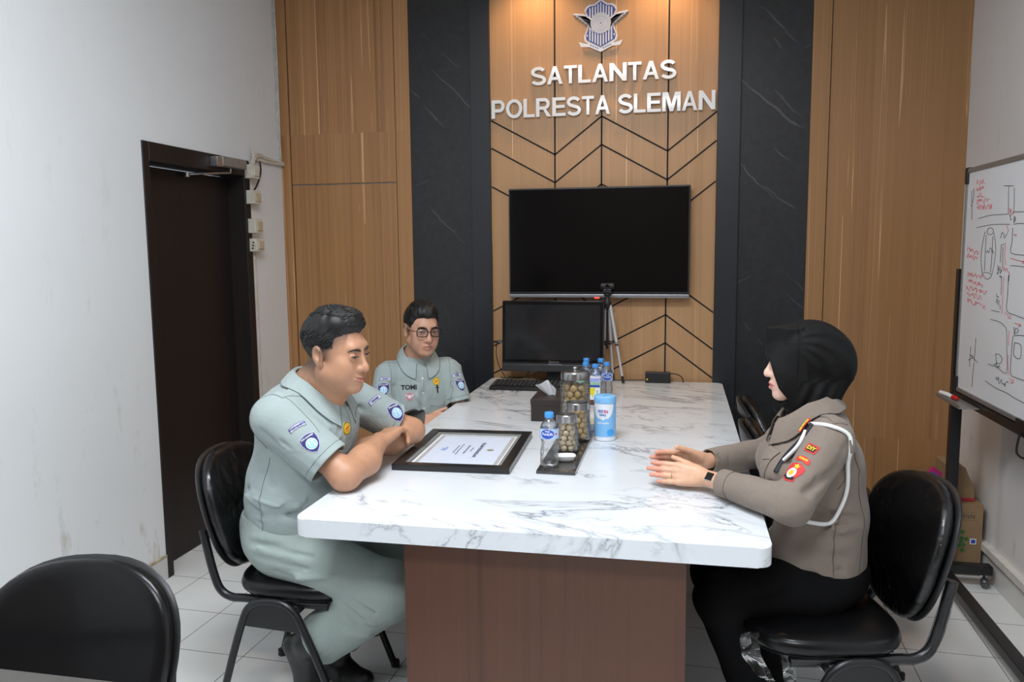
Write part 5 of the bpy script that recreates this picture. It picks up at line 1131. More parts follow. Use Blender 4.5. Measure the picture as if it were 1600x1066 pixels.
def hand_prims(W, D, N, S, L=1.0, curls=((.2, .3, .2),) * 4, spread=0.0, thumb=(0.6, 0.3, 0.3), tcurl=0.3, k=0.002):
    # W wrist, D towards the fingers, N palm normal, S towards the thumb side
    W, D, N, S = [np.array(q, float) for q in (W, D, N, S)]; D = nrm(D); N = nrm(N - D * (N @ D)); S = nrm(S - D * (S @ D) - N * (S @ N))
    out = []; offs = (.0285, .0098, -.0090, -.0265); ln = ((.041, .025, .020), (.045, .028, .021), (.041, .026, .020), (.032, .020, .018)); kl = (.086, .090, .086, .078)
    for i, (o, q) in enumerate(zip(offs, kl)):
        kn = W + D * q * L + S * o * L
        out.append(('c', W + S * o * .55 * L + D * .008, kn, .0150 * L, .0105 * L, .012))
    out.append(('c', W + D * .02 + S * .018 * L + N * .006, W + D * .045 * L + S * .026 * L + N * .008, .015 * L, .012 * L, .012))
    out.append(('c', W + D * .02 - S * .016 * L + N * .006, W + D * .06 * L - S * .022 * L + N * .006, .013 * L, .011 * L, .012))
    for i in range(4):
        p = W + D * kl[i] * L + S * offs[i] * L; d = nrm(D + S * spread * (1.5 - i) * .5); ang = 0; r = (.0096, .0098, .0094, .0084)[i] * L
        for j in range(3):
            ang += curls[i][j]; dd = d * math.cos(ang) + N * math.sin(ang); q = p + dd * ln[i][j] * L; r2 = r * (.94 if j < 2 else .82)
            out.append(('c', p, q, r, r2, k if j else .006)); p = q; r = r2
    tb_ = W + D * .022 * L + S * .024 * L + N * .006; td = nrm(D * thumb[0] + S * thumb[1] + N * thumb[2]); p = tb_; r = .0125 * L; dd = td
    for j, l in enumerate((.040, .030, .024)):
        q = p + dd * l * L; out.append(('c', p, q, r, r * .86, .008 if j == 0 else .003)); p = q; r *= .86; dd = nrm(dd + D * tcurl * .6 + N * tcurl * .3)
    return out
def face_parts(H, root, brow_th=0.0032, iris=True, gaze=(0, 1, 0), brow_drop=0.0, lash=0.0):
    bm = bmesh.new()
    for s in (-1, 1):
        e = toW((s * .032, .0745, 0), H); b2 = bmesh.new(); bmesh.ops.create_uvsphere(b2, u_segments=20, v_segments=14, radius=.0128 * H['s'], matrix=Matrix.Translation(Vector(e)))
        o = wchild(obj('eye', b2, M_eye, ang=3), root)
        g_ = nrm(H['M'] @ np.array(gaze, float)); c = Vector(e + g_ * .0073 * H['s']); b2 = bmesh.new(); bmesh.ops.create_uvsphere(b2, u_segments=16, v_segments=10, radius=.0063 * H['s'], matrix=Matrix.Translation(c))
        ir = obj('iris', b2, M_iris, ang=3); ir.parent = o; ir.matrix_parent_inverse = o.matrix_parent_inverse @ Matrix.Identity(4)
        ir.matrix_parent_inverse = Matrix.Identity(4)
        wchild(obj('eyelash_line', tb([toW((s * .0185, .0885, .0005 - lash), H), toW((s * .026, .0925, .0030 - lash), H), toW((s * .035, .0905, .0038 - lash), H), toW((s * .0455, .0835, .0022 - lash), H)], .0014 * H['s'], n=6, smooth=4), M_brow, ang=3), root)
        pts = [toW((s * .012, .0905, .0165 - brow_drop), H), toW((s * .022, .0915, .0205 - brow_drop * .5), H), toW((s * .036, .0845, .0225), H), toW((s * .050, .072, .0165), H)]
        wchild(obj('eyebrow', tb(pts, brow_th * H['s'], n=8, smooth=4, rfun=lambda t: 0.55 + 0.9 * math.sin(PI * min(1, t * 0.9 + 0.15))), M_brow, ang=3), root)
def skin_col(base, H, lips=(0.42, 0.16, 0.13), stub=None, blush=0.10):
    base = np.array(base, F32)
    def f(P):
        q = toL(P, H); c = np.tile(base, (len(P), 1))
        def mixc(w, col): w = np.clip(w, 0, 1)[:, None]; return c * (1 - w) + np.array(col, F32) * w
        w = np.exp(-(((np.abs(q[:, 0]) - .040) / .018) ** 2 + ((q[:, 1] - .062) / .03) ** 2 + ((q[:, 2] + .03) / .02) ** 2)) * blush * 4
        c = mixc(w * .5, base * np.array((1.05, .80, .76), F32))
        w = np.exp(-((q[:, 0] / .013) ** 2 + ((q[:, 1] - .105) / .02) ** 2 + ((q[:, 2] + .038) / .013) ** 2)); c = mixc(w * .25, base * np.array((1.05, .80, .76), F32))
        lw = 1 / (1 + np.exp((np.sqrt((q[:, 0] / .0245) ** 2 + ((q[:, 2] + .0705) / .0098) ** 2) - 1) / .09)); lw = lw * (q[:, 1] > .078); c = mixc(lw * .85, lips)
        if stub: 
            w = stub(q); c = mixc(w, (0.035, 0.028, 0.025))
        return c.astype(F32)
    return f
def bvh_of(o):
    me = o.data; return BVHTree.FromPolygons([tuple(v.co) for v in me.vertices], [tuple(p.vertices) for p in me.polygons])
def decal_frame(bvh, c, up, nhint=None):
    p, n, _, _ = bvh.find_nearest(Vector(c)); n = n.normalized()
    if nhint is not None: n = (n + Vector(nhint).normalized() * 1.0).normalized()
    u = Vector(up) - n * Vector(up).dot(n); u.normalize(); r = u.cross(n); return p, r, u, n
def put(bvh, fr, x, y, off):
    p, r, u, n = fr; s = p + r * x + u * y; h = bvh.ray_cast(s + n * 0.05, -n, 0.12)
    if h[0] is None: h = bvh.find_nearest(s)
    return h[0] + n * off
def decal(name, bvh, fr, polys, mat, off, parent, grid=0.006, par2=None, label=None):
    bm = bmesh.new()
    for poly in polys:
        f = bm.faces.new([bm.verts.new((x, y, 0)) for x, y in poly])
    bmesh.ops.triangulate(bm, faces=bm.faces[:])
    for _ in range(4):
        es = [e for e in bm.edges if e.calc_length() > grid]
        if not es: break
        bmesh.ops.subdivide_edges(bm, edges=es, cuts=1); bmesh.ops.triangulate(bm, faces=bm.faces[:])
    for v in bm.verts: v.co = put(bvh, fr, v.co.x, v.co.y, off)
    # small thickness inwards
    n = fr[3]; ext = bmesh.ops.extrude_face_region(bm, geom=bm.faces[:]); vs_ = [g for g in ext['geom'] if isinstance(g, bmesh.types.BMVert)]
    for v in vs_: v.co -= n * 0.0012
    o = obj(name, bm, mat, ang=0.8, label=label); wchild(o, parent)
    if par2 is not None: o.parent = par2; o.matrix_parent_inverse = Matrix.Identity(4)
    return o
def decal_text(name, bvh, fr, s, size, mat, off, parent, x=0, y=0, rot=0, par2=None, bold=0.0, width=1.0):
    cu = bpy.data.curves.new('t', 'FONT'); cu.body = s; cu.size = size; cu.offset = bold; cu.align_x = 'CENTER'; cu.align_y = 'CENTER'; cu.extrude = 0.0003; cu.resolution_u = 2
    o = bpy.data.objects.new('t', cu); C.objects.link(o); dg = bpy.context.evaluated_depsgraph_get(); me = bpy.data.meshes.new_from_object(o.evaluated_get(dg)); bpy.data.objects.remove(o); bpy.data.curves.remove(cu); me.materials.clear()
    for v in me.vertices:
        a, b = v.co.x * width, v.co.y; X_ = x + a * math.cos(rot) - b * math.sin(rot); Y_ = y + a * math.sin(rot) + b * math.cos(rot); v.co = put(bvh, fr, X_, Y_, off + v.co.z)
    o = obj(name, me, mat, smooth=False); wchild(o, parent)
    if par2 is not None: o.parent = par2; o.matrix_parent_inverse = Matrix.Identity(4)
    return o
def circ(r, n=28, cx=0, cy=0): return ell(r, r, n, cx, cy)
M_pnavy = plain('patch_navy', (0.035, 0.035, 0.16), 0.8); M_plil = plain('patch_lilac', (0.50, 0.50, 0.66), 0.8); M_psky = plain('patch_sky', (0.30, 0.58, 0.80), 0.8); M_pwht = plain('patch_white', (0.75, 0.75, 0.75), 0.8); M_pgold = plain('patch_gold', (0.72, 0.40, 0.02), 0.7); M_pred = plain('patch_red', (0.60, 0.03, 0.03), 0.7); M_ppnk = plain('patch_pink', (0.55, 0.22, 0.24), 0.8); M_thread = plain('black_thread', (0.01, 0.01, 0.01), 0.8)
M_pyel = plain('patch_yellow', (0.80, 0.55, 0.03), 0.7)
SHIELD = [(-.028, .026), (-.014, .031), (0, .033), (.014, .031), (.028, .026), (.029, .008), (.025, -.010), (.015, -.026), (0, -.036), (-.015, -.026), (-.025, -.010), (-.029, .008)]
def sc(P, k, kx=None): return [(x * (kx or k), y * k) for x, y in P]
def shield_patch(bvh, c, up, parent, s=1.0, nh=None):
    fr = decal_frame(bvh, c, up, nh)
    p = decal('sleeve_patch', bvh, fr, [sc(SHIELD, s)], M_plil, 0.0016, parent); d = lambda nm, P, m, o_: decal(nm, bvh, fr, P, m, o_, parent, par2=p)
    d('patch_field', [sc(SHIELD, s * .93)], M_pnavy, 0.0021); d('patch_ring', [circ(.0185 * s, cy=-.003 * s)], M_pwht, 0.0026); d('patch_disc', [circ(.0165 * s, cy=-.003 * s)], M_psky, 0.0031)
    d('patch_emblem', [[(-.0105 * s, .007 * s), (-.002 * s, .009 * s), (-.004 * s, .0), (-.006 * s, -.014 * s), (-.010 * s, -.010 * s), (-.007 * s, -.002 * s)], [(.0105 * s, .007 * s), (.002 * s, .009 * s), (.004 * s, .0), (.006 * s, -.014 * s), (.010 * s, -.010 * s), (.007 * s, -.002 * s)]], M_pwht, 0.0036)
    decal_text('patch_lettering', bvh, fr, 'JASA RAHARJA', .0068 * s, M_pwht, 0.0031, parent, 0, .022 * s, par2=p, bold=.0002)
    return fr
def tab_patch(bvh, c, up, parent, txt, s=1.0, nh=None):
    fr = decal_frame(bvh, c, up, nh); a = []
    for k in range(9): t_ = -1 + k / 4; a.append((.029 * t_ * s, (.0075 + .004 * (1 - t_ * t_)) * s))
    for k in range(9): t_ = 1 - k / 4; a.append((.028 * t_ * s, (-.0075 + .004 * (1 - t_ * t_)) * s))
    p = decal('name_tab', bvh, fr, [a], M_pnavy, 0.0016, parent); decal('tab_field', bvh, fr, [sc(a, .86, .94)], M_plil, 0.0022, parent, par2=p)
    decal_text('tab_lettering', bvh, fr, txt, .0085 * s, M_pnavy, 0.0028, parent, 0, .002 * s, par2=p, bold=.0004)
def gold_badge(bvh, c, up, parent, r=.020, nh=None):
    fr = decal_frame(bvh, c, up, nh); p = decal('round_badge', bvh, fr, [circ(r)], M_pyel, 0.0018, parent, label='round yellow badge')
    decal('badge_ring', bvh, fr, [ell(r * .93, r * .93)], M_thread, 0.0023, parent, par2=p); decal('badge_field', bvh, fr, [circ(r * .84)], M_pyel, 0.0027, parent, par2=p)
    decal('badge_figure', bvh, fr, [[(-r * .55, -r * .15), (r * .45, r * .10), (r * .6, r * .35), (r * .2, r * .25), (-r * .5, r * .10)], [(-r * .5, -r * .42), (r * .5, -r * .28), (r * .5, -r * .18), (-r * .5, -r * .32)]], M_pred, 0.0031, parent, par2=p)
def collar(base, fwd, up, parent, mat, r=.072, h=.036, drop=.030, tip=.050, gap=0.42, n=30, fx=1.08, bvh=None):
    f = nrm(fwd); u = nrm(np.array(up) - f * np.dot(up, f)); s = np.cross(f, u); base = np.array(base, float); rows = []
    for i in range(n + 1):
        a = gap + (2 * PI - 2 * gap) * i / n; fr = max(0, math.cos(a)) ** 1.5; ca, sa = math.cos(a), math.sin(a); rd = f * ca * fx + s * sa
        zb = -.030 * max(0, ca) ** 1.0
        rows.append([base + rd * r + u * zb, base + rd * (r - .004) + u * (zb + h * (1 - .2 * fr)), base + rd * (r + .004) + u * (zb + h * (1 - .2 * fr) + .003), base + rd * (r + .016) + u * (zb + h * .55), base + rd * (r + .027 + .014 * fr) + u * (zb + h - drop - .012 - (tip - drop) * fr * 1.1)])
    if bvh is not None:
        for row in rows:
            for k, off in ((3, .0075), (4, .0065)):
                h = bvh.find_nearest(Vector(row[k])); nn = h[1].normalized()
                if (Vector(row[k]) - h[0]).dot(nn) < off: row[k] = np.array(h[0] + nn * off)
    bm = bmesh.new(); V_ = [[bm.verts.new(tuple(p)) for p in row] for row in rows]
    for a, b in zip(V_, V_[1:]):
        for j in range(4): bm.faces.new((a[j], a[j + 1], b[j + 1], b[j]))
    edge = [tuple(r_[4]) for r_ in rows]
    bmesh.ops.recalc_face_normals(bm, faces=bm.faces[:]); bmesh.ops.solidify(bm, geom=bm.faces[:], thickness=0.0022)
    o = wchild(obj('collar', bm, mat, ang=1.2), parent)
    ends = [[tuple(p) for p in rows[0][2:]], [tuple(p) for p in rows[-1][2:]]]
    b2 = bmesh.new(); tube(b2, ends[0] + edge[1:-1] + ends[1][::-1], .0014, n=6)
    s_ = obj('collar_edge', b2, M_seamt if mat is M_taupe else M_seam, ang=2); s_.parent = o; s_.matrix_parent_inverse = Matrix.Identity(4)
    return o
def epaulette(bvh, a, b, w, parent, mat, off=0.004):
    a = Vector(a); b = Vector(b); n = 8; d = (b - a).normalized(); bm = bmesh.new(); R_ = []
    wd = d.cross(Vector((0, 0, 1))).normalized(); P = []
    for i in range(n + 1):
        t_ = i / n; c = a.lerp(b, t_); ww = w * (1 if t_ < .85 else 1 - (t_ - .85) * 3)
        R_.append([bm.verts.new(bvh.ray_cast(c + wd * ww * q + Vector((0, 0, .12)), Vector((0, 0, -1)), .3)[0] + Vector((0, 0, off)) if bvh.ray_cast(c + wd * ww * q + Vector((0, 0, .12)), Vector((0, 0, -1)), .3)[0] is not None else c + wd * ww * q) for q in (-1, -.5, 0, .5, 1)])
    for p, q in zip(R_, R_[1:]):
        for j in range(4): bm.faces.new((p[j], p[j + 1], q[j + 1], q[j]))
    ext = bmesh.ops.extrude_face_region(bm, geom=bm.faces[:])
    for g in ext['geom']:
        if isinstance(g, bmesh.types.BMVert): g.co.z -= 0.003
    return wchild(obj('shoulder_strap', bm, mat, ang=1.2), parent)
def seam(name, bvh, pts, parent, mat, r=.0010, off=.0006):
    P_ = catmull(pts, 6); Q_ = []
    for p in P_:
        h = bvh.find_nearest(Vector(p)); Q_.append(h[0] + h[1].normalized() * off)
    bm = bmesh.new(); tube(bm, Q_, r, n=6); return wchild(obj(name, bm, mat, ang=2), parent)
def ring_seam(name, bvh, c, n, r, parent, mat, k=24):
    n = nrm(n); a = nrm(np.cross(n, (0.3, 0.2, 1))); b = np.cross(n, a); pts = [tuple(np.array(c) + (a * math.cos(t) + b * math.sin(t)) * r) for t in [2 * PI * i / k for i in range(k)]]
    Q_ = []
    for p in pts:
        h = bvh.find_nearest(Vector(p)); Q_.append(h[0] + h[1].normalized() * .0006)
    bm = bmesh.new(); tube(bm, Q_, .0009, n=6, closed=True); return wchild(obj(name, bm, mat, ang=2), parent)
def folds(P, L, d):
    for a, b, w, amp in L:
        q = cap(P, a, b, 0, 0); d = d + F32(amp * 1.9) * np.exp(-(q / w) ** 2).astype(F32)
    return d
def rfolds(seed, n, lo, hi, d, w=(.006, .011), amp=(.0025, .006), L=(.06, .14), jit=.35):
    rr = random.Random(seed); out = []
    for _ in range(n):
        c = np.array([rr.uniform(lo[i], hi[i]) for i in range(3)]); v = nrm(np.array(d) + np.array([rr.uniform(-jit, jit) for _ in range(3)])) * rr.uniform(*L) / 2
        out.append((tuple(c - v), tuple(c + v), rr.uniform(*w), rr.uniform(*amp) * (1 if rr.random() < .65 else -.8)))
    return out
def wob(P, amp, fr, seed=0.0):
    return F32(amp) * (np.sin(P[:, 0] * fr + seed + 2 * np.sin(P[:, 2] * fr * .6)) * np.sin(P[:, 2] * fr * 1.3 + P[:, 1] * fr * .7 + seed * 2) + .5 * np.sin(P[:, 1] * fr * 1.7 - P[:, 2] * fr * .9 + seed * 3))
# ================================================================ man leaning on the table
m1 = thing('person', 'stout man in a grey green uniform leaning on the table with folded arms', 'person', (-1.25, 2.42, 0))
H1 = head_frame((-1.058, 2.36, 1.199), (0.975, -0.20, -0.11), -0.05, 1.05)
Rsh, Rel, Rwr = (-1.200, 2.245, 1.000), (-0.995, 2.245, 0.832), (-0.975, 2.485, 0.880)
Lsh, Lel, Lwr = (-1.135, 2.610, 1.000), (-0.950, 2.745, 0.858), (-1.045, 2.520, 0.850)
neck1 = (-1.160, 2.40, 1.070)
hp = head_prims(full=1.0, slit=0.0031, smile=1.6, nose=.98)
def head_dist(H, prims):
    def f(P): return run(toL(P, H), prims) * F32(H['s'])
    return f
B1 = [('f', head_dist(H1, hp), .01),
      ('c', neck1, toW((0, -.035, -.065), H1), .073, .064, .02), ('c', toW((0, .02, -.085), H1), (-1.11, 2.39, 1.05), .045, .06, .03),
      ('c', neck1, (-1.20, 2.42, .95), .065, .08, .03), ('c', (-1.20, 2.42, .96), Rsh, .05, .032, .02), ('c', (-1.20, 2.42, .96), Lsh, .05, .032, .02),
      ('c', Rsh, Rel, .034, .046, .02), ('c', Rel, (-.975, 2.36, .850), .048, .046, .02), ('c', (-.975, 2.36, .850), Rwr, .046, .031, .03),
      ('c', Lsh, Lel, .034, .044, .02), ('c', Lel, (-.985, 2.62, .845), .046, .044, .02), ('c', (-.985, 2.62, .845), Lwr, .042, .030, .03)]
B1 += hand_prims(Rwr, (.16, .93, .16), (.30, .2, -.93), (-.9, .2, -.4), 1.15, curls=((.40, .95, .6), (.40, 1.0, .6), (.42, 1.05, .6), (.45, 1.1, .6)), thumb=(.8, .6, .45), tcurl=.5)
B1 += hand_prims(Lwr, (-.45, -.75, .05), (0, .1, -1), (.9, -.3, 0), 1.0, curls=((.7, 1.1, .8),) * 4, thumb=(.8, .5, .3))
def stub1(q):
    side = (np.abs(q[:, 0]) > .045); z, y = q[:, 2], q[:, 1]
    w = 1 / (1 + np.exp(-(z - (.012 + .6 * np.maximum(0, y - .0))) / .009)) * (y < .062)
    w2 = 1 / (1 + np.exp((y - .022) / .006)) * 1 / (1 + np.exp(-(z + .030) / .010)) * (y > -.005)
    nape = (y < -.03) / (1 + np.exp(-(z + .062) / .012))
    return np.clip(.75 * w + .45 * w2 * side + .9 * nape, 0, .95)
sobj('body', lambda P: run(P, B1), (-1.40, 2.10, .765), (-.80, 2.86, 1.34), .0029, M_skin, m1, skin_col(srgb(190, 142, 112), H1, stub=stub1))
def hair_fn(H, hl_y, hl_z, parts, amp=.0028, fr=150, taper=.005):
    def f(P):
        q = toL(P, H); d = run(q, parts)
        w = np.sin(q[:, 0] * fr + 3 * np.sin(q[:, 1] * fr * .35) + q[:, 2] * 40) * np.sin(q[:, 1] * fr * .55 + 2 * np.sin(q[:, 2] * fr * .4)) + .5 * np.sin(q[:, 1] * fr * 1.3 + q[:, 2] * fr * .8 + q[:, 0] * 60)
        d = d + F32(amp) * w
        hl = np.interp(q[:, 1], hl_y, hl_z) + .0015 * np.sin(q[:, 0] * 600)
        hl = hl + np.where(q[:, 1] > .05, .25 * np.abs(q[:, 0]) - .004, 0)
        d = d + taper * np.exp(-np.clip(q[:, 2] - hl, 0, 1) / .012)
        return (np.maximum(d, (hl - q[:, 2]) * .75) * F32(H['s'])).astype(F32)
    return f
hf = hair_fn(H1, [-.12, -.08, -.05, -.03, -.012, .0, .006, .012, .028, .032, .05, .07, .09, .12], [-.056, -.055, -.052, -.03, .010, .020, .005, -.012, -.006, .036, .056, .070, .074, .078],
             [('e', (0, -.022, .040), (.0775, .100, .082), .01), ('e', (0, -.004, .090), (.066, .080, .048), .02), ('e', (0, .040, .096), (.054, .040, .034), .015)], .0022, 120, .0045)
sobj('hair', hf, (-1.23, 2.22, 1.10), (-.90, 2.50, 1.36), .0027, M_hair, m1)
# wavy locks lying on the hair
def locks(hair, H, n, seed, spec, r=.0026):
    bvh = bvh_of(hair); rr = random.Random(seed); bm = bmesh.new()
    for k in range(n):
        s, dvec, L_, wv = spec(rr); pts = []; p = np.array(s, float); ph = rr.uniform(0, 6)
        for j in range(6):
            w = toW(p, H); h = bvh.find_nearest(Vector(w)); pts.append(h[0] + h[1].normalized() * (.0010 if 0 < j < 5 else -.0012)); q = dvec + np.array((wv * math.cos(ph + j * 1.3), 0, wv * .5 * math.sin(ph + j * 1.1)))
            p = p + q * L_ / 5
        tube(bm, pts, r, n=5, smooth=2, rfun=lambda t: .3 + .8 * math.sin(PI * min(1, t * .9 + .1)))
    return bm
hair1 = [o for o in bpy.data.objects if o.name == 'hair'][0]
def spec1(rr):
    if rr.random() < .22: return (rr.uniform(-.050, .050), .098, rr.uniform(.074, .088)), np.array((rr.uniform(-.2, 1), -.2, rr.uniform(.1, .8))), rr.uniform(.020, .034), .5
    if rr.random() < .62: return (rr.uniform(-.055, .055), rr.uniform(-.06, .082), .13), np.array((rr.uniform(-.5, .7), -rr.uniform(.3, 1), 0)), rr.uniform(.022, .040), .8
    s = rr.choice((-1, 1)); return (s * .085, rr.uniform(-.09, .045), rr.uniform(.02, .085)), np.array((0, -rr.uniform(.3, .9), -rr.uniform(.3, .9))), rr.uniform(.018, .030), .4
bm = locks(hair1, H1, 700, 8, spec1, .0021)
wchild(obj('hair_locks', bm, M_hair, ang=3), m1)
face_parts(H1, m1, .0025, gaze=(.15, 1, -.12), lash=.001)
hem_R = nrm(np.array(Rel) - np.array(Rsh)); hem_L = nrm(np.array(Lel) - np.array(Lsh))
def hem_cut(P, c, n): return (P - np.array(c, F32)) @ np.array(n, F32)
RsE = np.array(Rsh) + (np.array(Rel) - np.array(Rsh)) * .80 + np.array((-.012, 0, .0)); LsE = np.array(Lsh) + (np.array(Lel) - np.array(Lsh)) * .72
fold1 = [((-1.44, 2.25, .80), (-1.25, 2.22, .72), .014, -.006), ((-1.40, 2.22, .72), (-1.12, 2.24, .70), .016, .008), ((-1.30, 2.16, .92), (-1.22, 2.20, .80), .014, .007), ((-1.15, 2.12, .96), (-1.05, 2.16, .87), .012, .005),
         ((-1.22, 2.14, .86), (-1.12, 2.17, .84), .012, .006), ((-1.05, 2.30, .95), (-1.02, 2.33, .82), .012, .006), ((-1.44, 2.28, .90), (-1.30, 2.20, .94), .015, -.004), ((-1.08, 2.60, .98), (-1.0, 2.66, .92), .010, .005), ((-1.10, 2.55, .93), (-1.0, 2.62, .86), .012, .006)]
fold1 += rfolds(3, 9, (-1.42, 2.20, .64), (-1.18, 2.26, .78), (1, 0, .1)) + rfolds(4, 7, (-1.25, 2.13, .86), (-1.02, 2.2, .98), (.8, 0, -.5)) + rfolds(5, 6, (-1.10, 2.3, .82), (-1.03, 2.5, .98), (.1, .3, 1)) + rfolds(6, 5, (-1.42, 2.22, .84), (-1.30, 2.26, .98), (.5, 0, 1)) + rfolds(7, 6, (-1.1, 2.56, .86), (-.98, 2.62, .98), (.7, .3, -.5))
def shirt1(P):
    tor = run(P, [('e', (-1.235, 2.42, .68), (.165, .205, .19), .05), ('e', (-1.215, 2.42, .80), (.160, .205, .18), .08), ('e', (-1.190, 2.42, .945), (.155, .205, .135), .06),
                  ('c', (-1.215, 2.245, 1.005), (-1.17, 2.60, 1.005), .070, .070, .05), ('e', (-1.240, 2.38, 1.0), (.095, .165, .068), .05), ('c', (-1.185, 2.405, 1.02), (-1.165, 2.40, 1.060), .100, .070, .05)])
    tor = folds(P, fold1, tor); tor = tor + wob(P, .0016, 28)
    tor = np.maximum(tor, (0.588 + .02 * np.sin(P[:, 0] * 30) - P[:, 2]) * .9)
    sR = run(P, [('c', (-1.20, 2.235, 1.000), RsE, .079, .076, .03)]); sR = folds(P, fold1, sR); sR = np.maximum(sR, hem_cut(P, RsE, hem_R) + .004 * 0)
    sL = run(P, [('c', (-1.14, 2.620, 1.000), LsE, .074, .070, .03)]); sL = folds(P, fold1, sL); sL = np.maximum(sL, hem_cut(P, LsE, hem_L))
    d = sm(sm(tor, sR, .022), sL, .022)
    # hollow sleeve mouths and neck opening
    for e, n_, r in ((RsE, hem_R, .068), (LsE, hem_L, .062)):
        hole = cap(P, e - n_ * .012, e + n_ * .08, r, r); d = -sm(-d, hole, .004)
    d = -sm(-d, cap(P, (-1.150, 2.398, 1.055), (-1.125, 2.395, 1.16), .062, .075), .006)
    return d.astype(F32)
s1 = sobj('shirt', shirt1, (-1.48, 2.10, .56), (-.90, 2.82, 1.14), .0037, M_shirt, m1)
bv = bvh_of(s1)
for q_, n_ in ((RsE, hem_R), (LsE, hem_L)): ring_seam('hem_stitch', bv, q_ - n_ * .022, n_, .078, m1, M_seam)
seam('side_seam', bv, [(-1.24, 2.19, .88), (-1.26, 2.19, .80), (-1.27, 2.19, .72), (-1.275, 2.19, .64), (-1.275, 2.19, .60)], m1, M_seam); seam('shoulder_seam', bv, [(-1.25, 2.20, .90), (-1.28, 2.18, .98), (-1.25, 2.22, 1.06), (-1.16, 2.22, 1.07), (-1.10, 2.22, 1.02), (-1.07, 2.22, .95)], m1, M_seam)
seam('yoke_seam', bv, [(-1.36, 2.26, .97), (-1.37, 2.34, .985), (-1.375, 2.42, .99)], m1, M_seam)
collar((-1.150, 2.398, 1.062), (1, -.08, -.42), (.42, 0, 1), m1, M_shirt, r=.084, h=.042, drop=.038, tip=.066, gap=.28, bvh=bv)
epaulette(bv, (-1.195, 2.215, 1.05), (-1.165, 2.32, 1.07), .022, m1, M_shirt); epaulette(bv, (-1.14, 2.615, 1.05), (-1.15, 2.50, 1.07), .022, m1, M_shirt)
shield_patch(bv, (-1.055, 2.150, .960), (-.55, -.1, .85), m1, .95, nh=(.35, -.8, .35)); tab_patch(bv, (-1.100, 2.160, 1.005), (-.55, 0, .85), m1, 'YOGYAKARTA', .95, nh=(.35, -.7, .5))
shield_patch(bv, (-.975, 2.655, .945), (-.5, .1, .85), m1, 1.05, nh=(.75, -.25, .5)); tab_patch(bv, (-1.035, 2.615, .995), (-.6, -.1, .8), m1, 'RAHARJA', 1.0, nh=(.6, -.4, .6))
gold_badge(bv, (-1.00, 2.365, .950), (-.3, 0, 1), m1, .021, nh=(.8, -.5, .2))
frp = decal_frame(bv, (-1.02, 2.35, .865), (-.1, 0, 1), (.8, -.5, 0)); decal('chest_pocket', bv, frp, [[(-.045, .030), (.045, .030), (.045, -.05), (0, -.058), (-.045, -.05)]], M_shirt, .003, m1); decal('pocket_flap', bv, frp, [[(-.046, .034), (.046, .034), (.046, .006), (0, -.008), (-.046, .006)]], M_shirt, .0052, m1)
frb = decal_frame(bv, (-1.0, 2.41, .96), (-.2, 0, 1)); decal('button_placket', bv, frb, [[(-.014, .06), (.014, .06), (.014, -.12), (-.014, -.12)]], M_shirt, .0026, m1)
for k in range(3): decal('button', bv, frb, [circ(.005, 10, cy=.04 - k * .06)], M_shirt, .0045, m1)
def trouser_fn(prims, fl, top, cutk=None):
    def f(P):
        d = run(P, prims); d = folds(P, fl, d) + wob(P, .0014, 25, 1.0); d = np.maximum(d, (P[:, 2] - top) * .9)
        if cutk: 
            for c, n in cutk: d = np.maximum(d, np.where(np.linalg.norm(P - np.array(c, F32), axis=1) < .17, hem_cut(P, c, n), -9))
        return d.astype(F32)
    return f
aR = np.array((-1.125, 2.300, .262)); aL = np.array((-1.14, 2.50, .17))
kR = np.array((-.868, 2.285, .455)); kL = np.array((-.850, 2.56, .49)); nR = nrm(aR - kR); nL = nrm(aL - kL)
foldt = rfolds(33, 7, (-1.02, 2.18, .33), (-.88, 2.21, .46), (1, 0, -.55), L=(.05, .10)) + rfolds(34, 6, (-1.30, 2.2, .50), (-1.05, 2.22, .60), (1, 0, -.2)) + [((-1.33, 2.20, .57), (-1.12, 2.18, .545), .012, .007), ((-1.40, 2.22, .61), (-1.20, 2.20, .60), .012, .007), ((-.95, 2.20, .37), (-.88, 2.22, .345), .010, .009), ((-.99, 2.21, .42), (-.93, 2.20, .38), .009, .008), ((-1.0, 2.22, .34), (-.90, 2.22, .32), .012, -.006), ((-1.25, 2.2, .66), (-1.05, 2.25, .62), .013, .006), ((-1.15, 2.2, .50), (-1.0, 2.19, .53), .014, -.006)]
trouser1 = trouser_fn([('e', (-1.245, 2.42, .575), (.178, .205, .115), .05), ('e', (-1.27, 2.42, .64), (.150, .19, .11), .05), ('c', (-1.24, 2.31, .565), kR, .100, .082, .05), ('c', (-1.24, 2.53, .565), kL, .100, .080, .05), ('c', kR, aR, .090, .086, .03), ('c', kL, aL, .080, .068, .03)], foldt, .665,
                       [(aR, nR), (aL, nL)])
def trouser1c(P):
    d = trouser1(P)
    for a, n, r in ((aR, nR, .072), (aL, nL, .056)): d = -sm(-d, cap(P, a - n * .02, a + n * .1, r, r), .004)
    return d
sobj('trousers', trouser1c, (-1.48, 2.10, .07), (-.74, 2.80, .70), .0045, M_trs, m1)
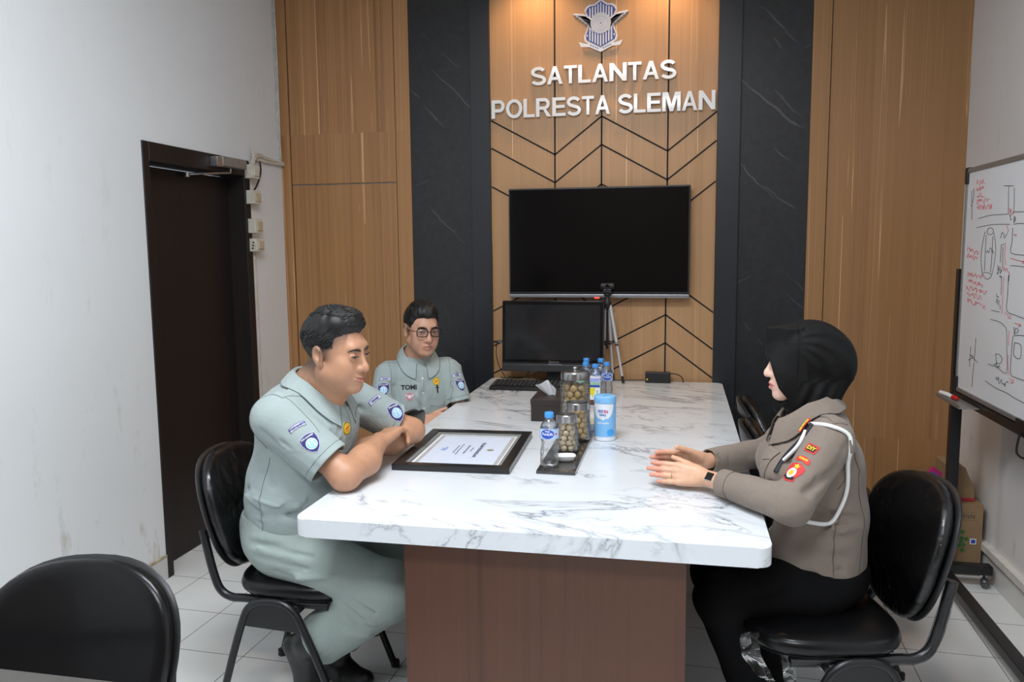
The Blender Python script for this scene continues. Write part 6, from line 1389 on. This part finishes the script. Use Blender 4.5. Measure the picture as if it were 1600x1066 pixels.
def shoe(parent, ankle, heel, ball, toe, up_, name='shoe', sock=None):
    ankle, heel, ball, toe = [np.array(q, float) for q in (ankle, heel, ball, toe)]
    P_ = [('c', ankle, heel + (ankle - heel) * .15, .038, .034, .02), ('c', heel, ball, .034, .038, .02), ('c', ball, toe, .040, .030, .02), ('c', ankle, ball, .034, .030, .03)]
    if sock is not None: P_.append(('c', ankle, np.array(sock), .040, .046, .02))
    A = np.array([ankle, heel, ball, toe] + ([np.array(sock)] if sock is not None else [])); un = nrm(up_); so = float(min(np.dot(heel, un), np.dot(toe, un))) - .034
    def f(P):
        d = run(P, P_); return np.maximum(d, (so + .006 - P @ un.astype(F32))).astype(F32)
    sobj(name, f, A.min(0) - .06, A.max(0) + .06, .0045, M_shoe, parent)
shoe(m1, (-1.175, 2.315, .235), (-1.235, 2.33, .215), (-1.205, 2.36, .085), (-1.185, 2.37, .045), (-.9, 0, .35), sock=(-1.11, 2.30, .275))
shoe(m1, (-1.165, 2.50, .105), (-1.21, 2.51, .045), (-1.12, 2.49, .038), (-1.05, 2.48, .034), (0, 0, 1), sock=(-1.14, 2.50, .17))

# ================================================================ man with glasses
m2 = thing('person', 'slim man with black glasses in a grey green uniform, seated at the back left', 'person', (-1.22, 3.66, 0))
H2 = head_frame((-1.190, 3.62, 1.142), (0.62, -0.77, -0.10), 0.03, 1.0)
fb = nrm((.50, -.866, 0)); sb = nrm(np.cross(fb, (0, 0, 1)))       # sb: his right side
tc = np.array((-1.235, 3.68, 0.015))
def T2(x, y, z): return tuple(tc + sb * x + fb * y + np.array((0, 0, z)))
RS, RE, RW = T2(.155, .02, .925), T2(.195, .07, .70), T2(.035, .24, .715)
LS, LE, LW = T2(-.155, .02, .930), T2(-.195, .08, .70), T2(-.010, .25, .705)
B2 = [('f', head_dist(H2, head_prims(0.0, .0036)), .01), ('c', T2(0, -.01, .975), toW((0, -.03, -.06), H2), .056, .053, .02), ('c', T2(0, -.01, .99), T2(0, 0, .86), .06, .07, .03),
      ('c', T2(0, 0, .88), RS, .045, .028, .02), ('c', T2(0, 0, .88), LS, .045, .028, .02), ('c', RS, RE, .028, .038, .02), ('c', RE, RW, .040, .026, .03), ('c', LS, LE, .028, .038, .02), ('c', LE, LW, .040, .026, .03)]
B2 += hand_prims(RW, -sb * .75 + fb * .6 + np.array((0, 0, .25)), np.array((0, 0, -.6)) - fb * .5, np.array((0, 0, .8)) - fb * .2, 1.0, curls=((.4, .7, .4),) * 4, thumb=(.8, .6, .1))
B2 += hand_prims(LW, sb * .8 + fb * .5 + np.array((0, 0, .05)), np.array((0, 0, -.6)) - fb * .5, np.array((0, 0, .8)), 1.0, curls=((.4, .7, .4),) * 4, thumb=(.8, .5, .1))
def stub2(q):
    z, y = q[:, 2], q[:, 1]; return np.clip(.6 / (1 + np.exp((y - .014) / .006)) / (1 + np.exp(-(z + .012) / .008)) * (y > -.03) + .8 * (y < -.03) / (1 + np.exp(-(z + .05) / .01)), 0, .9)
sobj('body', lambda P: run(P, B2), (-1.46, 3.36, .64), (-.98, 3.86, 1.27), .0030, M_skin, m2, skin_col(srgb(200, 153, 127), H2, stub=stub2))
hf2 = hair_fn(H2, [-.12, -.07, -.04, -.02, -.008, .0, .015, .025, .04, .055, .075, .09, .12], [-.055, -.052, -.048, -.015, .010, .018, .0, -.002, .030, .052, .066, .070, .074],
              [('e', (0, -.020, .040), (.0790, .1035, .088), .01), ('e', (0, .010, .084), (.064, .078, .046), .02)], .0016, 170)
sobj('hair', hf2, (-1.34, 3.48, 1.04), (-1.04, 3.78, 1.30), .0030, M_hair, m2)
def spec2(rr): return (rr.uniform(-.055, .060), rr.uniform(-.02, .078), .13), np.array((.25, -1, 0)), rr.uniform(.04, .07), .12
bm = locks([o for o in bpy.data.objects if o.name == 'hair.001'][0], H2, 150, 5, spec2, .0020)
wchild(obj('hair_locks', bm, M_hair, ang=3), m2)
face_parts(H2, m2, .0030, gaze=(.25, 1, -.05))
gl = tb([(0, 0, 0), (0, 0, .001)], .001); gl.free()
gt = obj('spectacles', bmesh.new(), M_gbez)
M_lens = film('spectacle_lens', .4)
bm = bmesh.new()
for s in (-1, 1):
    rim = [toW((s * .0335 + a, .0985 - .06 * abs(s * .0335 + a) ** 1.0 * .35 - (.006 if abs(s * .0335 + a) > .05 else 0), .0 + b), H2) for a, b in ell(.0255, .0190, 28, p=3.2)]
    tube(bm, rim, .0023, n=8, closed=True)
    tube(bm, [toW((s * .058, .092, .006), H2), toW((s * .074, .080, .006), H2), toW((s * .0785, .030, .004), H2), toW((s * .079, -.005, .002), H2), toW((s * .078, -.018, -.012), H2)], .0017, n=8, smooth=4)
tube(bm, [toW((-.009, .098, .003), H2), toW((0, .101, .005), H2), toW((.009, .098, .003), H2)], .0016, n=8, smooth=4)
bpy.data.objects.remove(gt); gt = wchild(obj('spectacles', bm, M_gbez, ang=2, label='black rectangular spectacles'), m2)
for s in (-1, 1):
    b2 = bmesh.new(); vs2 = [b2.verts.new(tuple(toW((s * .0335 + a, .0980 - .02 * abs(s * .0335 + a), b), H2))) for a, b in ell(.0250, .0185, 28, p=3.2)]; b2.faces.new(vs2)
    o = obj('lens', b2, M_lens); o.parent = gt; 
fold2 = [(T2(.10, .12, .90), T2(.05, .13, .78), .010, .005), (T2(-.08, .12, .88), T2(-.04, .13, .72), .012, .006), (T2(.13, .08, .86), T2(.10, .11, .72), .010, .006), (T2(-.15, .09, .86), T2(-.12, .10, .76), .010, .006), (T2(.08, .14, .72), T2(-.06, .14, .68), .012, .006), (T2(.19, .05, .86), T2(.21, .09, .78), .010, -.004)]
fold2 += rfolds(13, 9, T2(0, .1, .68), T2(0, .12, .9), tuple(sb * .3 + np.array((0, 0, 1)))) + rfolds(14, 6, T2(.16, .03, .78), T2(.2, .08, .9), (.3, .2, .8)) + rfolds(15, 6, T2(-.2, .03, .78), T2(-.16, .08, .9), (.3, -.2, .8))
RsE2 = np.array(RS) + (np.array(RE) - np.array(RS)) * .70; LsE2 = np.array(LS) + (np.array(LE) - np.array(LS)) * .72; h2R = nrm(np.array(RE) - np.array(RS)); h2L = nrm(np.array(LE) - np.array(LS))
Rb = np.stack([sb, fb, (0, 0, 1)], 1)
def shirt2(P):
    tor = run(P, [('e', T2(0, 0, .66), (.155, .115, .16), Rb, .05), ('e', T2(0, 0, .80), (.165, .112, .16), Rb, .06), ('c', T2(.13, 0, .905), T2(-.13, 0, .908), .062, .062, .05), ('c', T2(0, 0, .93), T2(0, 0, .985), .085, .058, .05)])
    tor = folds(P, fold2, tor) + wob(P, .0014, 34, 2.)
    sR = folds(P, fold2, run(P, [('c', T2(.150, .01, .905), RsE2, .062, .062, .03)])); sR = np.maximum(sR, hem_cut(P, RsE2, h2R))
    sL = folds(P, fold2, run(P, [('c', T2(-.150, .01, .908), LsE2, .062, .062, .03)])); sL = np.maximum(sL, hem_cut(P, LsE2, h2L))
    d = sm(sm(tor, sR, .018), sL, .018); d = np.maximum(d, .55 - P[:, 2])
    for e, n_ in ((RsE2, h2R), (LsE2, h2L)): d = -sm(-d, cap(P, e - n_ * .012, e + n_ * .08, .054, .054), .004)
    v = cap(P, T2(0, .075, 1.04), T2(0, .115, .955), .040, .010); d = -sm(-d, v, .008)
    return d.astype(F32)
s2_ = sobj('shirt', shirt2, (-1.50, 3.44, .53), (-.98, 3.92, 1.07), .0042, M_shirt, m2)
bv2 = bvh_of(s2_)
for q_, n_ in ((RsE2, h2R), (LsE2, h2L)): ring_seam('hem_stitch', bv2, q_ - n_ * .020, n_, .062, m2, M_seam)
for s_ in (-1, 1): seam('shoulder_seam', bv2, [T2(s_ * .15, -.02, 1.0), T2(s_ * .145, .05, .96), T2(s_ * .14, .09, .90), T2(s_ * .145, .10, .82)], m2, M_seam)
collar(T2(0, -.002, .985), fb * .9 + np.array((0, 0, -.30)), (0.15, -.26, 1), m2, M_shirt, r=.072, h=.038, drop=.036, tip=.058, gap=.26, bvh=bv2)
epaulette(bv2, T2(.165, 0, .97), T2(.075, -.005, 1.0), .020, m2, M_shirt); epaulette(bv2, T2(-.165, 0, .97), T2(-.075, -.005, 1.0), .020, m2, M_shirt)
zz = np.array((0, 0, 1.0))
shield_patch(bv2, T2(.185, .10, .855), (0, 0, 1), m2, .95, nh=tuple(sb * .1 + fb)); tab_patch(bv2, T2(.175, .09, .903), (.1, 0, 1), m2, 'YOGYA', .95, nh=tuple(sb * .1 + fb * .9 + zz * .3))
shield_patch(bv2, T2(-.190, .09, .850), (0, 0, 1), m2, .95, nh=tuple(-sb * .15 + fb)); tab_patch(bv2, T2(-.182, .08, .900), (-.1, 0, 1), m2, 'YOGYA', .95, nh=tuple(-sb * .15 + fb * .9 + zz * .3))
fr = decal_frame(bv2, T2(.075, .13, .862), (0, 0, 1), tuple(fb)); o_ = decal('name_strip', bv2, fr, [[(-.036, .013), (.036, .013), (.036, -.013), (-.036, -.013)]], M_shirt, .002, m2); decal_text('name_lettering', bv2, fr, 'TOMI', .030, M_thread, .0032, m2, par2=o_, bold=.0012)
fr = decal_frame(bv2, T2(.070, .13, .815), (0, 0, 1), tuple(fb)); decal('chest_pocket', bv2, fr, [[(-.042, .030), (.042, .030), (.042, -.05), (0, -.058), (-.042, -.05)]], M_shirt, .0022, m2)
o_ = decal('wing_badge', bv2, fr, [[(-.026, .016), (-.010, .012), (0, .020), (.010, .012), (.026, .016), (.014, -.004), (.012, -.016), (0, -.020), (-.012, -.016), (-.014, -.004)]], M_ppnk, .0036, m2); decal('badge_centre', bv2, fr, [circ(.0085)], M_pwht, .0042, m2, par2=o_); decal('badge_wing', bv2, fr, [[(-.022, .012), (-.010, .008), (-.012, -.002)], [(.022, .012), (.010, .008), (.012, -.002)]], M_pwht, .0042, m2, par2=o_)
gold_badge(bv2, T2(-.080, .12, .878), (0, 0, 1), m2, .019, nh=tuple(fb))
fr = decal_frame(bv2, T2(-.080, .12, .815), (0, 0, 1), tuple(fb)); decal('chest_pocket', bv2, fr, [[(-.042, .030), (.042, .030), (.042, -.05), (0, -.058), (-.042, -.05)]], M_shirt, .0022, m2); decal('pen_clip', bv2, fr, [[(-.004, .044), (.004, .044), (.003, .006), (-.003, .006)], [(-.009, .034), (.009, .034), (.009, .030), (-.009, .030)]], M_thread, .004, m2)
fr = decal_frame(bv2, T2(0, .13, .84), (0, 0, 1), tuple(fb)); decal('button_placket', bv2, fr, [[(-.014, .09), (.014, .09), (.014, -.14), (-.014, -.14)]], M_shirt, .0026, m2)
for k in range(3): decal('button', bv2, fr, [circ(.005, 10, cy=.05 - k * .07)], M_pwht, .0045, m2)
tr2 = trouser_fn([('e', T2(0, -.01, .54), (.17, .14, .10), Rb, .05), ('c', T2(.09, .02, .53), T2(.11, .40, .51), .082, .066, .05), ('c', T2(-.09, .02, .53), T2(-.09, .40, .51), .082, .066, .05), ('c', T2(.11, .40, .51), T2(.11, .36, .11), .064, .052, .03), ('c', T2(-.09, .40, .51), T2(-.09, .36, .11), .064, .052, .03)], [], .62)
sobj('trousers', tr2, (-1.50, 3.08, .05), (-.78, 3.90, .66), .006, M_trs, m2)
for s in (.11, -.09): shoe(m2, T2(s, .36, .085), T2(s, .33, .040), T2(s, .45, .038), T2(s, .51, .034), (0, 0, 1))

# ================================================================ woman in a headscarf
w1 = thing('person', 'woman in a black headscarf and taupe uniform on the right, palms together on the table', 'person', (0.41, 2.43, 0))
H3 = head_frame((0.352, 2.42, 1.185), (-0.99, 0.03, -0.03), 0.0, 0.95)
S3L, E3L, W3L = (.405, 2.305, .975), (.300, 2.165, .838), (.082, 2.430, .826)
S3R, E3R, W3R = (.375, 2.565, .975), (.310, 2.735, .835), (.088, 2.540, .846)
B3 = [('f', head_dist(H3, head_prims(-0.3, .0030, ears=False, nose=.92)), .01), ('c', (.385, 2.42, 1.03), toW((0, -.03, -.06), H3), .050, .048, .02), ('c', (.39, 2.43, 1.03), (.40, 2.43, .9), .06, .07, .03), ('c', (.40, 2.43, .94), S3L, .04, .03, .02), ('c', (.40, 2.43, .94), S3R, .04, .03, .02),
      ('c', S3L, E3L, .036, .032, .02), ('c', E3L, W3L, .033, .024, .02), ('c', S3R, E3R, .036, .032, .02), ('c', E3R, W3R, .033, .024, .02)]
B3 += hand_prims(W3L, (-.980, .17, .02), (.05, .90, -.42), (-.05, .42, .90), .94, curls=((.06, .08, .05), (.05, .07, .05), (.06, .08, .05), (.10, .10, .08)), spread=.03, thumb=(1.0, .42, .16), tcurl=.2)
B3 += hand_prims(W3R, (-.950, -.26, .08), (.0, -.96, -.25), (-.05, -.22, .96), .95, curls=((.06, .10, .08), (.05, .08, .06), (.06, .08, .06), (.10, .10, .1)), spread=.03, thumb=(1.0, .42, .10), tcurl=.2)
def w_col(P):
    c = skin_col(srgb(226, 186, 166), H3, lips=(.50, .10, .11))(P); q = toL(P, H3); hnd = P[:, 0] < .16; c[hnd] = np.array(srgb(214, 168, 138), F32)
    tip = P[:, 0] < -.035; w = np.clip((-.030 - P[:, 0]) / .03, 0, .6)[:, None]; c = c * (1 - w * hnd[:, None]) + np.array(srgb(214, 140, 122), F32) * w * hnd[:, None]; return c.astype(F32)
sobj('body', lambda P: run(P, B3), (-.10, 2.10, .775), (.50, 2.80, 1.31), .0027, M_skin, w1, w_col)
face_parts(H3, w1, .0022, gaze=(0, 1, 0))
def hij(P):
    q = toL(P, H3)
    d = run(q, [('e', (0, -.020, .036), (.084, .110, .092), .01), ('e', (0, -.100, -.002), (.064, .052, .060), .05), ('e', (0, .034, -.030), (.081, .100, .108), .02), ('c', (0, -.025, -.10), (0, -.03, -.17), .066, .074, .04),
                ('c', (0, -.095, -.03), (0, -.05, -.12), .05, .05, .03)])
    # flat front panel and brim of the scarf
    v = np.maximum(np.abs(q[:, 0]) - .060 + 1.0 * np.maximum(0, q[:, 1] - .05), np.maximum(np.abs(q[:, 1] - .054) - .052, np.abs(q[:, 2] - .059) - .049))
    d = sm(d, v.astype(F32), .006)
    ang = np.arctan2(q[:, 2] - .05, -(q[:, 1] - .05)); rad_ = np.sqrt((q[:, 1] - .05) ** 2 + (q[:, 2] - .05) ** 2)
    side = np.clip((np.abs(q[:, 0]) - .02) / .03, 0, 1) * np.clip((rad_ - .04) / .04, 0, 1)
    fade = 1 / (1 + np.exp((q[:, 1] - .012) / .006))
    d = d + .0022 * np.sin(ang * 17 + 9 * rad_ / .1) * side * fade + .0020 * np.sin(q[:, 2] * 90 + q[:, 1] * 150) * (q[:, 2] < -.05) * fade
    seam = np.exp(-((q[:, 1] - .014 - .10 * np.maximum(0, .06 - q[:, 2]) * .6) / .0035) ** 2) * (q[:, 2] > -.06); d = d + .0030 * seam
    yl = np.interp(q[:, 2], [-.15, -.122, -.112, -.10, -.072, -.03, .010, .0115, .3], [.10, .060, .042, .053, .074, .088, .098, .1045, .1045])
    d = np.maximum(d, (q[:, 1] - yl) * .8)
    hollow = np.maximum(eld(q, (0, .060, -.038), (.0600, .100, .078)), q[:, 2] - .008); d = np.maximum(d, -hollow)
    return (d * F32(H3['s'])).astype(F32)
sobj('headscarf', hij, (.20, 2.28, 1.0), (.54, 2.56, 1.34), .0030, M_hij, w1, label='black headscarf with a flat front brim')
fold3 = [((.42, 2.21, .93), (.33, 2.14, .88), .012, .006), ((.44, 2.25, .88), (.34, 2.18, .82), .012, .006), ((.26, 2.17, .86), (.20, 2.27, .85), .009, .005), ((.20, 2.26, .86), (.205, 2.32, .81), .010, .005), ((.33, 2.16, .80), (.27, 2.15, .86), .010, -.004), ((.33, 2.26, .80), (.52, 2.30, .76), .012, .007), ((.30, 2.26, .74), (.52, 2.28, .71), .014, .006),
         ((.31, 2.25, .70), (.42, 2.25, .62), .012, .006), ((.36, 2.25, .67), (.53, 2.28, .655), .012, .007), ((.50, 2.30, .90), (.54, 2.36, .80), .012, .005), ((.46, 2.24, 1.0), (.42, 2.20, .94), .010, .005), ((.28, 2.25, .66), (.35, 2.25, .60), .010, .006), ((.28, 2.55, .93), (.26, 2.62, .86), .010, .006)]
fold3 += rfolds(23, 9, (.30, 2.25, .60), (.52, 2.28, .80), (1, 0, .15)) + rfolds(24, 8, (.16, 2.2, .80), (.30, 2.3, .88), (-.3, .4, 1), L=(.03, .06)) + rfolds(25, 7, (.32, 2.16, .84), (.44, 2.24, 1.0), (.7, .3, .7)) + rfolds(26, 5, (.26, 2.3, .80), (.30, 2.5, .95), (.1, .3, 1)) + rfolds(27, 6, (.15, 2.6, .80), (.32, 2.7, .9), (-.3, -.4, 1), L=(.03, .06))
wrL = np.array(W3L) + (np.array(E3L) - np.array(W3L)) * .24; wnL = nrm(np.array(W3L) - np.array(E3L)); wrR = np.array(W3R) + (np.array(E3R) - np.array(W3R)) * .05; wnR = nrm(np.array(W3R) - np.array(E3R))
def shirt3(P):
    tor = run(P, [('e', (.405, 2.43, .60), (.142, .170, .13), .05), ('e', (.425, 2.43, .74), (.125, .165, .14), .06), ('e', (.395, 2.43, .88), (.138, .172, .13), .05), ('e', (.300, 2.35, .87), (.06, .075, .065), .05), ('e', (.300, 2.51, .87), (.06, .075, .065), .05), ('c', (.415, 2.31, .985), (.385, 2.56, .985), .062, .062, .05), ('c', (.40, 2.43, 1.0), (.375, 2.42, 1.06), .080, .062, .05)])
    tor = folds(P, fold3, tor) + wob(P, .0013, 30, 4.)
    hemz = .505 + .36 * np.maximum(0, .50 - P[:, 0]); tor = np.maximum(tor, (hemz - P[:, 2]) * .9)
    aL_ = run(P, [('c', (.410, 2.290, .980), E3L, .062, .052, .03), ('c', E3L, wrL, .052, .040, .02)]); aR_ = run(P, [('c', (.380, 2.575, .980), E3R, .062, .052, .03), ('c', E3R, wrR, .052, .038, .02)])
    aL_ = np.maximum(folds(P, fold3, aL_) + wob(P, .0012, 45, 1.), hem_cut(P, wrL, wnL)); aR_ = np.maximum(folds(P, fold3, aR_) + wob(P, .0012, 45, 2.), hem_cut(P, wrR, wnR))
    d = sm(sm(tor, aL_, .02), aR_, .02)
    d = -sm(-d, cap(P, (.370, 2.42, 1.05), (.345, 2.42, 1.16), .056, .07), .006)
    for e, n_ in ((wrL, wnL), (wrR, wnR)): d = -sm(-d, cap(P, e - n_ * .012, e + n_ * .05, .033, .033), .003)
    return np.maximum(d, .7815 - P[:, 2] + np.where(P[:, 0] > .242, 9, 0) * -1).astype(F32)
s3 = sobj('shirt', shirt3, (.08, 2.08, .48), (.58, 2.82, 1.14), .0037, M_taupe, w1)
bv3 = bvh_of(s3)
wchild(obj('cuff', tb([tuple(wrL - wnL * .045), tuple(wrL - wnL * .002)], .0425, n=28), M_taupe, ang=1), w1) if False else None
seam('back_seam', bv3, [(.50, 2.27, 1.0), (.53, 2.29, .90), (.54, 2.29, .80), (.54, 2.29, .70), (.53, 2.29, .56)], w1, M_seamt); seam('armhole_seam', bv3, [(.42, 2.23, 1.04), (.47, 2.24, 1.0), (.48, 2.24, .92), (.44, 2.24, .85)], w1, M_seamt); ring_seam('cuff_stitch', bv3, wrL - wnL * .045, wnL, .04, w1, M_seamt)
seam('side_seam', bv3, [(.43, 2.26, .76), (.43, 2.26, .66), (.43, 2.26, .56)], w1, M_seamt)
collar((.366, 2.42, 1.046), (-1, 0, -.30), (-.30, 0, 1), w1, M_taupe, r=.074, h=.030, drop=.036, tip=.072, gap=.26, bvh=bv3)
epaulette(bv3, (.435, 2.27, 1.05), (.40, 2.355, 1.07), .022, w1, M_taupe); epaulette(bv3, (.395, 2.60, 1.05), (.385, 2.50, 1.07), .022, w1, M_taupe)
def rope(pts, r, name, lb):
    b2 = bmesh.new(); P_ = catmull([put3(p) for p in pts], 5); tube(b2, P_, r, n=10); return wchild(obj(name, b2, M_rope, ang=1, label=lb), w1)
def put3(p):
    h = bv3.find_nearest(Vector(p)); return h[0] + h[1].normalized() * .0055
M_rope = plain('white_cord', (.74, .74, .72), .5, var=.03)
rope([(.335, 2.30, 1.05), (.40, 2.24, 1.05), (.46, 2.235, 1.02), (.475, 2.225, .97)], .0055, 'shoulder_cord', 'white lanyard cord over the shoulder')
rope([(.475, 2.225, .97), (.49, 2.235, .91), (.485, 2.225, .85), (.45, 2.22, .80), (.40, 2.21, .76), (.37, 2.20, .745)], .0055, 'hanging_cord', 'white lanyard cord looping down behind the arm')
rope([(.335, 2.285, 1.02), (.300, 2.275, .985), (.285, 2.275, .94)], .0055, 'front_cord', 'white lanyard cord at the chest')
wchild(obj('cord_tip', tb([tuple(put3((.375, 2.20, .748))), tuple(put3((.355, 2.20, .738)))], .0045), M_silver), w1)
fr = decal_frame(bv3, (.47, 2.23, .985), (0, 0, 1)); decal('cord_loop', bv3, fr, [[(-.012, .018), (.012, .018), (.012, -.018), (-.012, -.018)]], M_taupe, .011, w1)
# black pen and lanyard down the chest
b2 = bmesh.new(); tube(b2, catmull([put3(p) for p in ((.335, 2.285, 1.06), (.315, 2.285, 1.0), (.290, 2.29, .94), (.275, 2.29, .89))], 5), .0085, n=8, flat=.35); wchild(obj('lanyard', b2, plain('navy_strap', (.012, .014, .025), .6), ang=1, label='dark navy strap hanging from the shoulder'), w1)
# insignia
fr = decal_frame(bv3, (.315, 2.31, 1.045), (.35, 0, 1), (-.7, -.6, .3)); o_ = decal('collar_patch', bv3, fr, [rrect(-.013, .013, -.024, .024, .003, 3)], M_pred, .016, w1, label='red and gold collar insignia')
for k in (-1, 0, 1): decal('gold_bar', bv3, fr, [rrect(-.008, .008, -.006 + k * .0135, .006 + k * .0135, .001, 2)], M_pyel, .0175, w1, par2=o_)
fr = decal_frame(bv3, (.350, 2.215, .985), (.4, .1, 1), (-.6, -.8, .3)); o_ = decal('sleeve_tab', bv3, fr, [rrect(-.018, .018, -.013, .013, .003, 3)], M_pred, .0018, w1); decal('tab_field', bv3, fr, [rrect(-.014, .014, -.009, .009, .002, 3)], M_thread, .0024, w1, par2=o_); decal_text('tab_lettering', bv3, fr, 'DIY', .016, M_pyel, .0030, w1, par2=o_, bold=.0006)
fr = decal_frame(bv3, (.325, 2.195, .955), (.4, .1, 1), (-.6, -.8, .2)); o_ = decal('sleeve_tab', bv3, fr, [[(-.024, -.004), (-.020, .008), (0, .014), (.020, .008), (.024, -.004), (.016, -.006), (0, -.001), (-.016, -.006)]], M_pred, .0018, w1); decal_text('tab_lettering', bv3, fr, 'SLEMAN', .008, M_pyel, .0026, w1, y=.005, par2=o_, bold=.0003)
fr = decal_frame(bv3, (.305, 2.185, .920), (.4, .1, 1), (-.6, -.8, .1)); o_ = decal('sleeve_shield', bv3, fr, [[(-.026, .018), (-.012, .026), (0, .029), (.012, .026), (.026, .018), (.028, .004), (.022, -.012), (.025, -.024), (0, -.030), (-.025, -.024), (-.022, -.012), (-.028, .004)]], M_pred, .0018, w1, label='red shield sleeve patch')
decal('shield_black', bv3, fr, [[(-.020, -.012), (.020, -.012), (.021, -.021), (0, -.026), (-.021, -.021)]], M_thread, .0024, w1, par2=o_); decal('gold_star', bv3, fr, [[(.012 * math.cos(PI / 2 + q * PI / 5) * (1 if q % 2 == 0 else .5), .018 + .008 * math.sin(PI / 2 + q * PI / 5) * (1 if q % 2 == 0 else .5)) for q in range(10)]], M_pyel, .0025, w1, par2=o_)
decal('medallion', bv3, fr, [circ(.0150, cy=-.004)], M_pwht, .0028, w1, par2=o_); decal('medallion_figure', bv3, fr, [circ(.0085, 8, cy=-.004)], M_pgold, .0034, w1, par2=o_)
fr = decal_frame(bv3, (.285, 2.56, .985), (.2, 0, 1), (-.8, -.4, .3)); o_ = decal('far_sleeve_badge', bv3, fr, [[(-.016, .014), (.010, .020), (.016, .004), (.008, -.020), (-.012, -.016), (-.018, 0)]], M_pred, .0024, w1, label='red and white badge on the far shoulder'); decal('badge_centre', bv3, fr, [[(-.010, .009), (.006, .013), (.011, .002), (.005, -.014), (-.008, -.011)]], M_pwht, .0032, w1, par2=o_)
fr = decal_frame(bv3, (.275, 2.36, .90), (.1, 0, 1), (-.9, -.3, .1)); decal('chest_pocket', bv3, fr, [[(-.045, .030), (.045, .030), (.045, -.05), (0, -.058), (-.045, -.05)]], M_taupe, .003, w1); decal('pocket_flap', bv3, fr, [[(-.046, .036), (.046, .036), (.046, .008), (0, -.008), (-.046, .008)]], M_taupe, .0055, w1)
# watch and ring
wp = np.array(W3L) + wnL * (-.018); bm = bmesh.new(); zx = nrm(wnL); sx = nrm((.05, -.90, .42)); ux_ = np.cross(zx, sx)
band = [tuple(wp + sx * .0275 * math.cos(a) + ux_ * .0275 * math.sin(a)) for a in [2 * PI * k / 28 for k in range(28)]]
tube(bm, band, .0095, n=8, closed=True, flat=1.0); b3 = bmesh.new()
for i in range(28):
    a = 2 * PI * i / 28; 
bm.free(); bm = bmesh.new(); R4 = []
for k in range(28):
    a = 2 * PI * k / 28; rd = sx * math.cos(a) + ux_ * math.sin(a); R4.append([bm.verts.new(tuple(wp + rd * r_ + zx * z_)) for r_, z_ in ((.0272, -.0105), (.0328, -.0105), (.0328, .0105), (.0272, .0105))])
for k in range(28):
    a_, b_ = R4[k], R4[(k + 1) % 28]
    for j in range(4): bm.faces.new((a_[j], a_[(j + 1) % 4], b_[(j + 1) % 4], b_[j]))
wb_ = wchild(obj('watch_band', bm, plain('navy_band', (.02, .03, .07), .5), ang=.9, label='dark navy smart watch'), w1)
Mw = Matrix(((*ux_, 0), (*zx, 0), (*sx, 0), (0, 0, 0, 1))).transposed(); Mw.translation = Vector(wp + sx * .0332)
o = obj('watch_case', bx(-.020, .020, -.016, .016, -.003, .005, .004, 3, M=Mw), M_alu); o.parent = wb_; o = obj('watch_glass', bx(-.0175, .0175, -.0138, .0138, .004, .0062, .002, 2, M=Mw), M_gbez); o.parent = wb_
D_ = nrm((-.980, .17, .02)); N_ = nrm(np.array((.05, .90, -.42)) - D_ * np.dot((.05, .90, -.42), D_)); Sg = nrm(np.array((-.05, .42, .90)) - D_ * np.dot((-.05, .42, .90), D_) - N_ * 0)
rk = np.array(W3L) + D_ * (.086 + .016) * .94 + Sg * (-.0086); rpts = [tuple(rk + (N_ * math.cos(a) + Sg * math.sin(a)) * .0094) for a in [2 * PI * k / 20 for k in range(20)]]
b2 = bmesh.new(); tube(b2, rpts, .0010, n=6, closed=True); wchild(obj('finger_ring', b2, plain('gold_ring', (.6, .42, .15), .25, 1.0), ang=2), w1)
tr3 = trouser_fn([('e', (.410, 2.43, .560), (.150, .172, .105), .05), ('c', (.38, 2.335, .545), (.130, 2.325, .495), .092, .072, .05), ('c', (.38, 2.52, .545), (.125, 2.515, .495), .092, .072, .05), ('c', (.130, 2.325, .495), (.245, 2.40, .13), .070, .056, .03), ('c', (.125, 2.515, .495), (.33, 2.56, .13), .070, .056, .03)], [((.30, 2.25, .57), (.18, 2.25, .52), .012, .005), ((.2, 2.25, .44), (.12, 2.26, .40), .010, .005)], .66)
sobj('trousers', tr3, (.02, 2.18, .06), (.60, 2.66, .70), .005, M_blk, w1)
shoe(w1, (.255, 2.405, .09), (.29, 2.42, .045), (.19, 2.385, .038), (.135, 2.37, .032), (0, 0, 1)); shoe(w1, (.345, 2.56, .09), (.385, 2.57, .045), (.285, 2.545, .038), (.22, 2.53, .032), (0, 0, 1))
